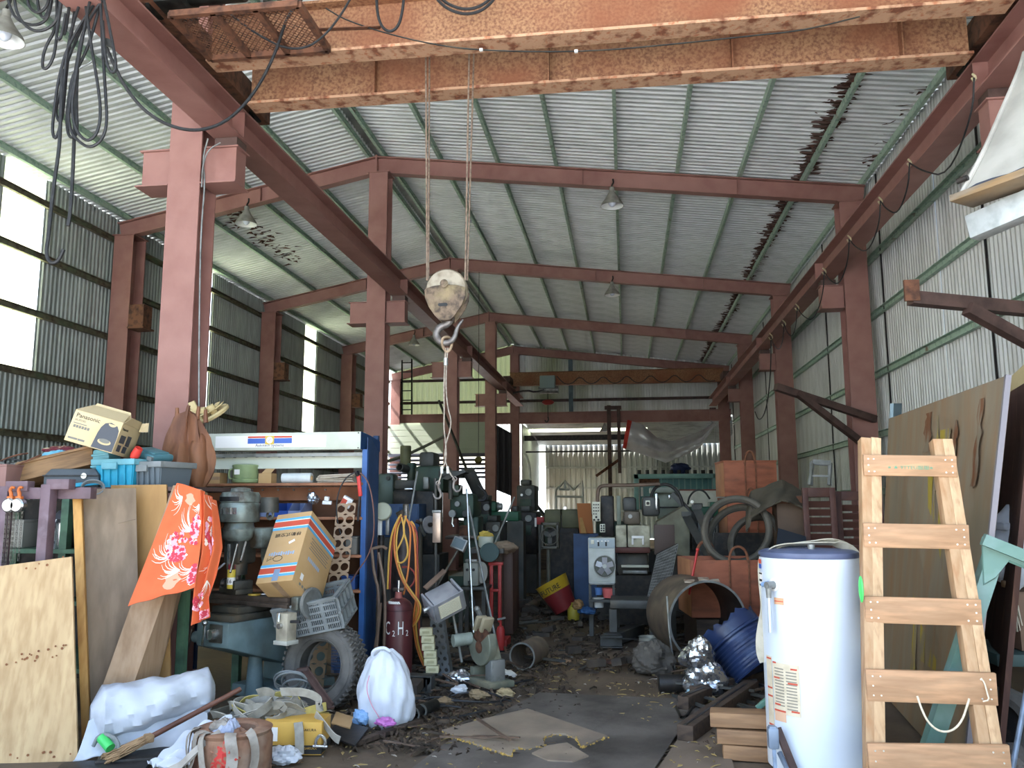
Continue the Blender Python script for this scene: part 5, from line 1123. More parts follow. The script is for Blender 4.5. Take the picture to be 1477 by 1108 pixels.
M().grid(bund, 44, 32).ob('wrap', white_tarp, t, world=True, ang=50)
for e_, i in ((ea, 0), (eb, 1)): b = M(); ring = [bund(i, k/32) for k in range(32)]; b.add(ring+[sum(ring, Vector())/32], [(k, (k+1) % 32, 32) for k in range(32)]); b.ob('end_fold', white_tarp, t, world=True)
def skirt(u, v):
    p0, p1 = at(128+170*u, 1040-30*u, Y=4.93+.4*u), at(105+200*u, 1094-62*u, Y=4.8+.35*u)
    q = p0.lerp(p1, v); q.z = max(.008, q.z*(1-v)+.012*v+.012*math.sin(u*22+v*4)); return q
M().grid(skirt, 40, 8, .004).ob('loose_skirt', white_tarp, t, world=True)
M().slab([bund(.8, .15)+Vector((0, -.012, .012)), bund(.97, .16)+Vector((0, -.012, .012)), bund(.97, .3)+Vector((0, -.008, .012)), bund(.8, .3)+Vector((0, -.008, .012))], .002).ob('faded_print', mat('faded_violet_print', '#b9b4cf', '#cfcfdf', s=26, r=.6), t, world=True) if False else None
t = thing('broom', 'old straw broom with a brown stick in front of the white tarp bundle', 'broom', at(215, 1066, Y=4.9))
hA, hB, hC = at(347, 994, Y=5.35), at(212, 1066, Y=4.95), at(148, 1100, Y=4.78); hC.z = max(hC.z, .03)
M().cyl(hA, hB, .017, n=12).ob('stick', mat('broom_stick', '#6b4637', '#573629', s=6, r=.5), t, world=True)
straw = mat('straw', '#9c7f5d', '#7b6145', s=20, r=.85); b = M(); d = (hC-hB); s_ = Vector((-d.y, d.x, 0)).normalized()
for i in range(70):
    k = rnd(-1, 1); e = rnd(.8, 1.05); b.tube([hB+s_*k*.03-d*.1+Vector((0, 0, rnd(-.02, .02))), hB+d*.5*e+s_*k*.055+Vector((0, 0, rnd(-.02, .02))), hB+d*e+s_*k*.08+Vector((0, 0, rnd(-.02, .02)))], .004, 4)
tag(b.ob('bristles', straw, t, world=True), kind='stuff'); M().bar(hB-d*.04-s_*.035, hB-d*.04+s_*.035, .05, .045).ob('binding', straw, t, world=True, bev=.008)
t = thing('green_tape_roll', 'bright green tape roll in a grey holder beside the broom head', 'tape', at(156, 1076, Y=4.88)); c = at(155, 1072, Y=4.88)
M().cyl(c+Vector((-.04, 0, .03)), c+Vector((.04, -.03, -.02)), .03, n=20).ob('roll', mat('bright_green', '#3fbf62', r=.35), t, world=True); M().tube([c+Vector((-.09, .0, -.02)), c+Vector((-.06, 0, .04)), c+Vector((0, 0, .05)), c+Vector((.08, -.02, .02)), c+Vector((.09, -.02, -.05))], .012, 8, smooth=1).ob('holder', grey_pl, t, world=True)
t = thing('black_mat', 'dark rubber mat lying flat at the bottom left in front of the broom', 'mat', at(150, 1100, Y=4.7)); M().box((at(150, 1100, Y=4.7).x, 4.68, .012), (.5, .3, .02), (0, 0, .3)).ob('sheet', black, t, world=True, bev=.004)
t = thing('dark_sheet', 'dark board lying on the floor behind the broom stick', 'board', at(260, 1060, Y=5.0)); M().box((at(262, 1062, Y=5.1).x, 5.15, .02), (.9, .55, .03), (0, 0, .35)).ob('board', black_metal, t, world=True, bev=.003)
# white cloth
wc = thing('white_cloth', 'crumpled white cloth lying between the broom and the rusty drum', 'cloth', at(285, 1060, Y=4.95))
def wcf(u, v):
    a = [(333, 1036), (300, 1044), (270, 1060), (238, 1086), (212, 1106)]; c = [(345, 1060), (322, 1078), (300, 1090), (270, 1098), (228, 1110)]
    k = min(int(u*4), 3); f_ = u*4-k; q0 = Vector((a[k][0]*(1-f_)+a[k+1][0]*f_, a[k][1]*(1-f_)+a[k+1][1]*f_, 0)); q1 = Vector((c[k][0]*(1-f_)+c[k+1][0]*f_, c[k][1]*(1-f_)+c[k+1][1]*f_, 0)); q = q0.lerp(q1, v)
    p = at(q.x, q.y, Y=5.05-.3*u-.02*v); p.z = max(.035, p.z*(1-.35*v))+.03*math.sin(v*15+u*3)*(1-u*.5)+.012*math.sin(u*26+v*6); p.z = max(p.z, .015); return p
M().grid(wcf, 40, 24, .004).ob('cloth', mat('white_cloth', '#cfd3da', '#bfc4cc', s=4, r=.8), wc, world=True, ang=60)
# rusty drum wrapped in plastic
p = at(337, 1100, Y=4.72); rd = thing('rusty_drum', 'rusty drum wrapped in torn plastic in the bottom left foreground', 'drum', (p.x, 4.7, 0)); rustd = mat('clay_rust', '#8d6a53', '#6d4a38', s=9, r=.85, b=.4, bs=25, c3='#a3907d', s3=4)
def drum(r_, h_): return (r_, h_)
M().lathe([(.0, .0), (.2, .0), (.215, .03), (.218, .2), (.205, .235), (.215, .255), (.2, .262), (.135, .262), (.125, .25), (.125, .1), (0, .1)], n=40).ob('shell', rustd, rd)
b = M(); b.ball((.05, -.2, .15), (.075, .03, .08), 12, 8, lambda d: 1+.3*math.sin(9*d.x+8*d.z)); b.ob('red_paint_patch', mat('red_flake', '#b5322c', '#8d6a53', s=30, t=.55, w=.05, r=.7), rd)
plast = mat('torn_plastic', '#9c958a', '#7f766b', s=10, r=.5, b=.2)
for i in range(6):
    a = (-2.75, -2.2, -1.95, -1.2, -.7, -2.5)[i]; r_ = .226+.004*i; M().ribbon([(r_*math.cos(a)*.75, r_*math.sin(a)*.75, .272), (r_*math.cos(a), r_*math.sin(a), .262), (r_*1.03*math.cos(a+.1), r_*1.03*math.sin(a+.1), .15), (r_*1.1*math.cos(a+rnd(-.45, .45)), r_*1.12*math.sin(a+.15), .02)], .03+rnd(0, .035), .004, side=lambda t_, a=a: (-math.sin(a), math.cos(a), .3+.5*math.sin(t_*5+a*7)), smooth=2).ob('plastic_strip', plast, rd)
for k in range(3): crumple((.03-.05*k, .02*k-.03, .2+.02*k), (.07, .06, .06), [rustd, mat('bluish_plastic', '#9fa6b8', r=.5) if 'bluish_plastic' not in bpy.data.materials else bpy.data.materials['bluish_plastic'], plast][k], rd, 'stuffing', 20+k, .5)
t = thing('rope_strand', 'frayed pale strap hanging off the rusty drum to the lower left', 'strap', at(300, 1080, Y=4.6))
for k in range(3): M().ribbon([at(318-6*k, 1056+4*k, Y=4.56), at(296-4*k, 1070+3*k, Y=4.5), at(272, 1092+3*k, Y=4.47), at(250-8*k, 1116, Y=4.45)], .035, .006, side=(0, .5, 1), smooth=2).ob('strand', plast, t, world=True)
# yellow carton
p = at(418, 1083, Y=5.12); t = thing('yellow_carton', 'yellow carton with a black band under the strap pile', 'box', (p.x, 5.22, 0), (0, 0, .1)); yel = mat('yellow_card', '#caa04a', '#bb9140', s=4, r=.65)
M().box((0, 0, .095), (.37, .22, .19)).ob('body', yel, t, bev=.003); M().box((0, -.1115, .032), (.37, .002, .05)).ob('black_band', ink, t); M().box((.1855, 0, .032), (.002, .22, .05)).ob('black_band', ink, t)
text('SAKURA', .022, ink, t, (.11, -.1115, .145), FRONT); text('SAKURA', .02, yel, t, (.12, -.1135, .04), FRONT); text('櫻花', .034, yel, t, (-.08, -.1135, .032), FRONT); M().cyl((-.15, -.1125, .032), (-.15, -.1145, .032), .014, n=14).ob('round_mark', yel, t)
M().box((-.12, -.1115, .12), (.07, .002, .08)).ob('white_label', white_print, t)
# strap pile
strap_m = [mat('khaki_webbing', '#928d80', '#7a766a', s=14, r=.8, b=.1, bs=120), mat('pale_webbing', '#a5a094', '#8d887c', s=14, r=.8, b=.1, bs=120), mat('yellow_webbing', '#b8a75e', '#9d8f55', s=14, r=.8)]
sp = thing('strap_pile', 'tangled pile of khaki webbing straps on the floor left of the tyre', 'straps', at(400, 1060, Y=5.4))
random.seed(11)
cc = at(402, 1025, Y=5.4)
crumple((cc.x-sp.location.x, .04, -.05-0*sp.location.z), (.36, .2, .12), dkgrey, sp, 'bundle_core', 5, .3)
for i in range(11):
    P = []; a0_ = rnd(0, 6.28); rx, ry = rnd(.14, .36), rnd(.08, .2); cx_, cy_ = cc.x+rnd(-.12, .12), cc.y+rnd(-.08, .06); n = random.randint(7, 12)
    for k in range(n):
        a = a0_+k*.85; P.append(Vector((cx_+rx*math.cos(a)*rnd(.8, 1.1), cy_+ry*math.sin(a)-.0, max(.06, .2+.06*math.sin(a*1.7+i)-.25*max(0, abs(cx_+rx*math.cos(a)-cc.x)-.18)+rnd(-.03, .03)))))
    M().ribbon(P, .055, .006, side=lambda q, i=i: (.3*math.sin(q*9+i), -.45+.4*math.sin(q*6+i), 1), smooth=2).ob('strap', strap_m[2 if i in (3, 8) else i % 2], sp, world=True)
for pts in ([(372, 1000), (386, 996), (394, 1004), (388, 1018), (372, 1030), (358, 1036)], [(392, 1018), (408, 1016), (410, 1030), (400, 1040), (384, 1040)], [(430, 1042), (432, 1060), (432, 1088)], [(455, 1030), (470, 1048), (482, 1064), (490, 1068)], [(405, 998), (440, 998), (462, 1008), (464, 1022), (456, 1018)]):
    M().ribbon([at(x, y, Y=5.2-.03*(k % 2)) if y < 1050 else at(x, y, Y=5.1) for k, (x, y) in enumerate(pts)], .055, .006, side=(0, .7, .7) if pts[2][1] > 1080 else (.1, -.4, 1), smooth=2).ob('strap', strap_m[pts[0][0] % 2], sp, world=True) if pts[0][0] != 430 else M().ribbon([at(x, y, Y=5.08) for x, y in pts], .055, .006, side=(1, 0, 0), smooth=1).ob('strap', strap_m[1], sp, world=True)
random.seed(12)
t = thing('white_rag', 'crumpled pale rag on the floor in front of the yellow carton', 'rag', at(412, 1095, Y=4.95)); crumple((0, 0, .02), (.11, .06, .05), mat('pale_rag', '#c3c6cc', r=.8), t, 'rag', 31, .45)
t = thing('small_clevis', 'small steel shackle on the floor right of the yellow carton', 'shackle', at(462, 1082, Y=5.1)); M().tube([(-.03, 0, .02), (-.03, 0, .06), (0, 0, .09), (.03, 0, .06), (.03, 0, .02)], .01, 8, smooth=2).ob('bow', chrome, t); M().cyl((-.045, 0, .02), (.045, 0, .02), .01).ob('pin', chrome, t)
# white sack
p = at(552, 1043, Y=5.75); ws = thing('white_sack', 'plump white plastic sack tied at the top in front of the gas cylinder', 'sack', (p.x, 5.85, 0)); sackm = mat('white_sack', '#cdd2da', '#bcc2cb', s=5, r=.5, b=.35, bs=14)
def sack(u, v):
    a = 2*PI*u; z = v*.5; prof_ = [(0, .14), (.06, .185), (.2, .195), (.34, .165), (.44, .12), (.5, .05)]
    for (z0_, r0_), (z1_, r1_) in zip(prof_, prof_[1:]):
        if z <= z1_+1e-9: f_ = (z-z0_)/(z1_-z0_); r_ = r0_*(1-f_)+r1_*f_; break
    r_ *= 1+.05*math.sin(5*a+6*v)+.035*math.sin(11*a-8*v)+.02*math.sin(19*a+13*v)
    return (r_*math.cos(a)-.02*v, r_*.85*math.sin(a), z+.01*math.sin(3*a)*v)
M().grid(sack, 56, 26).ob('bag', sackm, ws, ang=60); top_ = [sack(k/24, 1) for k in range(24)]; b = M(); b.add(top_+[(-.02, 0, .5)], [(k, (k+1) % 24, 24) for k in range(24)]); b.ob('gather', sackm, ws); b = M(); bt = [sack(k/24, 0) for k in range(24)]; b.add(bt, [tuple(range(24))]); b.ob('underside', sackm, ws)
M().tube([(-.08, -.16, .36), (-.1, -.17, .28), (-.06, -.185, .18), (0.0, -.19, .1), (.04, -.18, .03)], .003, 5, smooth=2).ob('pink_string', mat('pink_string', '#d58aa0', r=.6), ws)
M().tube([(-.1, -.02, .44), (-.1, -.05, .5), (-.02, -.06, .53), (.03, -.05, .5)], .012, 8, smooth=2).ob('knot', sackm, ws)
t = thing('magenta_scrap', 'small magenta plastic scrap at the foot of the white sack', 'scrap', at(557, 1046, Y=5.6)); crumple((0, 0, .02), (.06, .04, .03), mat('magenta_plastic', '#b56ab0', r=.4), t, 'scrap', 41, .5)
t = thing('blue_scrap', 'light blue plastic scrap left of the white sack', 'scrap', at(519, 1040, Y=5.7)); crumple((0, 0, .02), (.05, .04, .05), mat('light_blue_film', '#7fa6cf', r=.4), t, 'scrap', 42, .6)
t = thing('folded_sheet', 'folded dark cardboard sheet on the floor beside the strap pile', 'sheet', at(500, 1055, Y=5.5)); M().slab([at(470, 1062, Y=5.4), at(512, 1078, Y=5.2), at(532, 1052, Y=5.55), at(490, 1040, Y=5.75)], .01).ob('sheet', black_metal, t, world=True); M().slab([at(478, 1045, Y=5.65), at(505, 1052, Y=5.5), at(510, 1036, Y=5.8), at(485, 1028, Y=5.95)], .008).ob('flap', card, t, world=True)
# ================================================================ right foreground
wood = mat('ladder_wood', '#bb9a76', '#ac8a66', s=4, t=.5, w=.2, r=.65, st=(9, 9, 1.2), c3='#9c6a40', s3=3, t3=.66)
wood_p = mat('pale_ladder_wood', '#cbab85', '#ba9670', s=4, t=.5, w=.2, r=.65, st=(9, 9, 1), c3='#8f6a48', s3=6, t3=.7)
rung_m = mat('ladder_rung_wood', '#b08b69', '#a27c5b', s=5, t=.5, w=.2, r=.6, st=(1.2, 9, 9), c3='#d0a077', s3=4, t3=.66)
ld = thing('wooden_ladder', 'tall wooden step ladder of doubled boards standing in front of the big brown sheet', 'ladder', at(1345, 1108, Y=4.62))
def yl(py): return 4.62+(1108-py)/474*.42
def lp(px_, py_, dy=0): return at(px_, py_, Y=yl(py_)+dy)
for a, c, m_ in ((1246.5, 1255, wood), (1261, 1266.5, wood_p), (1349.5, 1421.5, wood), (1363.5, 1439, wood_p)):
    k = (c-a)/474
    M().bar(lp(a, 634 if a < 1300 else 636), lp(c+k*12, 1120), .054, .075, up=(0, -1, 0)).ob('rail_board', m_, ld, world=True, bev=.003)
scr = mat('screw_head', '#d9d4c8', r=.3, m=.5)
for i, (x0, y0, x1, y1, hh) in enumerate(((1245, 671, 1379, 673, 28), (1245, 772, 1397, 775, 32), (1247, 879, 1415, 884, 34), (1249, 988, 1437, 994, 40), (1252, 1097, 1457, 1100, 43))):
    p, q = lp(x0, y0, -.055), lp(x1, y1, -.055); h_ = hh*yl(y0)/1208
    r_ = M().bar(p, q, .028, h_).ob('rung', rung_m, ld, world=True, bev=.003)
    for f_ in (.05, .11, .88, .95):
        for dz in (-.3, 0, .3):
            if f_ in (.11, .88) and dz == 0: continue
            c = p.lerp(q, f_)+Vector((0, -.0145, dz*h_)); M().cyl(c, c+Vector((0, -.003, 0)), .0045, n=8).ob('screw', scr, r_, world=True)
    if i == 0:
        I_ = MW[ld].inverted(); c = p.lerp(q, .5)+Vector((0, -.0155, -.012)); gp = mat('faded_green_ink', '#6a9a7c', r=.8)
        text('※ ★ 9TTEU服服※', .026, gp, ld, I_ @ c, basis(q-p, (0, -1, 0)), sx=1.2)
t = thing('rope_loop', 'pale thin rope hanging in a loop from the fourth rung of the ladder', 'rope', lp(1345, 1050, -.08))
M().tube([lp(x, y, -.085) for x, y in ((1323, 1004), (1328, 1020), (1338, 1042), (1355, 1056), (1374, 1055), (1388, 1040), (1396, 1015), (1398, 1008))], .0055, 7, smooth=2).ob('rope', mat('pale_cord', '#d8ccb4', '#c4b79e', s=40, r=.8), t, world=True)
M().tube([lp(x, y, -.082) for x, y in ((1415, 978), (1420, 985), (1424, 1000), (1427, 1010), (1418, 1012))], .004, 6, smooth=1).ob('knot', bpy.data.materials['pale_cord'], t, world=True)
t = thing('green_tag', 'bright green tag stuck between water heater and ladder', 'tag', at(1242, 850, Y=4.72)); M().ball((0, 0, 0), (.012, .03, .07), 10, 8).ob('tag', mat('neon_green', '#52d96a', r=.4), t)

# water heater
wh = thing('water_heater', 'tall white cylindrical water heater with warning labels and a blue grey cap', 'water heater', (at(1180, 1108, Y=5.2).x+.005, 5.2, 0), (0, 0, 0))
enam = mat('white_enamel', '#d7e0ea', '#cfd9e4', s=2, r=.28, spec=.5); capm = mat('blue_grey_cap', '#5b6480', '#4f5873', s=5, r=.4)
R_h, H_h = .277, 1.19
M().lathe([(0, .03), (R_h-.005, .03), (R_h, .035), (R_h, H_h), (R_h-.004, H_h+.003), (0, H_h+.003)], n=64).ob('tank', enam, wh)
M().lathe([(R_h+.002, H_h-.0), (R_h+.004, H_h+.004), (R_h+.002, H_h+.03), (R_h-.03, H_h+.042), (.1, H_h+.05), (0, H_h+.05)], n=64).ob('cap', capm, wh)
for k in range(6): M().cyl((.18*math.cos(k), .18*math.sin(k), 0), (.18*math.cos(k), .18*math.sin(k), .035), .025, n=12).ob('foot', grey_metal, wh)
M().cyl((.0, -.1, H_h+.04), (.0, -.1, H_h+.075), .02, n=14).ob('pipe_stub', grey_metal, wh)
dcam = (Vector((0, 0, 0))-MW[wh].translation); acam = math.atan2(dcam.y, dcam.x)
def on_tank(px_, z, out=0):            # point on the tank at picture column px_
    s_ = max(-.99, min(.99, (px_-1178.5)/65)); a = acam+math.asin(s_); return Vector(((R_h+out)*math.cos(a), (R_h+out)*math.sin(a), z)), a
def zpx(py): return 1.5-(py-727)/1208*4.95
def patch(px0, px1, py0, py1, m_, nm, out=.001, t_=.0012):
    a0, a1 = on_tank(px0, 0)[1], on_tank(px1, 0)[1]; z0, z1 = zpx(py1), zpx(py0); n = 10
    def f_(u, v): a = a0+(a1-a0)*u; return ((R_h+out+t_)*math.cos(a), (R_h+out+t_)*math.sin(a), z0+(z1-z0)*v)
    return M().grid(f_, n, 1, -t_).ob(nm, m_, wh)
lab_m = mat('buff_label', '#d9cdb4', '#cabda2', s=20, r=.6); fine = mat('fine_print', '#8d877a', r=.7)
patch(1127.5, 1160.5, 943, 1010, lab_m, 'warning_label'); patch(1119.5, 1126.5, 937, 1046, lab_m, 'side_label'); patch(1128, 1142, 1005, 1020, mat('orange_buff_label', '#d8b193', r=.6), 'small_label'); patch(1133.5, 1145.5, 856, 865, mat('orange_buff_label2', '#d9a981', r=.6), 'small_label')
for (a, c, y) in ((1128, 1132, 942.5), (1150, 1158, 948), (1129, 1136, 962), (1146, 1158, 967), (1129, 1136, 997), (1149, 1159, 1003), (1128, 1142, 1005), (1120, 1126, 939), (1120, 1126, 978), (1120, 1126, 989), (1120, 1126, 1027)): patch(a, c, y, y+2.2, red_print, 'red_line', .0022)
for y in range(950, 1002, 4): patch(1130, 1141, y, y+1.6, fine, 'print_line', .0022); patch(1144, 1157, y+3, y+4.6, fine, 'print_line', .0022)
for y in (860,): patch(1134, 1145, y, y+1.2, red_print, 'red_line', .0022)
for a, c, y0, y1, m_ in ((1114.2, 1117, 800, 802, ink), (1114.2, 1118, 806, 812, red_print), (1114.2, 1118, 813, 819, bpy.data.materials['royal_blue_print']), (1114.2, 1119, 824, 843, white_print), (1114.2, 1118.5, 825, 827, ink), (1114.2, 1118.5, 834, 837, ink), (1114.2, 1119.5, 841, 843, ink)): patch(a, c, y0, y1, m_, 'side_sticker', .0016 if m_ is white_print else .003)
p, a = on_tank(1134, zpx(839)); n_ = Vector((math.cos(a), math.sin(a), 0)); tn = Vector((-n_.y, n_.x, 0))
M().cyl(p, p+n_*.006, .036, n=24).ob('collar', white_print, wh); v_ = M().cyl(p, p+n_*.06, .022, .02, 16).ob('relief_valve', grey_metal, wh)
M().cyl(p+n_*.045-Vector((0, 0, -.01)), p+n_*.045-tn*.045, .014, n=10).ob('lever', mat('pale_blue_lever', '#7f9fc6', r=.4), v_); M().cyl(p+n_*.045, p+n_*.045-Vector((0, 0, .07)), .018, .014).ob('outlet', grey_metal, v_)
M().cyl(p+n_*.045-Vector((0, 0, .06)), p+n_*.045-Vector((0, 0, .26)), .011, n=12).ob('drain_pipe', mat('pale_pipe2', '#b9c2cc', r=.35, m=.3), wh)
# strap over the heater
st = thing('webbing_strap', 'pale webbing strap laid over the water heater with a loop hanging down its left', 'strap', at(1180, 790, Y=5.2))
web = mat('cream_webbing', '#b8b2a0', '#a29b87', s=16, r=.85, b=.15, bs=140)
for pts in ([(1240, 840), (1240, 815), (1234, 800), (1222, 790), (1200, 786), (1178, 786), (1150, 787), (1128, 788), (1113, 793), (1104, 806), (1103, 830), (1106, 860), (1108, 880), (1103, 905), (1100, 925), (1101, 945), (1106, 957)],
            [(1240, 815), (1226, 792), (1205, 784), (1185, 782), (1160, 785), (1135, 788), (1116, 797), (1107, 812), (1107, 840), (1110, 870), (1109, 890), (1112, 910), (1115, 930), (1112, 948), (1106, 957)]):
    k = 0 if len(pts) > 15 else .04
    M().ribbon([at(x, y, Y=5.2+k) for x, y in [(x-(4 if y > 792 and x < 1150 else 0), y-2) for x, y in pts]], .05, .006, side=lambda q: (.25, -.9, .3) if .25 < q < .55 else (1, -.35, .2), smooth=2).ob('strap', web, st, world=True)
# timber stack, hand truck, green rail
pal = mat('weathered_timber', '#a3805e', '#8c6a4b', s=4, t=.5, w=.2, r=.75, st=(1, 9, 9), c3='#6f5440', s3=3, t3=.62)
tp_ = thing('timber_pallet', 'small stack of weathered timber boards on short legs left of the water heater', 'pallet', (at(1078, 1100, Y=5.35).x, 5.4, 0), (0, 0, -.12))
for i, (z, x0) in enumerate(((.225, -.2), (.13, -.165), (.04, -.135))): M().box(((x0+.25)/2, 0, z), (.25-x0, .16, .082), (0, .02*(i-1), .03*i)).ob('board', pal, tp_, bev=.006)
for x in (-.05, .09): M().bar((x, -.02, .0), (x-.02, 0, .08), .07, .07).ob('block', pal, tp_, bev=.004)
M().box((.02, .12, .1), (.3, .06, .2)).ob('backing', pal, tp_)
ht_ = thing('hand_truck', 'blue grey hand truck fitting with a dark blade at the foot of the water heater', 'hand truck', at(1118, 1090, Y=4.95))
bg = mat('blue_grey_steel2', '#8391a3', '#68727f', s=10, r=.45, m=.3); M().box(at(1115, 1064, Y=4.95), (.055, .06, .11)).ob('bracket', bg, ht_, world=True, bev=.008); M().box(at(1114, 1051, Y=4.95), (.04, .05, .03)).ob('bracket_head', bg, ht_, world=True, bev=.006); M().bar(at(1116, 1076, Y=4.95), at(1119, 1118, Y=4.9), .02, .02).ob('stem', bg, ht_, world=True); M().bar(at(1121, 1050, Y=4.98), at(1146, 1112, Y=4.9), .05, .012).ob('blade', steel_dark, ht_, world=True); M().bar(at(1124, 1085, Y=4.95), at(1136, 1110, Y=4.9), .02, .02).ob('stay', bg, ht_, world=True)
gp_ = mat('pale_green_paint', '#6fa08f', '#5d8c7c', s=8, r=.5, c3='#8a7a5c', s3=7, t3=.72)
t = thing('green_rail', 'pale green steel rail lying between the timber stack and the blue drum', 'rail', at(1108, 1005, Y=5.7)); M().bar(at(1092, 1022, Y=5.7), at(1135, 985, Y=5.7), .04, .03).ob('rail', gp_, t, world=True, bev=.003); M().tube([at(1112, 1000, Y=5.65), at(1111, 990, Y=5.65), at(1116, 982, Y=5.65), at(1124, 984, Y=5.65)], .014, 8, smooth=2).ob('hook', grey_metal, t, world=True)
# big sheets on the right
sheet_m = mat('brown_stained_sheet', '#8b7d69', '#7a6d5b', s=1.6, t=.5, w=.2, r=.6, st=(3, 3, .35), c3='#8a6238', s3=2.2, t3=.62)
sh_ = thing('stained_sheet', 'big brown stained board leaning along the right wall behind the ladder', 'board', at(1390, 1085, Y=5.05))
S0, S1, S2, S3 = at(1388, 1090, Y=5.02), at(1262, 948, Y=7.5), at(1282, 604, Y=7.6), at(1454, 541, Y=5.0)
S1.z = .01; S0.z = .01
M().slab([S0, S1, S2, S3], .02).ob('board', sheet_m, sh_, world=True); M().bar(S0, S3, .022, .03, up=(1, 0, 0)).ob('metal_edge', mat('grey_edge', '#7e7a80', r=.4, m=.4), sh_, world=True)
nn = (S1-S0).cross(S2-S0).normalized(); nn = -nn if nn.x > 0 else nn
yst = mat('yellow_paint_streak', '#a18b32', '#81735f', s=5, t=.52, w=.06, r=.7, st=(2, 2, .3))
def onS(u, v): return (S0*(1-u)+S1*u)*(1-v)+(S3*(1-u)+S2*u)*v+nn*.002
for u0, u1, v0, v1 in ((.3, .37, .2, .9), (.42, .46, .2, .8), (.5, .55, .15, .7), (.4, .41, .4, .95)):
    b = M(); N_ = 14; L = [onS(u0+rnd(-.01, .01)+.004*i, v0+(v1-v0)*i/N_) for i in range(N_+1)]; Rr = [onS(u1+rnd(-.012, .012)+.004*i, v0+(v1-v0)*i/N_) for i in range(N_+1)]
    b.add(L+Rr, [(i, i+1, N_+2+i, N_+1+i) for i in range(N_)]); b.ob('paint_streak', yst, sh_, world=True)
rst = mat('rust_streak', '#6f4528', '#81735f', s=8, t=.5, w=.08, r=.8, st=(2, 2, .4))
for u0, u1, v0, v1 in ((.13, .155, .72, .96), (.52, .58, .84, .97), (.3, .33, .8, .92)):
    b = M(); N_ = 10; L = [onS(u0+rnd(-.012, .012), v0+(v1-v0)*i/N_) for i in range(N_+1)]; Rr = [onS(u1+rnd(-.015, .015), v0+(v1-v0)*i/N_) for i in range(N_+1)]
    b.add(L+Rr, [(i, i+1, N_+2+i, N_+1+i) for i in range(N_)]); b.ob('rust_streak', rst, sh_, world=True)
t = thing('rusty_plate', 'dark rusty brown plate leaning behind the big stained board at the right edge', 'plate', at(1430, 1060, Y=5.2)); dr = mat('dark_rust_plate', '#54392f', '#442d26', s=3, r=.8, b=.15, c3='#74543f', s3=5, t3=.68, st=(3, 3, .5))
r0, r1, r2, r3 = at(1432, 1080, Y=5.1), at(1395, 930, Y=7.4), at(1400, 600, Y=7.4), at(1490, 545, Y=5.05); r0.z = r1.z = .01
M().slab([r0, r1, r2, r3], .03).ob('plate', dr, t, world=True)
t = thing('buff_sheet', 'pale buff sheet leaning behind the rusty plate at the right edge', 'board', (3.0, 6.6, 0)); M().slab([Vector((3.0, 6.25, .01)), Vector((3.0, 7.0, .01)), at(1440, 560, Y=7.0), at(1505, 500, Y=6.25)], .03).ob('sheet', mat('buff_board', '#b3a27c', '#a39069', s=4, r=.7), t, world=True)
t = thing('blue_grey_board', 'narrow blue grey sheet edge standing left of the big stained board', 'panel', at(1262, 930, Y=7.7)); u0, u1 = at(1266, 935, Y=7.75), at(1278, 930, Y=7.9); u0.z = u1.z = .01; M().slab([u0, u1, at(1296, 582, Y=7.9), at(1284, 582, Y=7.75)], .03).ob('panel', mat('blue_grey_panel', '#8398a0', '#6f848d', s=4, r=.5), t, world=True)
# green trestle
tr = thing('green_trestle', 'blue green painted steel trestle leg slanting behind the ladder', 'trestle', at(1330, 1085, Y=4.95))
tg = mat('blue_green_paint', '#64857a', '#56766b', s=6, r=.5, c3='#8fa8a6', s3=3, t3=.6)
tb, tt = at(1324, 1095, Y=4.95), at(1436, 800, Y=4.86); tb.z = .01
M().bar(tb, tt, .085, .02, up=(0, -1, 0)).ob('leg_flange', tg, tr, world=True); M().bar(tb+Vector((-.038, .03, 0)), tt+Vector((-.038, .03, 0)), .012, .07, up=(0, -1, 0)).ob('leg_flange', tg, tr, world=True)
M().slab([at(1417, 774, Y=4.84), at(1424, 776, Y=4.84), at(1500, 806, Y=4.8), at(1500, 826, Y=4.8), at(1456, 808, Y=4.82), at(1437, 832, Y=4.84), at(1420, 842, Y=4.85)], .015).ob('gusset', tg, tr, world=True)
M().bar(at(1418, 778, Y=4.82), at(1510, 815, Y=4.78), .06, .06).ob('cross_arm', tg, tr, world=True); u = at(1512, 815, Y=4.78); M().bar(u, (u.x+.25, u.y, .01), .07, .03, up=(0, -1, 0)).ob('far_leg', tg, tr, world=True)
t = thing('white_sack', 'white cloth sack at the right edge above the brown carton', 'sack', at(1462, 840, Y=5.6)); M().ball(Vector((0.03, 0, .2)), (.15, .13, .25), 24, 16, lambda d: 1+.06*math.sin(7*d.x+9*d.z)+.05*math.sin(13*d.z-6*d.x)).ob('sack', sackm, t, ang=60); M().box((.0, 0, .33), (.2, .2, .05), (0, .1, .2)).ob('folded_mouth', sackm, t, bev=.02)
t = thing('fibre_brush', 'pale fibre brush hanging below the white sack at the right edge', 'brush', at(1453, 845, Y=5.5)); b = M()
for i in range(36): x = rnd(-.03, .05); b.tube([(x*.4, rnd(-.02, .02), 0), (x, rnd(-.03, .03), -.12), (x*1.3, rnd(-.03, .03), -.22-rnd(0, .05))], .003, 4)
tag(b.ob('bristles', mat('pale_fibre', '#c3bba8', r=.8), t), kind='stuff'); M().box((.01, 0, .01), (.07, .06, .04)).ob('head', plank_m, t, bev=.006)
t = thing('brown_carton', 'brown carton below the white sack at the right edge', 'box', (at(1490, 900, Y=5.7).x, 5.7, .62)); M().box((0, 0, .17), (.28, .3, .34)).ob('body', mat('dull_carton', '#7d6453', r=.8), t, bev=.004); M().box((0, 0, .343), (.29, .31, .006)).ob('flap', bpy.data.materials['dull_carton'], t)
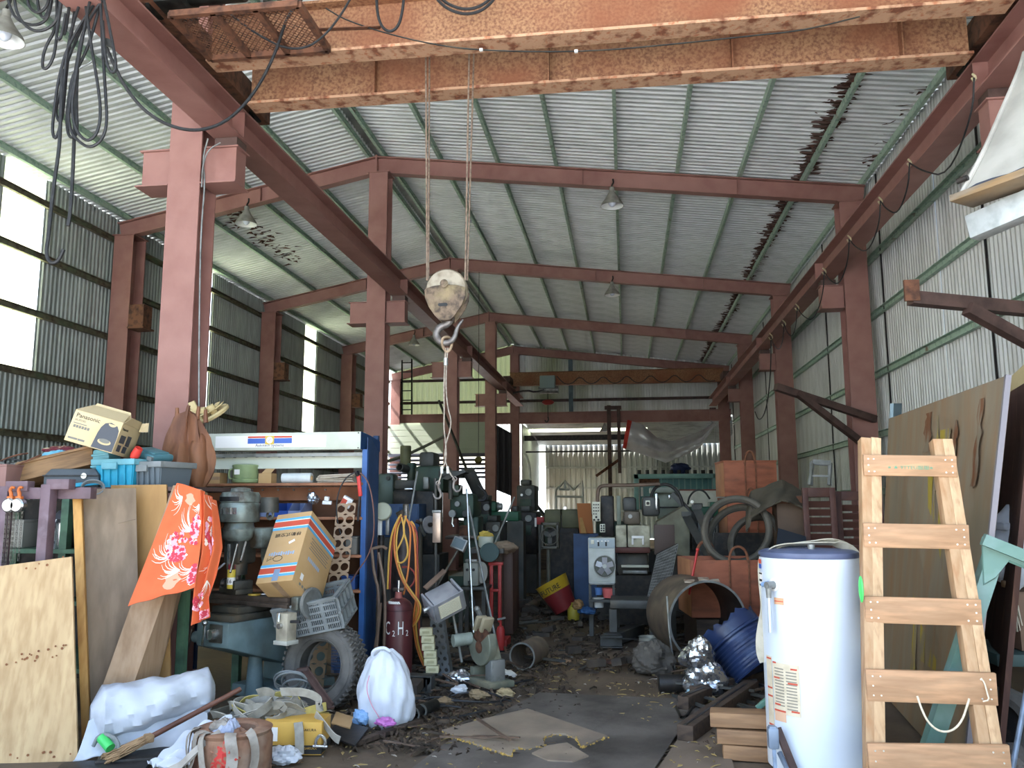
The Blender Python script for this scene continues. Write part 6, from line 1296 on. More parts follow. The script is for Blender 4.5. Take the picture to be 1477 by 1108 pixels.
t = thing('dark_stand', 'dark grey green bench carrying the brown carton at the right edge', 'bench', (at(1480, 1000, Y=5.7).x+.1, 5.75, 0)); M().box((0, 0, .58), (.7, .6, .07)).ob('top', mat('dark_teal_steel', '#3f5452', r=.6), t, bev=.006)
for x in (-.3, .3):
    for y in (-.26, .26): M().box((x, y, .275), (.05, .05, .55)).ob('leg', black_metal, t)
t = thing('car_tyre', 'dark tyre half hidden behind the right ladder rail', 'tyre', at(1450, 1040, Y=5.6)); c = at(1448, 1030, Y=5.35); M().lathe([(.13, -.06), (.17, -.07), (.21, -.05), (.22, 0), (.21, .05), (.17, .07), (.13, .06)], (c.x, c.y, .23), (-.75, -.6, .2), 36, closed=True).ob('tyre', rubber, t, world=True); M().lathe([(0, -.03), (.125, -.03), (.13, 0), (.125, .03), (0, .03)], (c.x, c.y, .23), (-.75, -.6, .2), 30).ob('rim', black_metal, t, world=True)
t = thing('grey_pipe', 'thin grey pipe standing slanted at the bottom right corner', 'pipe', at(1460, 1090, Y=4.9)); u = at(1452, 1112, Y=4.9); u.z = .02; M().cyl(u, at(1482, 990, Y=5.0), .014, n=10).ob('pipe', bg, t, world=True)
for k, (px_, py_, s_) in enumerate(((1455, 1075, .1), (1470, 1055, .12), (1440, 1090, .08))):
    u = at(px_, py_, Y=5.2); t = thing('dusty_bag', ('small', 'large', 'low')[k]+' dusty grey bag on the floor at the right edge beside the tyre', 'bag', (u.x, u.y, s_*.7)); crumple((0, 0, 0), (s_, s_, s_*.75), mat('dusty_bag_%s' % 'abc'[k], ('#6d655f', '#5a544f', '#75695d')[k], r=.9), t, 'bag', 60+k, .3)
# big steel pipe, blue drum, foil, timbers
t = thing('steel_pipe', 'large open steel pipe section lying with its mouth towards us beside the blue drum', 'pipe', at(1010, 950, Y=8.4)); ps = mat('dull_pipe_steel', '#6c5f52', '#4e463f', s=5, r=.6, m=.3, b=.1, c3='#857763', s3=3); c = at(1021, 897, Y=8.35); c.z = .39
axp = Vector((.25, -.95, 0)).normalized(); M().lathe([(.383, 0), (.383, .75), (.368, .75), (.368, 0)], c-axp*.75, axp, 56, closed=True).ob('shell', ps, t, world=True); M().lathe([(.3665, .01), (.3665, .74)], c-axp*.75, axp, 56).ob('painted_shade_lining', black_metal, t, world=True)  # black inner shell paints the shade inside the pipe
M().lathe([(.366, 0), (.386, 0), (.386, .012), (.366, .012)], c-axp*.001, axp, 56, closed=True).ob('mouth_edge', grey_metal, t, world=True)
for a_ in (1.3, 1.55, 1.9): q = c-axp*.1+Vector((math.cos(a_)*.39, 0, math.sin(a_)*.39)); M().box(q, (.1, .12, .012), (.1, 0, 0)).ob('peeling_label', mat('torn_label', '#b7ab97', '#8a5c4a', s=14, r=.8) if 'torn_label' not in bpy.data.materials else bpy.data.materials['torn_label'], t, world=True)
t = thing('blue_drum', 'cut blue ribbed drum lying tilted in front of the steel pipe', 'drum', at(1070, 985, Y=7.4)); bd = mat('blue_drum_plastic', '#26365a', '#1d2b4a', s=4, r=.35, c3='#4b5c80', s3=5, t3=.66); P0, P1 = at(1052, 908, Y=7.3), at(1096, 965, Y=7.17)
dax = (P1-P0).normalized(); Ld = (P1-P0).length+.02; pr_ = [(.262, 0)]
for i in range(40): h = Ld*(i+1)/40; pr_.append((.255+(.0035*math.sin(i*1.9) if i > 12 else 0)+(.01 if i in (9, 10) else 0), h))
b = M(); b.lathe(pr_, P0+Vector((0, .12, .0)), dax, 56); n_v = len(b.v)
for i in range(56): v = Vector(b.v[i]); b.v[i] = tuple(v-dax*(.03*abs(math.sin(i*1.9))+.02*math.sin(i*.7)))
b.ob('shell', bd, t, world=True); M().lathe([(.0, Ld-.01), (.25, Ld-.01), (.262, Ld), (.255, Ld+.012), (.235, Ld), (0, Ld)], P0+Vector((0, .12, 0)), dax, 56).ob('bottom', bd, t, world=True); M().lathe([(.262, .09), (.275, .1), (.275, .115), (.262, .125)], P0+Vector((0, .12, 0)), dax, 56).ob('hoop', bd, t, world=True)
foil2 = mat('shiny_foil', '#c9ccd0', '#7e838a', s=7, r=.18, m=.9, b=.9, bs=11)
u = at(1010, 985, Y=7.0); t = thing('foil_bundle', 'crumpled shiny foil bundle on the floor left of the blue drum', 'foil', (u.x, 7.0, 0)); crumple((.03, 0, .13), (.17, .13, .15), foil2, t, 'lower_bundle', 71, .45, 2); crumple((-.01, .02, .31), (.12, .1, .11), foil2, t, 'upper_bundle', 74, .5, 2)
dt = mat('dark_oily_timber', '#4d3f34', '#382e27', s=4, r=.8, st=(1, 8, 8))
for (a, c, w_, lab) in (((988, 1058), (1085, 990), .11, 'dark oily timber beam lying right of the floor plate'), ((1000, 1000), (1105, 975), .08, 'dark timber lying under the blue drum'), ((985, 1015), (1020, 1000), .09, 'short dark timber offcut near the foil bundle')):
    p, q = at(*a, Z=.06), at(*c, Z=.06); t = thing('oily_timber', lab, 'timber', p); M().bar(p, q, w_, .1).ob('beam', dt, t, world=True, bev=.008); M().bar(p+Vector((0, 0, .051)), p.lerp(q, .9)+Vector((0, 0, .051)), .02, .004).ob('split', black_metal, t, world=True)
u = at(970, 988, Z=.06); t = thing('black_can', 'black can lying on its side left of the foil bundle', 'can', (u.x, u.y, .07)); M().lathe([(0, 0), (.065, 0), (.07, .01), (.07, .22), (.065, .23), (.05, .22), (0, .22)], (-.11, 0, 0), (1, .1, 0), 24).ob('body', black_metal, t); M().cyl((.11, .01, 0), (.14, .012, 0), .02).ob('spout', oily, t)
u = at(943, 975, Z=0); t = thing('dark_lump', 'dark rounded stone like casting on the floor left of the steel pipe', 'casting', u); crumple((0, .1, .13), (.2, .16, .15), mat('dark_stone', '#57524b', '#413d38', s=6, r=.85, b=.3), t, 'casting', 77, .25, 2)
for k, pts in enumerate(([(978, 1010), (1000, 1000), (1040, 1002), (1075, 1000)], [(975, 1020), (985, 1040), (1005, 1010), (1040, 1004)], [(962, 860), (966, 920), (975, 975)])):
    t = thing('bent_rod', ('thin dark rod lying in front of the foil bundle', 'thin looped dark rod beside the oily timber', 'thin grey rod leaning on the mouth of the steel pipe')[k], 'rod', at(*pts[0], Y=6.6)); M().tube([at(x, y, Z=.03) if k < 2 else at(x, y, Y=8.1-.01*i) for i, (x, y) in enumerate(pts)], .01, 7, smooth=1).ob('rod', oily if k < 2 else grey_metal, t, world=True)
# orange brown rope handled chests
och = mat('orange_brown_board', '#96583e', '#824a33', s=4, r=.7, st=(1, 1, 3), c3='#6e4432', s3=3, t3=.64); och_l = mat('pale_orange_board', '#b07a58', '#9c6848', s=4, r=.7); ropeb = mat('brown_rope', '#7d5038', '#63402e', s=30, r=.85)
def chest(lab, p, rot, w, d, h, open_=True, L_=1):
    t = thing('rope_chest', lab, 'chest', p, rot); k = 4
    for s_ in (-1, 1): M().box((0, s_*(d/2-.012), h/2), (w, .024, h)).ob('long_side', och, t, bev=.003); M().box((s_*(w/2-.012), 0, h/2), (.024, d-.05, h)).ob('end_board', och_l, t, bev=.003)
    M().box((0, 0, .02), (w-.05, d-.05, .03)).ob('bottom', och, t)
    if not open_: M().box((0, 0, h+.012), (w+.01, d+.01, .024)).ob('lid', och, t, bev=.003)
    for x in (-w*.1, w*.1): M().tube([(x, -d/2-.012, .0), (x, -d/2-.012, h), (x, -d/2+.0, h+.03)], .009, 7).ob('rope', ropeb, t)
    M().tube([(-w*.1, -d/2-.0, h-.02), (-w*.08, -d/2, h+.1), (0, -d/2, h+.15), (w*.08, -d/2, h+.1), (w*.1, -d/2, h-.02)], .014, 8, smooth=2).ob('rope_handle', ropeb, t)
    if open_: M().tube([(-w*.28, d/2-.0, h-.02), (-w*.26, d/2, h+.12), (-w*.18, d/2, h+.17), (-w*.1, d/2, h+.12), (-w*.08, d/2, h-.02)], .018, 8, smooth=2).ob('rope_handle', ropeb, t)
    return t
u = at(1062, 850, Y=9.0); chest('open orange brown chest with rope handles behind the large steel pipe', (u.x, 9.45, .34), (0, 0, .12), 1.0, .75, .58)
t = thing('low_crate', 'dark crate under the open orange brown chest', 'crate', (u.x, 9.45, 0), (0, 0, .12)); M().box((0, 0, .16), (.9, .7, .32)).ob('body', dt, t); M().box((0, -.36, .16), (.9, .02, .1)).ob('slat', dt, t)
t = thing('red_rod', 'thin red rod leaning in the open chest', 'rod', at(997, 860, Y=8.85)); M().cyl(at(994, 858, Y=8.88), at(1006, 793, Y=8.95), .012, n=8).ob('rod', mat('red_rod', '#b3322c', r=.4), t, world=True); M().ball(at(1006, 793, Y=8.95), .018).ob('cap', bpy.data.materials['red_rod'], t, world=True)
zs_ = at(1080, 716, Y=11).z; u = at(1081, 716, Y=11.0)
chest('closed orange brown chest with a rope handle on top of the chest stack', (u.x, 11.3, zs_), (0, 0, .08), .66, .6, .43, False); chest('lower orange brown chest of the stack behind the rubber rings', (u.x, 11.3, zs_-.6), (0, 0, .08), .62, .6, .56, False)
t = thing('chest_stand', 'dark stand under the stack of two chests', 'stand', (u.x, 11.3, 0)); hh = zs_-.6; M().box((0, 0, hh-.03), (.8, .6, .05)).ob('top', black_metal, t)
for x in (-.36, .36):
    for y in (-.26, .26): M().box((x, y, (hh-.05)/2), (.06, .06, hh-.06)).ob('leg', black_metal, t)
# rubber rings
rg = mat('grey_rubber_ring', '#5a564d', '#46433c', s=6, r=.8, c3='#736c5f', s3=3)
for k, (px_, py_, r_, Y, ax_) in enumerate(((1062, 765, .36, 9.7, (-.35, -.9, .25)), (1074, 782, .4, 9.9, (-.2, -.95, .2)), (1100, 790, .36, 10.1, (.1, -.95, .25)))):
    c = at(px_, py_, Y=Y); t = thing('rubber_ring', ('large grey rubber ring, front left one of three behind the open chest', 'large grey rubber ring, middle one of three behind the open chest', 'large grey rubber ring, right and hindmost of three behind the open chest')[k], 'ring', c, group='grey rubber rings')
    M().lathe([(r_+.04*math.cos(a), .05*math.sin(a)) for a in [i*PI/5 for i in range(10)]], (0, 0, 0), ax_, 44, closed=True).ob('ring', rg, t); M().lathe([(r_-.042, -.012), (r_-.036, -.014), (r_-.036, .014), (r_-.042, .012)], (0, 0, 0), ax_, 44, closed=True).ob('bead', oily, t)
t = thing('ring_rack', 'dark rack on which the rubber rings lean', 'rack', (at(1085, 800, Y=10.3).x, 10.4, 0)); M().box((0, 0, .35), (.9, .5, .7)).ob('base', black_metal, t); M().box((0, .15, .9), (.8, .06, .5)).ob('rest', black_metal, t)
# louvre doors and brown board
lv = mat('dark_brown_louvre', '#5b3c33', '#4b3029', s=5, r=.6)
def louvre(lab, x0, x1, y0, Y):
    a, c = at(x0, y0, Y=Y), at(x1, y0, Y=Y); W_, H_ = c.x-a.x, a.z-.02; t = thing('louvre_door', lab, 'door', ((a.x+c.x)/2, Y, 0), (-.04, 0, 0))
    for x in (-W_/2+.03, W_/2-.03): M().box((x, 0, H_/2+.01), (.06, .04, H_)).ob('stile', lv, t, bev=.003)
    for z in (.06, H_*.35, H_-.04): M().box((0, 0, z), (W_-.12, .04, .1)).ob('cross_rail', lv, t, bev=.003)
    n = int((H_-.2)/.085)
    for i in range(n): M().box((0, .0, .12+i*(H_-.2)/n), (W_-.12, .012, .075), (.6, 0, 0)).ob('slat', lv, t)
louvre('dark brown louvre door, left one behind the water heater', 1158, 1206, 702, 9.3); louvre('dark brown louvre door, right one behind the water heater', 1206, 1252, 707, 9.42)
t = thing('stool_frame', 'bare grey metal stool frame standing on the left louvre door', 'stool', at(1182, 702, Y=9.45))
a, c, d, e = at(1168, 700, Y=9.4), at(1172, 666, Y=9.45), at(1198, 668, Y=9.45), at(1196, 700, Y=9.4)
for p, q in ((a, c), (e, d)): M().bar(p, q, .03, .03).ob('leg', grey_metal, t, world=True); M().bar(p+Vector((.06, .2, 0)), q+Vector((.03, .2, 0)), .03, .03).ob('leg', grey_metal, t, world=True)
M().bar(c, d, .04, .05).ob('seat_rail', grey_metal, t, world=True); M().bar(c+Vector((.03, .2, 0)), d+Vector((.03, .2, 0)), .04, .05).ob('seat_rail', grey_metal, t, world=True); M().bar(a.lerp(c, .4), e.lerp(d, .4), .02, .02).ob('stretcher', grey_metal, t, world=True)
a, c = at(1117, 715, Y=9.8), at(1160, 710, Y=9.8); t = thing('plywood_screen', 'dull brown panel standing between louvre doors and chest stack', 'panel', ((a.x+c.x)/2, 9.85, 0)); M().box((0, 0, a.z/2), (c.x-a.x, .3, a.z)).ob('panel', mat('dull_brown_panel', '#665241', '#54453a', s=3, r=.75), t, bev=.01); M().box((0, -.16, a.z-.05), (c.x-a.x+.02, .02, .08)).ob('top_band', rust_brown, t)
tz_ = a.z; t = thing('dark_tarp_heap', 'dark brown tarpaulin heaped over the brown panel', 'tarpaulin', at(1115, 720, Y=9.9))
def heap(u_, v_):
    top = [(1078, 728), (1085, 710), (1105, 702), (1128, 694), (1140, 700), (1158, 712)]; k = min(int(u_*5), 4); f_ = u_*5-k; x = top[k][0]*(1-f_)+top[k+1][0]*f_; y = top[k][1]*(1-f_)+top[k+1][1]*f_
    return at(x, y+v_*(40-18*u_), Y=10.0-.45*v_+.05*math.sin(u_*17+v_*5))
M().grid(heap, 30, 12, .02).ob('sheet', mat('brown_tarp', '#575043', '#454036', s=4, r=.8), t, world=True)
t = thing('leaning_board', 'dark blue black sheet leaning below the brown panel', 'panel', at(1130, 790, Y=9.2)); M().slab([at(1115, 830, Y=9.1), at(1165, 830, Y=9.1), at(1162, 775, Y=9.3), at(1122, 763, Y=9.3)], .02).ob('sheet', mat('blue_black', '#20262f', r=.6), t, world=True)
# ================================================================ middle of the hall
def bend(me, r):
    """wrap flat lettering round a vertical cylinder of radius r whose axis lies r behind the text"""
    for v in me.vertices: x, z = v.co.x, v.co.z; v.co.x, v.co.z = (r+z)*math.sin(x/r), (r+z)*math.cos(x/r)-r
    me.update()
def pb(root, nm, m_, x0, y0, x1, y1, Y, dep, bev=.006, rz=0):
    """box whose front face (at depth Y) fills photo rows y0..y1 and columns x0..x1, dep deep"""
    a, c = at(x0, y0, Y=Y), at(x1, y1, Y=Y); w, h = abs(c.x-a.x), abs(a.z-c.z)
    o_ = M().box(((a.x+c.x)/2, Y+dep/2, (a.z+c.z)/2), (w, dep, h), (0, 0, rz) if rz else None).ob(nm, m_, root, world=True, bev=min(bev, w*.2, h*.2, dep*.2)); return o_
def pc(root, nm, m_, x, y, rpx, Y, dep, ax=(0, -1, 0), n=24, ring=0):
    c = at(x, y, Y=Y); r_ = rpx*Y/1208; d = Vector(ax).normalized()
    b = M()
    if ring: b.lathe([(r_, -dep/2), (r_, dep/2), (r_*ring, dep/2), (r_*ring, -dep/2)], c, d, n, closed=True)
    else: b.lathe([(0, -dep/2), (r_*.94, -dep/2), (r_, -dep/2+.01*min(1, r_/.1)), (r_, dep/2-.01*min(1, r_/.1)), (r_*.94, dep/2), (0, dep/2)], c, d, n)
    return b.ob(nm, m_, root, world=True)
def pt(root, nm, m_, pts, r_, Y, sm=1, dy=0): return M().tube([at(x, y, Y=Y+dy*i) for i, (x, y) in enumerate(pts)], r_, 8, smooth=sm).ob(nm, m_, root, world=True)
def th(nm, lab, cat, x, y, Y, group=None): return thing(nm, lab, cat, at(x, y, Y=Y) if y else Vector((at(x, 727, Y=Y).x, Y, 0)), group=group)
maroon = mat('maroon_enamel', '#5c2f30', '#4d2627', s=4, r=.35, c3='#6b3e3c', s3=3, t3=.66)
dgreen = mat('dark_green_machine', '#35493e', '#28372f', s=5, r=.5, m=.2, c3='#4a4a3a', s3=3)
dblue = mat('dull_blue_steel', '#28476f', '#203a5c', s=5, r=.5); olive = mat('dull_olive', '#5c5c40', '#4c4c35', s=4, r=.6); dgrey = mat('dark_grey_machine', '#4a4b49', '#383937', s=5, r=.5, m=.3, c3='#5c5548', s3=3)
ggreen = mat('grey_green_machine', '#7c8578', '#6b7467', s=4, r=.5, c3='#5a5a4c', s3=3); cream_p = mat('cream_panel', '#d6d6c4', '#c8c8b5', s=5, r=.5); red_st = mat('red_steel', '#a32f2c', '#862523', s=5, r=.5)
# gas cylinders with hoses
c = at(573, 978, Y=7.35); t = thing('gas_cylinder', 'maroon acetylene cylinder standing beside the white sack with hoses hung next to it', 'gas cylinder', (c.x, 7.35, 0))
rc_ = .126; M().lathe([(0, 0), (rc_-.01, 0), (rc_, .012), (rc_, .6), (rc_-.008, .63), (rc_-.03, .66), (.06, .685), (0, .69)], n=40).ob('bottle', maroon, t)
M().lathe([(rc_+.0015, .585), (rc_+.0015, .592)], n=40).ob('weld_seam', mat('dark_seam', '#3e2021', r=.5), t)
M().cyl((0, 0, .68), (0, 0, .74), .036, .03, 16).ob('neck', mat('pinkish_cap', '#9b5a52', r=.6), t); M().cyl((0, 0, .73), (0, 0, .84), .016, n=12).ob('valve', chrome, t); M().bar((-.05, 0, .76), (.05, 0, .76), .03, .03).ob('regulator', iron, t, bev=.005)
for s_, sz, x, z in (('C', .16, -.085, .44), ('2', .07, -.025, .4), ('H', .16, .035, .44), ('2', .07, .095, .4)):
    d_ = Vector((-c.x, -7.35, 0)); a = math.atan2(d_.y, d_.x)-.1+x/rc_; o_ = text(s_, sz, white_print, t, (rc_*1.012*math.cos(a), rc_*1.012*math.sin(a), z), basis((-math.sin(a), math.cos(a), 0), (math.cos(a), math.sin(a), 0)), sx=.5 if sz > .1 else .8); bend(o_.data, rc_)
for i in range(7): a = -2.2+i*.16; M().box((.1*math.cos(a), .1*math.sin(a), .652), (.012, .012, .03), (.5, 0, a)).ob('stencil_mark', white_print, t)
t = thing('gas_cylinder', 'dark tall gas cylinder behind the maroon one, hoses looped over its valve', 'gas cylinder', (at(582, 800, Y=7.85).x, 7.85, 0)); M().lathe([(0, 0), (.115, 0), (.12, .01), (.12, 1.16), (.105, 1.24), (.06, 1.3), (.03, 1.33), (0, 1.33)], n=32).ob('bottle', mat('dark_violet_steel', '#4b4348', '#35302f', s=6, r=.4, m=.3), t); M().cyl((0, 0, 1.32), (0, 0, 1.43), .022).ob('valve', iron, t); M().bar((-.07, 0, 1.4), (.04, 0, 1.45), .04, .05).ob('regulator', iron, t, bev=.006); M().cyl((.02, 0, 1.4), (.02, -.02, 1.5), .03).ob('gauge', chrome, t)
t = thing('twin_hose', 'orange and yellow twin welding hose hanging in loops over the gas cylinders', 'hose', at(580, 742, Y=7.65)); ho, hy_, hr = mat('orange_hose', '#c9763a', r=.5), mat('yellow_hose', '#d0a24a', r=.5), mat('red_hose', '#8a3a30', r=.5)
for k, pts in enumerate(([(577, 744), (566, 765), (562, 790), (560, 820), (559, 850)], [(577, 744), (570, 762), (568, 790), (572, 815), (580, 838), (592, 856), (603, 870), (604, 884), (597, 900), (588, 906)], [(578, 742), (584, 765), (580, 780), (570, 798), (572, 812), (582, 812), (589, 800), (587, 782), (581, 764), (586, 744)], [(584, 744), (592, 760), (592, 780), (590, 810), (588, 830), (582, 858)], [(590, 752), (596, 760), (599, 790), (600, 830), (601, 860), (596, 890), (598, 920), (604, 945), (612, 962), (618, 970)], [(594, 756), (602, 768), (602, 800), (603, 850), (604, 905), (608, 940), (622, 975)], [(580, 818), (590, 818), (600, 828), (597, 842), (588, 850)], [(592, 885), (590, 930), (592, 960), (598, 975)])):
    m_ = (hy_, ho, hy_, ho, ho, hr, hr, hr)[k]; pt(t, 'hose', m_, pts, .009, 7.5+.01*k, 2)
    if k in (0, 1, 4): pt(t, 'hose', (hr, hy_, hy_)[(0, 1, 4).index(k)], [(x+3, y) for x, y in pts], .009, 7.52+.01*k, 2)
t = th('gas_trolley', 'bent brown tube trolley frame standing between the rack and the gas cylinder', 'trolley', 545, 0, 7.2)
tubeb = mat('brown_tube', '#6d5a4c', '#56463b', s=8, r=.5, m=.2)
for pts in ([(536, 792), (540, 830), (546, 850), (546, 900), (541, 960), (536, 990)], [(546, 797), (553, 835), (556, 870), (554, 930), (552, 985)], [(536, 792), (552, 788), (558, 792)], [(541, 935), (546, 905), (549, 870)]): pt(t, 'tube', tubeb, pts, .014, 7.15, 1)
pb(t, 'foot_plate', steel_dark, 533, 984, 556, 992, 7.1, .3); pc(t, 'wheel', black, 546, 982, 9, 7.3, .05, (1, .2, 0))
t = th('disc_stool', 'pale grey green round seat on a white leg beside the blue rack', 'stool', 552, 0, 7.6); c = at(552, 738, Y=7.6); M().lathe([(0, -.03), (.075, -.03), (.083, -.02), (.083, .02), (.075, .03), (0, .032)], c, (.1, -1, .15), 28).ob('seat', mat('grey_green_seat', '#a4a996', r=.5), t, world=True); pb(t, 'leg', white_paint, 544, 746, 550, 775, 7.62, .03); pb(t, 'leg', grey_metal, 556, 748, 561, 772, 7.62, .03); u = at(550, 772, Y=7.63); M().cyl(u, (u.x, 7.63, 0), .03).ob('post', black_metal, t, world=True)
# flood light on a stand, hanging reflector
fl_m = mat('silver_grey_casting', '#9b9ca0', '#86878b', s=8, r=.4, m=.4)
c = at(640, 866, Y=7.0); t = thing('flood_light', 'silver grey flood light box tilted on the clutter behind the chop saw', 'light', c, Euler((.5, -.42, .55))); M().box((0, 0, 0), (.24, .2, .16)).ob('housing', fl_m, t, bev=.012); M().box((0, -.104, 0), (.27, .015, .19)).ob('front_frame', fl_m, t, bev=.004); M().box((.0, -.113, 0), (.2, .004, .13)).ob('ribbed_lens', mat('buff_lens', '#b3a98e', r=.4), t)
for i in range(9): M().box((0, -.116, -.056+i*.014), (.19, .004, .004)).ob('lens_rib', cream_p, t)
M().box((-.14, -.0, 0), (.02, .2, .18)).ob('end_cap', fl_m, t, bev=.006); M().box((.14, 0, 0), (.02, .2, .18)).ob('end_cap', fl_m, t, bev=.006); M().cyl((-.15, 0, 0), (-.19, 0, 0), .022).ob('pivot', chrome, t)
for s_, lab in ((0, 'x'),): M().bar((-.1, .1, .12), (.12, .14, .16), .05, .012).ob('bracket', tubeb, t)
t = th('lamp_stand', 'leaning thin pole on a crumpled silver base below the flood light', 'stand', 667, 0, 7.15); u = at(667, 968, Y=7.2); M().cyl(at(651, 872, Y=7.15), at(666, 955, Y=7.2), .012, n=10).ob('pole', grey_metal, t, world=True); crumple(MW[t].inverted() @ Vector((u.x-.03, 7.2, .05)), (.11, .08, .06), foil, t, 'base', 81, .3)
# leaning stack of pale blocks
blk_m = mat('pale_yellow_block', '#cfc9a6', '#bdb691', s=8, r=.8)
order = ('topmost', 'second from the top', 'third from the top', 'fourth from the top', 'fifth from the top', 'lowest')
for i in range(6):
    u = at(615+i*1.6+(1 if i % 2 else 0), 911+i*10.7, Y=7.25); t = thing('pale_block', 'pale yellow block of the leaning stack beside the gas cylinder, %s' % order[i], 'block', u, (0, .05*(i % 2)-.02, .15), group='leaning stack of pale blocks')
    M().box((0, 0, 0), (.108, .1, .058)).ob('block', blk_m, t, bev=.005); M().box((0, -.051, 0), (.06, .003, .02)).ob('recess', mat('block_recess', '#a8a17e', r=.9) if 'block_recess' not in bpy.data.materials else bpy.data.materials['block_recess'], t)
t = th('block_rest', 'dark wedge behind the leaning stack of pale blocks', 'wedge', 640, 0, 7.5); M().slab([at(622, 985, Y=7.4), at(655, 985, Y=7.5), at(640, 885, Y=7.7), at(620, 885, Y=7.6)], .02).ob('board', dgrey, t, world=True)
holed('holed_bar', 'dark holed steel bar leaning behind the pale blocks', at(640, 975, Y=7.35), at(628, 880, Y=7.55), (1, .2, 0), .12, 6, .017, dgrey)
# chop saw
cs_g = mat('grey_green_casting', '#6f7263', '#5c5f52', s=7, r=.5, c3='#8a826a', s3=4); u = at(703, 985, Y=7.15); t = thing('chop_saw', 'old grey green chop saw with a round guard standing on the floor', 'saw', (u.x, 7.15, 0), (0, 0, -.85))
M().box((0, 0, .05), (.46, .24, .05)).ob('base', cs_g, t, bev=.008)
for x in (-.18, .18): M().box((x, -.08, .012), (.05, .05, .024)).ob('foot', black, t); M().box((x, .08, .012), (.05, .05, .024)).ob('foot', black, t)
M().box((-.12, 0, .11), (.06, .16, .08)).ob('vice_jaw', cs_g, t, bev=.005); M().box((.12, .0, .15), (.1, .14, .18)).ob('pivot_bracket', grey_metal, t, bev=.012)
M().bar((.12, 0, .22), (.03, 0, .42), .08, .1).ob('arm', cs_g, t, bev=.015)
b = M(); b.lathe([(.0, -.035), (.165, -.035), (.17, -.03), (.17, .03), (.165, .035), (0, .035)], (.02, -.06, .35), (0, 1, 0), 32, a0=-.6, a1=3.6); b.ob('blade_guard', cs_g, t); M().lathe([(0, -.006), (.15, -.006), (.15, .006), (0, .006)], (.02, -.06, .33), (0, 1, 0), 32).ob('blade', rust_brown, t); M().cyl((.02, -.1, .33), (.02, -.07, .33), .05, n=18).ob('flange', rust_brown, t)
M().cyl((-.16, -.24, .37), (-.13, -.08, .38), .052, n=20).ob('motor', mat('pale_motor', '#8f978c', '#777e74', r=.5), t); M().bar((-.02, 0, .47), (-.16, 0, .6), .035).ob('handle', grey_metal, t, bev=.006); M().ball((-.17, 0, .61), .028).ob('grip', grey_metal, t)
for s_ in (-.05, .05): M().box((s_, -.04, .51), (.04, .1, .13), (0, .5, 0)).ob('guard_fin', mat('buff_fin', '#9a8f75', r=.6) if s_ < 0 else bpy.data.materials['buff_fin'], t, bev=.006)
t = th('power_cord', 'black power cord lying in a loop in front of the chop saw', 'cord', 640, 975, 6.9); M().tube([at(x, y, Z=.02) for x, y in ((622, 968), (640, 976), (665, 984), (690, 978), (688, 968), (665, 966), (640, 968), (625, 964))], .012, 8, smooth=2).ob('cord', black, t, world=True)
# short pipe on the floor
c0_, c1_ = at(753, 949, Y=7.85), at(779, 944, Y=8.35); c0_.z = c1_.z = .125; t = thing('short_pipe', 'short length of wide brown steel pipe lying on the floor in the aisle', 'pipe', (c0_.x, c0_.y, 0)); d = (c1_-c0_).normalized(); Lp = .42; M().lathe([(.122, 0), (.122, Lp), (.112, Lp), (.112, 0)], c0_, d, 36, closed=True).ob('shell', ps, t, world=True); M().lathe([(.11, -.002), (.124, -.002), (.124, .01), (.11, .01)], c0_, d, 36, closed=True).ob('cut_edge', grey_metal, t, world=True)
# welding machine on a small stand, jack, cabinet, extinguisher
t = th('welding_machine', 'small grey welding machine with a wire reel on a dark stand', 'machine', 680, 0, 8.9); pb(t, 'case', mat('grey_case', '#7f837c', r=.5), 668, 812, 690, 846, 8.9, .3, .02); pb(t, 'top_handle', grey_metal, 671, 807, 688, 811, 9.0, .04); pc(t, 'wire_reel', mat('pale_reel', '#b9bcb6', r=.4), 693, 826, 15, 9.05, .06, (1, -.35, 0)); pc(t, 'knob', black, 674, 822, 2, 8.89, .02); pc(t, 'knob', black, 683, 822, 2, 8.89, .02); pt(t, 'cable', black, [(676, 838), (682, 858), (686, 880), (694, 905)], .012, 8.85)
t2 = th('machine_stand', 'dark steel stand carrying the grey welding machine', 'stand', 680, 0, 8.9); pb(t2, 'top', dgrey, 662, 847, 702, 852, 8.85, .45)
for x in (665, 698): u = at(x, 852, Y=8.9); M().box((u.x, 8.9, u.z/2), (.04, .04, u.z)).ob('leg', dgrey, t2, world=True); M().box((u.x, 9.25, u.z/2), (.04, .04, u.z)).ob('leg', dgrey, t2, world=True)
t = th('red_jack', 'red steel frame jack standing beside the brown cabinet', 'jack', 712, 0, 9.2); pb(t, 'post', red_st, 706, 815, 711, 898, 9.2, .05); pb(t, 'post', red_st, 718, 815, 723, 898, 9.2, .05); pb(t, 'beam', red_st, 704, 811, 725, 816, 9.2, .08); pb(t, 'beam', red_st, 706, 850, 723, 854, 9.2, .06); u = at(714, 898, Y=9.2); M().box((u.x, 9.2, .04), (.3, .35, .08)).ob('base', red_st, t, world=True, bev=.01)
t = th('brown_cabinet', 'tall narrow dark brown cabinet beside the aisle on the left', 'cabinet', 731, 0, 9.6); pb(t, 'body', mat('dark_brown_cabinet', '#4a342b', '#3c2a23', s=3, r=.6), 719, 791, 740, 915, 9.5, .55, .01); pb(t, 'door', bpy.data.materials['dark_brown_cabinet'], 721, 797, 738, 895, 9.48, .02); pc(t, 'handle', grey_metal, 724, 845, 1.3, 9.46, .03)
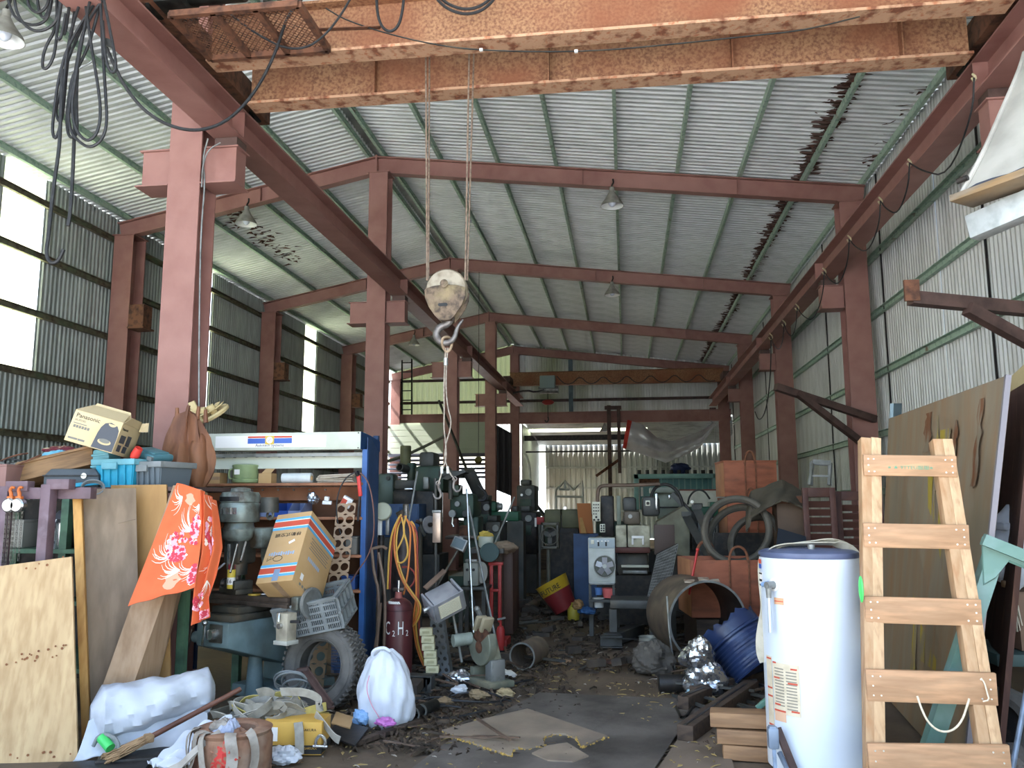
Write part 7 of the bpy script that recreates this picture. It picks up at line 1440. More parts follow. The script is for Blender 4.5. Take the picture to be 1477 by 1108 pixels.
t = th('fire_extinguisher', 'small red extinguisher on the floor at the foot of the brown cabinet', 'extinguisher', 722, 0, 8.75); u = at(722, 900, Y=8.75); M().lathe([(0, .0), (.042, 0), (.045, .01), (.045, .2), (.03, .24), (.012, .25), (.012, .3), (0, .3)], (u.x, 8.75, .02), (0, 0, 1), 20).ob('bottle', red_st, t, world=True); M().bar((u.x-.03, 8.75, .33), (u.x+.05, 8.75, .35), .02, .02).ob('lever', chrome, t, world=True); M().cyl((u.x, 8.75, 0), (u.x, 8.75, .03), .045).ob('foot_ring', black, t, world=True)
t = th('enamel_pot', 'pale pot with a yellow cloth in it on top of the brown cabinet', 'pot', 701, 0, 9.4); c = at(701, 790, Y=9.4); M().lathe([(0, 0), (.07, 0), (.085, .02), (.088, .12), (.094, .125), (.08, .125), (.078, .02), (0, .015)], c, (0, 0, 1), 26).ob('pot', mat('pale_pot', '#b9bdb0', r=.4), t, world=True); I_ = MW[t].inverted() @ c; crumple(I_+Vector((0, 0, .13)), (.08, .07, .06), mat('mustard_cloth', '#b8a04a', r=.8), t, 'cloth', 90, .4); crumple(I_+Vector((.2, 0, .0)), (.14, .1, .07), mat('brown_rag', '#7a6a58', r=.9), t, 'rag', 91, .4)
u = at(701, 790, Y=9.4); t = th('pot_bench', 'dark bench with rags carrying the pale pot beside the brown cabinet', 'bench', 705, 0, 9.4); M().box((u.x+.02, 9.45, u.z-.03), (.4, .4, .05)).ob('top', dgrey, t, world=True); M().box((u.x+.02, 9.5, (u.z-.06)/2), (.34, .3, u.z-.06)).ob('body', dt, t, world=True)
t = th('drum_cover', 'dark green round drum cover leaning below the pale pot', 'lid', 706, 797, 9.1); pc(t, 'disc', mat('deep_green', '#1f3a36', r=.5), 706, 797, 13, 9.15, .03, (.1, -1, .2)); pc(t, 'rim', mat('deep_green2', '#2b4a44', r=.5), 706, 797, 13.6, 9.14, .035, (.1, -1, .2), ring=.92)
t = th('work_light', 'square work light with a dark lens hanging among the clutter', 'light', 663, 784, 8.3); c = at(663, 785, Y=8.3); t.location = c; R_2 = Euler((-.3, .35, -.2)); t.rotation_euler = R_2; MW[t] = Matrix.LocRotScale(c, R_2.to_matrix(), None); M().box((0, 0, 0), (.15, .06, .12)).ob('frame', grey_metal, t, bev=.006); M().box((0, -.032, 0), (.12, .006, .09)).ob('lens', mat('dark_lens', '#3c4a48', r=.15), t); M().box((-.02, .05, .06), (.04, .06, .03)).ob('bracket', grey_metal, t); M().cyl((0, .03, -.05), (-.1, .1, -.75), .012).ob('stem', dgrey, t)
# vertical rods & stand lamp
u = at(630, 860, Y=8.2); t = th('stand_lamp', 'pole with a bright pinkish metal cover in front of the machines', 'lamp', 629, 0, 8.2); M().cyl((at(628, 700, Y=8.2).x, 8.2, at(628, 690, Y=8.2).z), (u.x, 8.2, 0), .016).ob('pole', dgrey, t, world=True); pb(t, 'cover', mat('pinkish_metal', '#cdb5a2', '#b39a88', s=9, r=.3, m=.5), 624, 739, 635, 783, 8.15, .06); pb(t, 'cap', grey_metal, 623, 736, 636, 740, 8.14, .08); u2 = at(629, 780, Y=8.2); M().box((u.x, 8.2, .01), (.25, .25, .02)).ob('foot', dgrey, t, world=True)
for k, (p, q, Y) in enumerate((((673, 705), (678, 812), 8.6), ((676, 730), (690, 800), 8.7), ((602, 680), (590, 750), 9.0), ((742, 717), (718, 775), 10.5))):
    a, c = at(*p, Y=Y), at(*q, Y=Y-.1); d = c-a; e = c+d*(-c.z/d.z) if d.z < 0 else c; e.z = max(e.z, .01)
    t = thing('steel_rod', ('tall pale rod standing upright in front of the drill press', 'pale rod leaning right beside the tall upright rod', 'thin bright rod leaning behind the gas cylinders', 'pale rod leaning left over the brown cabinet')[k], 'rod', (e.x, e.y, 0)); M().cyl(a, e, .012, n=8).ob('rod', grey_metal if k else chrome, t, world=True)
t = th('grey_disc', 'thin pale metal disc on a shaft behind the hoses', 'disc', 620, 757, 8.4); pc(t, 'disc', fl_m, 620, 757, 13, 8.4, .015, (.75, -.65, .1)); pc(t, 'hub', black_metal, 620, 757, 3, 8.38, .05, (.75, -.65, .1)); pt(t, 'shaft', iron, [(600, 752), (612, 756), (620, 757)], .02, 8.45, 0); pt(t, 'bracket', grey_metal, [(607, 748), (608, 765), (613, 773)], .015, 8.45, 1); pt(t, 'post', dgrey, [(606, 760), (606, 1000)], .02, 8.47, 0)
# fans, bucket, heater
t = th('pedestal_fan', 'dark square fan on a pole at the left of the bucket', 'fan', 790, 0, 12.0); dfan = mat('dirty_fan', '#605d50', '#4b493f', s=5, r=.5)
for q in ((780, 754, 806, 758), (780, 788, 806, 792), (780, 754, 784, 792), (802, 754, 806, 792)): pb(t, 'frame', dfan, *q, 11.9, .2)
pc(t, 'shroud', dfan, 793, 773, 13, 11.9, .12, ring=.92)
for k in range(3): a = k*2.1+.5; c = at(793, 773, Y=11.95); M().bar(c, c+Vector((math.cos(a)*.11, 0, math.sin(a)*.11)), .06, .01, up=(0, -1, 0)).ob('blade', dgrey, t, world=True)
pc(t, 'hub', dgrey, 793, 773, 2.5, 11.93, .06); u = at(791, 792, Y=12.0); M().cyl((u.x, 12.0, u.z), (u.x, 12.0, 0), .03).ob('pole', dfan, t, world=True); M().box((u.x, 12, .02), (.4, .4, .04)).ob('foot', dgrey, t, world=True)
c = at(806, 862, Y=11.6); t = thing('red_bucket', 'big red bucket with a yellow band tilted in the aisle', 'bucket', (c.x, 11.6, .0)); tx = Vector((-.5, .05, .9)).normalized(); o_ = Vector((c.x+.1, 11.6, .09)); M().lathe([(0, .0), (.15, 0), (.16, .01), (.205, .27), (.2, .27), (.155, .02), (0, .015)], o_, tx, 30).ob('lower_body', mat('dark_red_plastic', '#7d2a2c', r=.45), t, world=True); M().lathe([(.206, .27), (.232, .42), (.238, .43), (.225, .43), (.2, .27)], o_, tx, 30).ob('yellow_band', mat('yellow_plastic', '#c2a02c', r=.45), t, world=True); q = o_+tx*.35; n_ = Vector((-.1, -1, -.12)).normalized()
o2 = text('FUTURE', .1, ink, t, MW[t].inverted() @ (q+n_*.236), basis((.9, -.1, .5), n_), sx=.8)
t = th('yellow_jug', 'yellow jug on the floor right of the tilted bucket', 'jug', 827, 0, 11.3); c = at(827, 862, Y=11.3); M().lathe([(0, 0), (.075, 0), (.08, .02), (.078, .13), (.05, .17), (.03, .19), (.03, .22), (0, .22)], (c.x, 11.3, 0.0), (0, 0, 1), 22).ob('body', mat('dirty_yellow', '#a89a35', r=.5), t, world=True); M().tube([(c.x+.07, 11.3, .14), (c.x+.11, 11.3, .12), (c.x+.1, 11.3, .06)], .01, smooth=1).ob('handle', bpy.data.materials['dirty_yellow'], t, world=True)
hv = mat('pale_heater_case', '#b5bab4', '#a3a8a2', s=5, r=.5); t = th('fan_heater', 'pale upright fan heater with a control strip above its grille', 'heater', 867, 0, 9.9); Yf = 9.85
pb(t, 'case', hv, 848, 776, 888, 842, Yf+.03, .28, .012); pb(t, 'control_strip', mat('blue_grey_strip', '#9aa6ab', r=.5), 849, 777, 887, 791, Yf+.015, .02)
for x in (862, 873): pb(t, 'switch', black, x, 782, x+2.5, 788, Yf, .02)
for x in (861, 867, 872, 876): pb(t, 'indicator', white_print, x, 780, x+2.5, 781.5, Yf, .02)
pb(t, 'dial_plate', cream_p, 852, 779, 857, 785, Yf, .02); pb(t, 'front_plate', hv, 850, 795, 886, 839, Yf+.02, .02); pc(t, 'grille_ring', grey_metal, 872, 817, 15.5, Yf+.01, .04, ring=.93); pc(t, 'grille_back', mat('dark_recess', '#55584f', r=.6), 872, 817, 14.5, Yf+.02, .03)
for k in range(5): a = k*1.257+.3; c = at(872, 817, Y=Yf-.02); M().bar(c+Vector((math.cos(a)*.02, 0, math.sin(a)*.02)), c+Vector((math.cos(a)*.1, .01, math.sin(a)*.1)), .06, .008, up=(.3, -1, 0)).ob('blade', fl_m, t, world=True)
pc(t, 'hub', hv, 872, 817, 3, Yf-.03, .04)
for x in (851, 885):
    u = at(x, 842, Y=9.95); M().bar((u.x, 9.95, u.z), (u.x, 9.95, 0), .03, .03).ob('leg', dgrey, t, world=True)
pb(t, 'foot_bar', grey_metal, 850, 841, 886, 844, 9.87, .26)
for k, (x0, y0, x1, y1, cc_, lab) in enumerate(((858, 848, 869, 858, '#4d73a8', 'blue plastic tub under the fan heater'), (869, 849, 887, 862, '#c8605c', 'salmon red plastic tub under the fan heater'), (855, 863, 872, 876, '#b9b8b2', 'white tin on the floor below the fan heater'), (832, 876, 858, 886, '#2c4f78', 'blue rag on the floor left of the fan heater'), (826, 866, 842, 880, '#8c6e46', 'tan lump on the floor right of the yellow jug'))):
    m_ = mat('tub_%s' % 'abcde'[k], cc_, r=.6); u = at((x0+x1)/2, y1, Y=10.0-(.2 if k > 2 else 0)); t = thing(('plastic_tub', 'plastic_tub', 'tin', 'rag', 'rag')[k], lab, ('tub', 'tub', 'tin', 'rag', 'rag')[k], (u.x, u.y, max(u.z, 0)))
    w_, h_ = (x1-x0)*9.9/1208, (y1-y0)*9.9/1208
    if k < 3: M().lathe([(0, 0), (w_*.42, 0), (w_*.5, h_), (w_*.46, h_), (w_*.4, .01), (0, .01)], n=24).ob('body', m_, t); M().lathe([(w_*.5, h_-.01), (w_*.53, h_-.008), (w_*.53, h_), (w_*.5, h_)], n=24).ob('rim', m_, t)
    else: crumple((0, 0, h_*.5), (w_*.5, .12, h_*.5), m_, t, 'rag', 100+k, .35)
t = th('tub_shelf', 'low dark shelf under the fan heater holding the plastic tubs', 'shelf', 872, 0, 10.0); u = at(872, 862, Y=10); M().box((u.x, 10.05, u.z-.03), (.36, .3, .03)).ob('board', dgrey, t, world=True)
for x in (-.15, .15): M().box((u.x+x, 10.05, (u.z-.04)/2), (.04, .25, u.z-.045)).ob('leg', dgrey, t, world=True)
# bench of H beams, pots, wedges on the right of the aisle
t = th('steel_bench', 'low dark bench of heavy steel sections right of the aisle', 'bench', 915, 0, 9.5); pb(t, 'top', dgrey, 880, 866, 957, 879, 9.4, .5)
for x in (884, 952): u = at(x, 879, Y=9.45); M().box((u.x, 9.5, u.z/2), (.08, .1, u.z)).ob('leg', dgrey, t, world=True); M().box((u.x, 9.82, u.z/2), (.08, .1, u.z)).ob('leg', dgrey, t, world=True)
t = th('aluminium_pot', 'small dull aluminium pot on the floor under the steel bench', 'pot', 936, 0, 9.1); u = at(936, 920, Y=9.1); M().lathe([(0, 0), (.075, 0), (.1, .02), (.105, .13), (.112, .135), (.098, .13), (.092, .03), (0, .012)], (u.x, 9.1, 0.0), (0, 0, 1), 30).ob('pot', mat('dull_aluminium', '#a5a498', r=.4, m=.5), t, world=True); M().bar((u.x+.1, 9.1, .11), (u.x+.16, 9.1, .12), .03, .012).ob('handle', grey_metal, t, world=True)
for k, (p, q, w_, h_, lab) in enumerate((((866, 926), (897, 926), .14, .12, 'dark steel I section offcut lying in the aisle'), ((880, 915), (920, 893), .16, .12, 'dark wedge shaped steel block beside the bench'), ((858, 948), (902, 948), .12, .03, 'flat rusty plate offcut on the aisle floor'), ((760, 878), (792, 852), .14, .12, 'dark bent pipe end lying left of the tilted bucket'), ((795, 950), (820, 946), .08, .02, 'pale wood chip lying beside the short pipe'))):
    a, c = at(*p, Z=.06 if k != 1 else .12), at(*q, Z=.06 if k != 1 else .18); t = thing('steel_offcut' if k != 4 else 'wood_chip', lab, 'offcut', (a.x, a.y, 0))
    if k == 0: a.z = c.z = .065; M().ibeam(a, c, .12, .12, .015, .015).ob('section', dgrey, t, world=True)
    elif k == 3: a.z = c.z = .06; M().tube([a, a.lerp(c, .5)+Vector((.05, 0, 0)), c], .06, 12, smooth=2).ob('pipe', ps, t, world=True)
    else: a.z = c.z = h_/2+.005; M().bar(a, c, w_, h_).ob('block', rust_brown if k == 2 else (plank_m if k == 4 else dgrey), t, world=True, bev=.005)

# machines along the back of the aisle -------------------------------------------------
t = th('blue_cabinet', 'dull blue steel cabinet behind the gas cylinders', 'cabinet', 578, 0, 11.0); pb(t, 'body', dblue, 548, 727, 604, 775, 11, .6, .01); u = at(576, 775, Y=11); M().box((u.x, 11.3, u.z/2), (.45, .5, u.z)).ob('plinth', dgrey, t, world=True); pb(t, 'door', dblue, 551, 731, 576, 772, 10.98, .02); pb(t, 'door', dblue, 578, 731, 602, 772, 10.98, .02); pc(t, 'handle', grey_metal, 573, 750, 1.2, 10.96, .03)
t = th('green_tank', 'dark grey green upright tank left of the blue cabinet', 'tank', 552, 0, 12.5); pb(t, 'body', mat('grey_green_tank', '#4b5a54', '#3d4a45', s=4, r=.4, m=.2), 543, 683, 567, 730, 12.5, .3, .05); u = at(555, 728, Y=12.6); M().cyl((u.x, 12.65, 0), (u.x, 12.65, u.z+.1), .1).ob('leg', dgrey, t, world=True); pc(t, 'port', dgrey, 560, 690, 3, 12.48, .05)
t = th('black_compressor', 'black compressor with a bright top strip above the blue cabinet', 'compressor', 590, 0, 12.0); pb(t, 'body', black_metal, 566, 706, 602, 735, 11.9, .5, .05); pb(t, 'top', dgrey, 569, 692, 603, 706, 12, .4, .03); pb(t, 'strip', chrome, 583, 704, 595, 707, 11.85, .06); u = at(584, 733, Y=12); M().box((u.x, 12.3, u.z/2), (.35, .4, u.z+.02)).ob('stand', dgrey, t, world=True); pc(t, 'pipe_mouth', dgrey, 584, 676, 6, 12.1, .3, (-.3, -1, .1), ring=.75); pc(t, 'filter', dgreen, 594, 683, 7, 12.2, .3, (0, 0, 1)); pc(t, 'filter', olive, 585, 660, 8, 12.3, .35, (0, 0, 1)); pt(t, 'riser', dgrey, [(594, 668), (596, 690), (596, 706)], .05, 12.25, 1)
t = th('dark_machine', 'dark tall machine body between compressor and drill press', 'machine', 615, 0, 11.5); pb(t, 'body', black_metal, 600, 708, 625, 800, 11.4, .6, .03); pb(t, 'head', dgreen, 598, 672, 640, 710, 11.5, .6, .05); pb(t, 'oil_pot', grey_metal, 610, 688, 618, 706, 11.4, .1, .03); u = at(613, 800, Y=11.4); M().box((u.x, 11.7, u.z/2), (.4, .6, abs(u.z))).ob('base', dgrey, t, world=True); pb(t, 'top_tank', dgrey, 604, 652, 626, 673, 11.6, .4, .05)
t = th('drill_press', 'dark green drill press with round knobs behind the tall upright rod', 'machine', 665, 0, 11.0); pb(t, 'head', dgreen, 648, 712, 684, 748, 10.9, .6, .06); pb(t, 'nose', dgreen, 649, 699, 662, 716, 10.85, .3, .05); pb(t, 'arm', dgrey, 632, 679, 668, 688, 11, .25, .03); pc(t, 'hand_knob', grey_metal, 660, 727, 4, 10.85, .06); pc(t, 'hand_knob', grey_metal, 653, 741, 5.5, 10.82, .08); pc(t, 'hub', dgrey, 672, 741, 5, 10.85, .08); pt(t, 'lever', chrome, [(653, 745), (652, 755), (654, 760)], .015, 10.8, 0); pb(t, 'column', dgreen, 668, 745, 690, 830, 11.0, .4, .03); u = at(678, 830, Y=11); M().box((u.x, 11.2, max(.05, u.z/2)), (.5, .7, max(.1, u.z))).ob('base', dgreen, t, world=True); pb(t, 'table', iron, 642, 773, 690, 778, 10.8, .5); pc(t, 'motor', dgrey, 684, 697, 9, 11.2, .4, (-.3, -.5, .8)); pb(t, 'lever_box', rust_brown, 662, 758, 674, 775, 10.85, .2, .02); pt(t, 'hose', black, [(690, 700), (702, 712), (700, 722), (690, 722)], .02, 10.9, 1)
t = th('curved_cowl', 'dark curved sheet metal cowl above the drill press', 'cowl', 655, 683, 10.6); M().slab([at(636, 690, Y=10.6), at(668, 677, Y=10.6), at(672, 681, Y=10.6), at(645, 692, Y=10.6)], .3).ob('cowl', dgrey, t, world=True); pt(t, 'support', dgrey, [(650, 690), (650, 720)], .03, 10.8, 0)
t = th('green_lathe', 'dark green lathe behind the brown cabinet', 'lathe', 722, 0, 13.0); pb(t, 'bed', mat('lathe_green', '#1f5a40', '#19482f', s=5, r=.5), 700, 738, 748, 752, 13, .4, .02); pb(t, 'headstock', bpy.data.materials['lathe_green'], 700, 724, 716, 738, 13, .4, .04); pc(t, 'chuck', grey_metal, 719, 731, 5, 13.1, .12, (1, 0, 0)); pb(t, 'tailstock', dgrey, 738, 730, 746, 738, 13.05, .25, .03)
for x in (704, 744): u = at(x, 752, Y=13.1); M().box((u.x, 13.2, u.z/2), (.25, .35, u.z)).ob('leg', dgrey, t, world=True)
t = th('brass_valve', 'brassy block hanging beside the fourth middle column', 'weight', 690, 664, 19.35); c = at(690, 664, Y=19.35); M().lathe([(0, -.08), (.07, -.08), (.09, -.03), (.09, .04), (.06, .08), (0, .08)], c, (.4, -1, .3), 8).ob('block', mat('dark_brass', '#6b6233', r=.5, m=.3), t, world=True); M().cyl(c+Vector((0, 0, .05)), (c.x, 19.38, zroof(c.x)-.29), .006).ob('cord', black, t, world=True)
for k, (x0, y0, x1, y1, Y, m_, lab) in enumerate(((742, 738, 775, 800, 14.5, black_metal, 'black machine block deep in the aisle left of the fan'), (700, 752, 722, 800, 12.4, dgrey, 'dark grey machine block below the green lathe'), (745, 700, 772, 738, 17, dgrey, 'dark covered machine near the last middle column'), (690, 722, 706, 780, 12.8, black_metal, 'black cabinet between drill press and green lathe'), (815, 762, 850, 830, 13.5, black_metal, 'black machine body behind the fan heater'))):
    t = th('machine_block', lab, 'machine', (x0+x1)/2, 0, Y); pb(t, 'body', m_, x0, y0, x1, y1, Y, .7, .04); u = at((x0+x1)/2, y1, Y=Y); M().box((u.x, Y+.35, max(.03, u.z/2)), ((x1-x0)*Y/1208*.9, .6, max(.06, u.z))).ob('base', dgrey, t, world=True); xm = (x0+x1)/2; pb(t, 'motor', dgrey, xm-8, y0-8, xm+6, y0, Y+.1, .4, .04); pc(t, 'pulley', grey_metal, xm+4, y0+10, 5, Y-.03, .06); pc(t, 'dial', chrome, xm-6, y0+14, 2, Y-.02, .03); pb(t, 'panel', dgreen, xm-9, y0+20, xm+8, y0+34, Y-.02, .03)
t = th('pink_reflector', 'small red reflector with a bright edge beside the olive cover', 'reflector', 779, 752, 13.0); pb(t, 'plate', red_st, 774, 746, 785, 757, 13, .06); pb(t, 'edge', white_print, 771, 747, 774, 760, 12.98, .04); u = at(778, 757, Y=13); M().bar((u.x, 13.02, u.z), (u.x, 13.02, 0), .03).ob('post', dgrey, t, world=True)
t = th('olive_cover', 'olive green arched machine cover in the middle of the hall', 'machine', 812, 0, 12.6); pb(t, 'left_door', olive, 785, 735, 809, 762, 12.5, .5, .02); pb(t, 'right_door', olive, 810, 735, 836, 762, 12.5, .5, .02); c = at(812, 737, Y=12.6); M().lathe([(.0, 0), (.28, 0), (.28, .4), (0, .4)], (c.x, 12.55, c.z-.05), (0, 1, 0), 20, a0=0, a1=PI).ob('arched_top', black_metal, t, world=True); u = at(812, 762, Y=12.6); M().box((u.x, 12.85, u.z/2), (.45, .5, u.z)).ob('base', black_metal, t, world=True); pc(t, 'lamp', chrome, 815, 733, 2.5, 12.5, .08)
t = th('orange_board', 'orange brown board leaning right of the olive cover', 'board', 843, 0, 12.0); M().slab([at(836, 770, Y=12.0), at(856, 770, Y=12.0), at(852, 727, Y=12.2), at(832, 727, Y=12.2)], .02).ob('board', mat('orange_brown_ply', '#9b6034', r=.7), t, world=True); M().slab([at(838, 770, Y=11.9), at(846, 770, Y=11.9), at(840, 748, Y=12.1), at(836, 748, Y=12.1)], .02).ob('offcut', ply_yel, t, world=True); u = at(845, 770, Y=12); M().box((u.x, 12.15, u.z/2), (.35, .3, u.z)).ob('rest', dblue, t, world=True)
t = th('control_box', 'cream control box with rows of black knobs on a dark column', 'control box', 860, 0, 11.2); pb(t, 'box', cream_p, 854, 724, 866, 752, 11.15, .1)
for r_ in range(4):
    for c_ in range(3 if r_ < 3 else 2): pc(t, 'knob', black, 856.5+c_*3.3, 728+r_*4.5, .9, 11.13, .03, n=10)
for x, y in ((860, 746), (857, 750), (863, 750)): pc(t, 'selector', black, x, y, 1.5, 11.13, .04, n=12)
pb(t, 'outlet_plate', cream_p, 865, 756, 873, 768, 11.0, .06)
for r_ in range(3):
    for c_ in range(2): pb(t, 'socket', black, 866.3+c_*3.3, 757.5+r_*3.4, 868.6+c_*3.3, 759.8+r_*3.4, 10.99, .02)
pb(t, 'column', black_metal, 866, 715, 886, 775, 11.3, .4, .02); u = at(876, 775, Y=11.3); M().box((u.x, 11.5, u.z/2), (.3, .4, u.z)).ob('base', black_metal, t, world=True); pt(t, 'conduit', tubeb, [(862, 724), (862, 708), (866, 701), (880, 700), (915, 700), (952, 698)], .025, 11.3, 2)
brn = mat('brown_grey_motor', '#5e5549', '#4a4339', s=6, r=.5, m=.2); t = th('grinder_machine', 'brown grey machine with white enamel panels and a gauge right of the control box', 'machine', 912, 0, 11.0)
pb(t, 'motor', brn, 899, 737, 924, 757, 10.9, .5, .05); pb(t, 'upper_motor', dgrey, 898, 717, 918, 738, 11.1, .45, .06); pb(t, 'cowl', dgrey, 926, 716, 952, 745, 11.0, .5, .06); pb(t, 'gauge_plate', cream_p, 931, 722, 938, 730, 10.97, .04); pc(t, 'gauge', black_metal, 934.5, 726, 2.2, 10.96, .02); pb(t, 'cylinder', chrome, 945, 712, 949, 736, 10.95, .06); wp = mat('dirty_white_enamel', '#b9b59c', '#8f8a74', s=6, r=.5, c3='#6e6450', s3=3); pb(t, 'left_panel', wp, 888, 758, 904, 792, 10.85, .4, .01); pb(t, 'right_panel', wp, 905, 758, 938, 792, 10.85, .4, .01); pb(t, 'gauge_frame', white_print, 911, 773, 929, 777, 10.82, .03); pb(t, 'gauge_frame', white_print, 911, 777, 914, 786, 10.82, .03); pb(t, 'gauge_frame', white_print, 926, 777, 929, 786, 10.82, .03); pb(t, 'table', mat('red_brown_tray', '#5a332b', r=.6), 886, 790, 938, 798, 10.7, .6, .01); pb(t, 'lower_body', dgrey, 890, 798, 935, 830, 10.9, .5, .02); u = at(912, 830, Y=10.9); M().box((u.x, 11.2, u.z/2), (.5, .6, u.z)).ob('base', black_metal, t, world=True); pc(t, 'plate', grey_metal, 909, 745, 3, 10.88, .03); pb(t, 'bright_rail', cream_p, 896, 815, 936, 819, 10.8, .05); pb(t, 'bright_rail', grey_metal, 898, 823, 934, 828, 10.8, .05); pb(t, 'left_frame', ggreen, 889, 700+15, 896, 757, 11.2, .2, .01)
t = th('green_press', 'large grey green slanting machine housing right of the grinder', 'machine', 975, 0, 11.8); M().slab([at(948, 790, Y=11.6), at(990, 800, Y=11.6), at(990, 738, Y=11.6), at(982, 730, Y=11.6), at(945, 752, Y=11.6)], .6).ob('sloping_body', mat('olive_grey_body', '#7a7862', '#66644f', s=4, r=.5, c3='#55523f', s3=3), t, world=True); pb(t, 'upper_housing', ggreen, 948, 706, 982, 750, 11.9, .5, .02); pb(t, 'lid', ggreen, 938, 703, 978, 711, 11.8, .7, .01); pb(t, 'handle', chrome, 964, 714, 967, 720, 11.87, .03); pb(t, 'seam', black_metal, 951, 731, 981, 733, 11.88, .03); u = at(968, 795, Y=11.7); M().box((u.x, 12.0, u.z/2), (.6, .6, u.z)).ob('base', dgrey, t, world=True)
M().bar(at(970, 712, Y=11.5), at(1008, 752, Y=11.4), .09, .06).ob('strut', dgrey, t, world=True); pt(t, 'black_hose', black, [(938, 722), (942, 706), (954, 698), (968, 700), (980, 712), (986, 730), (988, 744)], .022, 11.4, 2)
t = th('mesh_guard', 'dark guard of fine wire mesh with a brown plate right of the grinder', 'guard', 955, 0, 9.9); pb(t, 'plate', mat('dark_brown_plate', '#463831', r=.6), 943, 757, 974, 800, 10.2, .04); b = M()
q0, q1, q2, q3 = at(934, 862, Y=9.8), at(962, 866, Y=9.7), at(978, 785, Y=10.0), at(948, 800, Y=10.1)
for i in range(17): f_ = i/16; b.bar(q0.lerp(q1, f_), q3.lerp(q2, f_), .006); b.bar(q0.lerp(q3, f_), q1.lerp(q2, f_), .006)
tag(b.ob('wire_mesh', grey_metal, t, world=True), kind='stuff'); M().slab([q0+Vector((0, .06, 0)), q1+Vector((0, .06, 0)), q2+Vector((0, .06, 0)), q3+Vector((0, .06, 0))], .02).ob('backing', black_metal, t, world=True); u = at(955, 864, Y=9.85); M().box((u.x, 9.9, u.z/2), (.3, .1, u.z)).ob('foot', dgrey, t, world=True)
for k, (p, q, lab) in enumerate((((990, 745), (1015, 790), 'dark slanting guide bar left of the rubber rings'), ((1005, 735), (1035, 800), 'second dark slanting bar left of the rubber rings'))):
    a, c = at(*p, Y=11.0), at(*q, Y=10.6); d = c-a; e = a+d*(-(a.z-.02)/d.z); t = thing('slanting_bar', lab, 'bar', (e.x, e.y, 0)); M().bar(a, e, .1, .04, up=(0, -1, 0)).ob('bar', dgrey, t, world=True); M().bar(a, a+Vector((0, 0, .06)), .12, .06).ob('head', dgrey, t, world=True)
t = th('teal_machine', 'dark green lathe machine in front of the white panel on the right', 'lathe', 1022, 0, 12.6); pb(t, 'bed', bpy.data.materials['lathe_green'], 995, 731, 1052, 745, 12.5, .4, .02); pb(t, 'headstock', bpy.data.materials['lathe_green'], 1024, 724, 1052, 732, 12.5, .4, .02); pb(t, 'carriage', dgrey, 1002, 726, 1014, 732, 12.45, .3, .02); pc(t, 'wheel', chrome, 998, 724, 2.5, 12.5, .05); pt(t, 'hose', black, [(992, 728), (994, 716), (1004, 706), (1016, 708), (1024, 720)], .014, 12.45, 2)
for x in (1000, 1048): u = at(x, 745, Y=12.6); M().box((u.x, 12.7, u.z/2), (.25, .35, u.z)).ob('leg', dgrey, t, world=True)
t = th('steel_bars', 'dark upright bars with bright gaps below the green lathe', 'bars', 1020, 0, 12.2)
for k in range(6): u = at(1000+k*9, 747, Y=12.3); M().bar((u.x, 12.25, u.z), (u.x, 12.25, 0), .05, .05).ob('bar', grey_metal if k % 2 else dgrey, t, world=True)
# teal truck body panel, white panel, frames far back
teal_m = mat('pale_teal_enamel', '#7fa9a8', '#6c9796', s=3, r=.5); YT = 24.0
t = th('vehicle_body', 'pale teal framed truck body panel with ribs at the back right', 'panel', 972, 0, YT); pb(t, 'top_rail', teal_m, 914, 684, 1036, 690, YT, .3); pb(t, 'left_post', teal_m, 914, 684, 922, 735, YT, .3); pb(t, 'right_post', teal_m, 1028, 684, 1036, 735, YT, .3); pb(t, 'sheet', mat('teal_sheet', '#5f8f92', '#4f7d80', s=3, r=.4), 922, 690, 1028, 735, YT+.2, .1); pb(t, 'rust_patch_board', rust_brown, 922, 690, 951, 699, YT+.1, .1)
for k in range(9): pb(t, 'rib', teal_m, 953+k*8.5, 690, 956+k*8.5, 735, YT+.1, .12)
for k in range(10): pc(t, 'knob', black, 922+k*11.5, 682, 2.6, YT+.1, .15, (0, 0, 1), n=10)
for x in (918, 1032): u = at(x, 735, Y=YT); M().box((u.x, YT+.15, u.z/2), (.15, .3, u.z)).ob('leg', dgrey, t, world=True)
pb(t, 'pale_opening', white_print, 924, 703, 928, 716, YT+.18, .05); t = th('blue_lump', 'dark blue tarpaulin lump on the teal panel', 'tarpaulin', 982, 680, YT); crumple((0, .3, .1), (.28, .2, .16), mat('dark_blue_tarp', '#1b2a52', r=.6), t, 'lump', 131, .3)
t = th('white_board', 'long white board in front of the teal panel', 'board', 1010, 0, 21.0); pb(t, 'board', white_paint, 976, 707, 1046, 735, 21, .08); pb(t, 'red_edge', mat('dull_red_edge', '#8a4a44', r=.6), 976, 706, 1046, 707.5, 20.98, .1)
for x in (980, 1042): u = at(x, 735, Y=21.1); M().box((u.x, 21.1, u.z/2), (.1, .1, u.z)).ob('leg', dgrey, t, world=True)
t = th('frame_pair', 'pale grey tube frame with two peaks in front of the far wall', 'frame', 822, 0, 26.0); fr = mat('pale_tube', '#a5aaa8', r=.5, m=.2)
for pts in ([(801, 716), (802, 707), (815, 694), (828, 708)], [(828, 706), (840, 694), (841, 716)], [(802, 716), (842, 717)], [(806, 706), (822, 706)], [(815, 694), (815, 706)]): pt(t, 'tube', fr, pts, .035, 26, 0)
for x in (802, 841): u = at(x, 716, Y=26); M().bar((u.x, 26, u.z), (u.x, 26, 0), .06).ob('leg', fr, t, world=True)
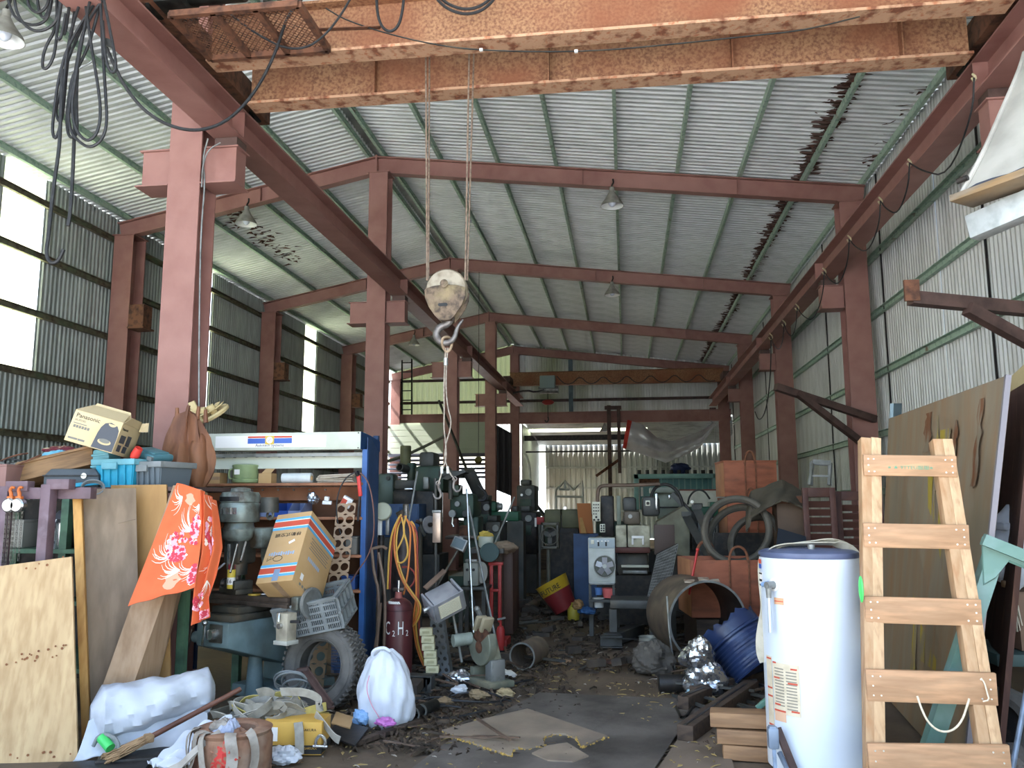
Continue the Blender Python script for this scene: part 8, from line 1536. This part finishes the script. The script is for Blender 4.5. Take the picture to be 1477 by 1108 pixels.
t = th('lamp_pole', 'pale lamp pole leaning beside the opening at the last middle column', 'pole', 765, 0, 28); pt(t, 'pole', white_paint, [(757, 655), (762, 665), (765, 685), (764, 720)], .05, 28, 1); u = at(764, 720, Y=28); M().bar((u.x, 28, u.z), (u.x, 28, 0), .08).ob('post', grey_metal, t, world=True)
for k, (x, Y, w_, h_, lab) in enumerate(((640, 21, 2.0, 1.1, 'dark stack of stored goods under the shutter door'), (720, 24, 1.6, 1.0, 'dark heap of stored goods beside the last middle column'), (775, 20, 1.2, 1.25, 'dark covered pile in front of the far wall'), (860, 22, 1.8, 1.1, 'dark stacked crates in front of the far wall'), (1060, 17, 1.4, 1.3, 'dark crates beside the right wall columns'), (560, 18, 2.2, 1.6, 'dark stored machine left of the third middle column'))):
    t = th('goods_stack', lab, 'stack', x, 0, Y); c = at(x, 727, Y=Y); 
    for j in range(4): ww = w_*rnd(.35, .55); M().box((c.x+(j % 2-.5)*w_*.5, Y+rnd(-.2, .2), h_*(.25 if j < 2 else .72)), (ww, .7, h_*.48)).ob('crate', [dgrey, dt, black_metal, dgreen][j], t, world=True, bev=.02)
    for j in range(3): M().bar((c.x+rnd(-w_, w_)*.4, Y-.1, h_*.95), (c.x+rnd(-w_, w_)*.5, Y-.2, h_*rnd(1.05, 1.25)), .06, .06).ob('bar', [grey_metal, tubeb, dgrey][j], t, world=True)
# ================================================================ floor plates, broken board, debris
def fpoly(nm, lab, cat, px_, z, t_, m_):
    P = [at(x, y, Z=z) for x, y in px_]; c = sum(P, Vector())/len(P); t = thing(nm, lab, cat, (c.x, c.y, 0))
    n = (P[1]-P[0]).cross(P[2]-P[0]); P = P if n.z > 0 else P[::-1]
    M().slab(P, -t_).ob('sheet', m_, t, world=True); return t, P
fpoly('floor_plate', 'large dark grey sheet lying flat on the floor under the broken board', 'sheet', [(560, 1135), (640, 1075), (700, 1040), (778, 1000), (1000, 1010), (1012, 1030), (975, 1062), (945, 1108), (925, 1140)], .012, .006, mat('dark_floor_sheet', '#67615a', '#504a44', s=2.5, r=.7, b=.35, bs=20, c3='#332f2b', s3=1.6, t3=.56))
fpoly('floor_plate', 'brown worn sheet on the floor at the bottom right of the aisle', 'sheet', [(948, 1110), (978, 1065), (1035, 1030), (1060, 1110)], .011, .005, mat('brown_floor_sheet', '#76685a', '#655849', s=3, r=.75, b=.1))
pbm = mat('grey_brown_board', '#948572', '#807261', s=3, t=.5, w=.2, r=.85, b=.12, c3='#70655a', s3=4, t3=.6); crumb = mat('yellow_wood_crumb', '#b49650', '#9a7d42', s=20, r=.9)
B_ = [(637, 1053), (700, 1036), (761, 1022), (820, 1042), (876, 1061), (840, 1076), (833, 1065), (815, 1058), (797, 1058), (783, 1065), (785, 1073), (762, 1078), (740, 1079), (738, 1089), (700, 1077), (668, 1066)]
t, P = fpoly('broken_board', 'broken grey brown particle board with a round bite, lying flat on the floor in front', 'board', B_, .03, .018, pbm)
b = M()
for i in range(len(P)):
    a, c = P[i], P[(i+1) % len(P)]
    if (a.y+c.y)/2 > 5.6 and abs(a.x-c.x) > .2 and a.y > 5.3: continue
    for k in range(int((c-a).length/.008)):
        q = a.lerp(c, random.random())+Vector((rnd(-.012, .012), rnd(-.02, .006), rnd(-.026, -.004))); s_ = rnd(.006, .018); b.box(q, (s_, s_*rnd(.4, 1), s_*.5), (rnd(0, 3), rnd(0, 3), rnd(0, 3)))
tag(b.ob('crumbled_edge', crumb, t, world=True), kind='stuff')
fpoly('board_piece', 'small broken piece of board lying below the bite of the particle board', 'board', [(767, 1086), (790, 1075), (818, 1071), (849, 1090), (826, 1098), (790, 1096)], .026, .012, pbm)
t = thing('wood_strip', 'long thin weathered strip of wood on the floor in front of the white sack', 'strip', at(550, 1058, Z=0)); M().bar(at(512, 1072, Z=.02), at(606, 1040, Z=.02), .06, .03).ob('strip', dt, t, world=True, bev=.004)
for k, (x, y) in enumerate(((596, 1030), (607, 1025))):
    u = at(x, y, Z=.05); t = thing('pipe_end', ('short black pipe end on the floor right of the white sack', 'second short black pipe end lying behind the first near the white sack')[k], 'pipe', (u.x, u.y, 0)); M().lathe([(.045, 0), (.045, .2), (.037, .2), (.037, 0)], (u.x, u.y, .046), (.1+.2*k, 1, 0), 22, closed=True).ob('pipe', oily, t, world=True); M().lathe([(.036, -.001), (.047, -.001), (.047, .01), (.036, .01)], (u.x, u.y, .046), (.1+.2*k, 1, 0), 22, closed=True).ob('rim', grey_metal, t, world=True)
u = at(603, 1003, Z=0); t = thing('slotted_casting', 'dark slotted block with a rounded top on the floor behind the white sack', 'casting', u); M().box((0, .1, .07), (.2, .14, .14)).ob('block', dgrey, t, bev=.01); M().lathe([(0, 0), (.1, 0), (.1, .13), (0, .13)], (0, .03, .14), (0, 1, 0), 20, a0=0, a1=PI).ob('rounded_top', dgrey, t)
for i in range(4): M().box((-.06+i*.04, .028, .07), (.014, .006, .09)).ob('slot', black, t)
for k, (x, y, cc_, lab) in enumerate(((662, 996, '#c7cbd0', 'small white plastic scrap on the floor in front of the chop saw'), (728, 1000, '#a3906c', 'tan glove lying right in front of the chop saw'), (690, 1002, '#8a775a', 'brown glove lying in front of the chop saw base'), (733, 972, '#d5d3cc', 'white ring scrap right of the chop saw'), (640, 1012, '#7d6a50', 'brown cloth lump on the floor in front of the cord'), (1000, 1003, '#8fb0bd', 'pale blue scrap on the floor in front of the black can'), (1015, 1008, '#8d7c5c', 'tan rag below the foil bundle'))):
    u = at(x, y, Z=.03); t = thing('floor_scrap', lab, 'scrap', u); crumple((0, 0, .0), (.07, .05, .035), mat('scrap_%s' % 'abcdefg'[k], cc_, r=.8), t, 'scrap', 150+k, .6)
# loose litter nobody could count: chips, shavings, swarf
def litter(nm, m_, n, reg, s0, s1, th_, lab=None):
    b = M()
    for i in range(n):
        x, y = reg(); z = .012*math.sin(x*2.1+y)*math.sin(y*1.3)-.006; s_ = rnd(s0, s1); a = rnd(0, 6.28); l = s_*rnd(1, 3); R = Euler((rnd(-.25, .25), rnd(-.25, .25), a)).to_matrix(); w_ = s_*rnd(.3, .8)
        P = [R @ Vector(v) for v in ((-l/2, 0, 0), (0, -w_/2, th_*rnd(.4, 1)), (l/2, 0, 0), (0, w_/2, th_*rnd(.4, 1)))]; o = Vector((x, y, z+th_*.6+(.018 if nm[0] in 'lp' else .004))); b.add([o+p for p in P]+[o+Vector((0, 0, -th_*.6))+p for p in P], [(0, 1, 2, 3), (7, 6, 5, 4), (0, 4, 5, 1), (1, 5, 6, 2), (2, 6, 7, 3), (3, 7, 4, 0)])
    o_ = b.ob(nm, m_, None, weld=False); tag(o_, lab, 'debris', kind='stuff'); return o_
def regA():                          # left edge of the aisle
    return random.gauss(-1.35, .45), rnd(5.2, 8.6)
def regB(): return random.gauss(.75, .3), rnd(5.4, 8.4)
def regC(): return rnd(-2.2, 1.2), rnd(7.8, 14)
def regD(): return rnd(-2.4, 1.4), rnd(4.6, 8.5)
litter('leaf_litter', mat('yellow_litter', '#a5905a', '#7c6a45', s=9, r=.9), 600, regD, .012, .032, .006, 'yellowish chips and dry leaves strewn over the front floor')
litter('pale_litter', mat('pale_litter', '#a9a49a', '#7d766c', s=9, r=.9), 260, lambda: regD() if random.random() < .6 else regC(), .008, .024, .006, 'pale paper scraps strewn along the aisle floor')
litter('dirt_crumbs', mat('dirt_crumb', '#5b4c3e', '#463a30', s=9, r=.95), 2200, lambda: (regA, regB, regD)[random.randrange(3)](), .008, .03, .01, 'brown dirt and crumbs scattered over the floor')
litter('swarf_heap', mat('dark_swarf', '#3b332b', '#5d4f40', s=9, r=.7, m=.3), 2600, lambda: (regA, regC, regC)[random.randrange(3)](), .015, .06, .025, 'dark metal swarf and scrap covering the back of the aisle')
def long_bits(nm, m_, n, reg, L0, L1, w_, lab):
    b = M()
    for i in range(n):
        x, y = reg(); a = rnd(0, 3.14); l = rnd(L0, L1); z = rnd(.01, .09); d = Vector((math.cos(a)*l/2, math.sin(a)*l/2, rnd(-.03, .03))); p, q = Vector((x, y, z))-d, Vector((x, y, z))+d; p.z = max(p.z, w_); q.z = max(q.z, w_); b.bar(p, q, w_*rnd(.6, 2), w_*rnd(.5, 1.2))
    tag(b.ob(nm, m_, None, weld=False), lab, 'debris', kind='stuff')
def heapL(): return random.gauss(-2.05, .3), rnd(6.6, 9.5)
def heapR(): return random.gauss(.95, .25), rnd(6.4, 9)
long_bits('scrap_rods', dgrey, 150, lambda: (heapL, regC, heapR)[random.randrange(3)](), .2, .7, .02, 'dark scrap bars and rods lying in heaps along both sides of the aisle')
long_bits('scrap_sticks', tubeb, 110, lambda: (heapL, heapL, heapR, regA)[random.randrange(4)](), .15, .5, .012, 'brown sticks and rusty strips lying in heaps along the aisle')
long_bits('scrap_chunks', mat('dark_chunk', '#3a342e', '#51473c', s=6, r=.8), 130, lambda: (heapL, regC, regC)[random.randrange(3)](), .08, .25, .06, 'dark scrap blocks lying in heaps at the back of the aisle')
b = M()
for i in range(14):
    x, y = random.gauss(-1.5, .35), rnd(6.2, 7.6); r_ = rnd(.1, .3); b.tube([Vector((x+r_*math.cos(a+i), y+r_*.6*math.sin(a*1.1+i), .02+.02*math.sin(a*2))) for a in [k*.5 for k in range(random.randint(6, 13))]], .008, 5, smooth=1)
tag(b.ob('wire_tangle', black, None, weld=False), 'black wires tangled over the dirt left of the aisle', 'wire', kind='stuff')
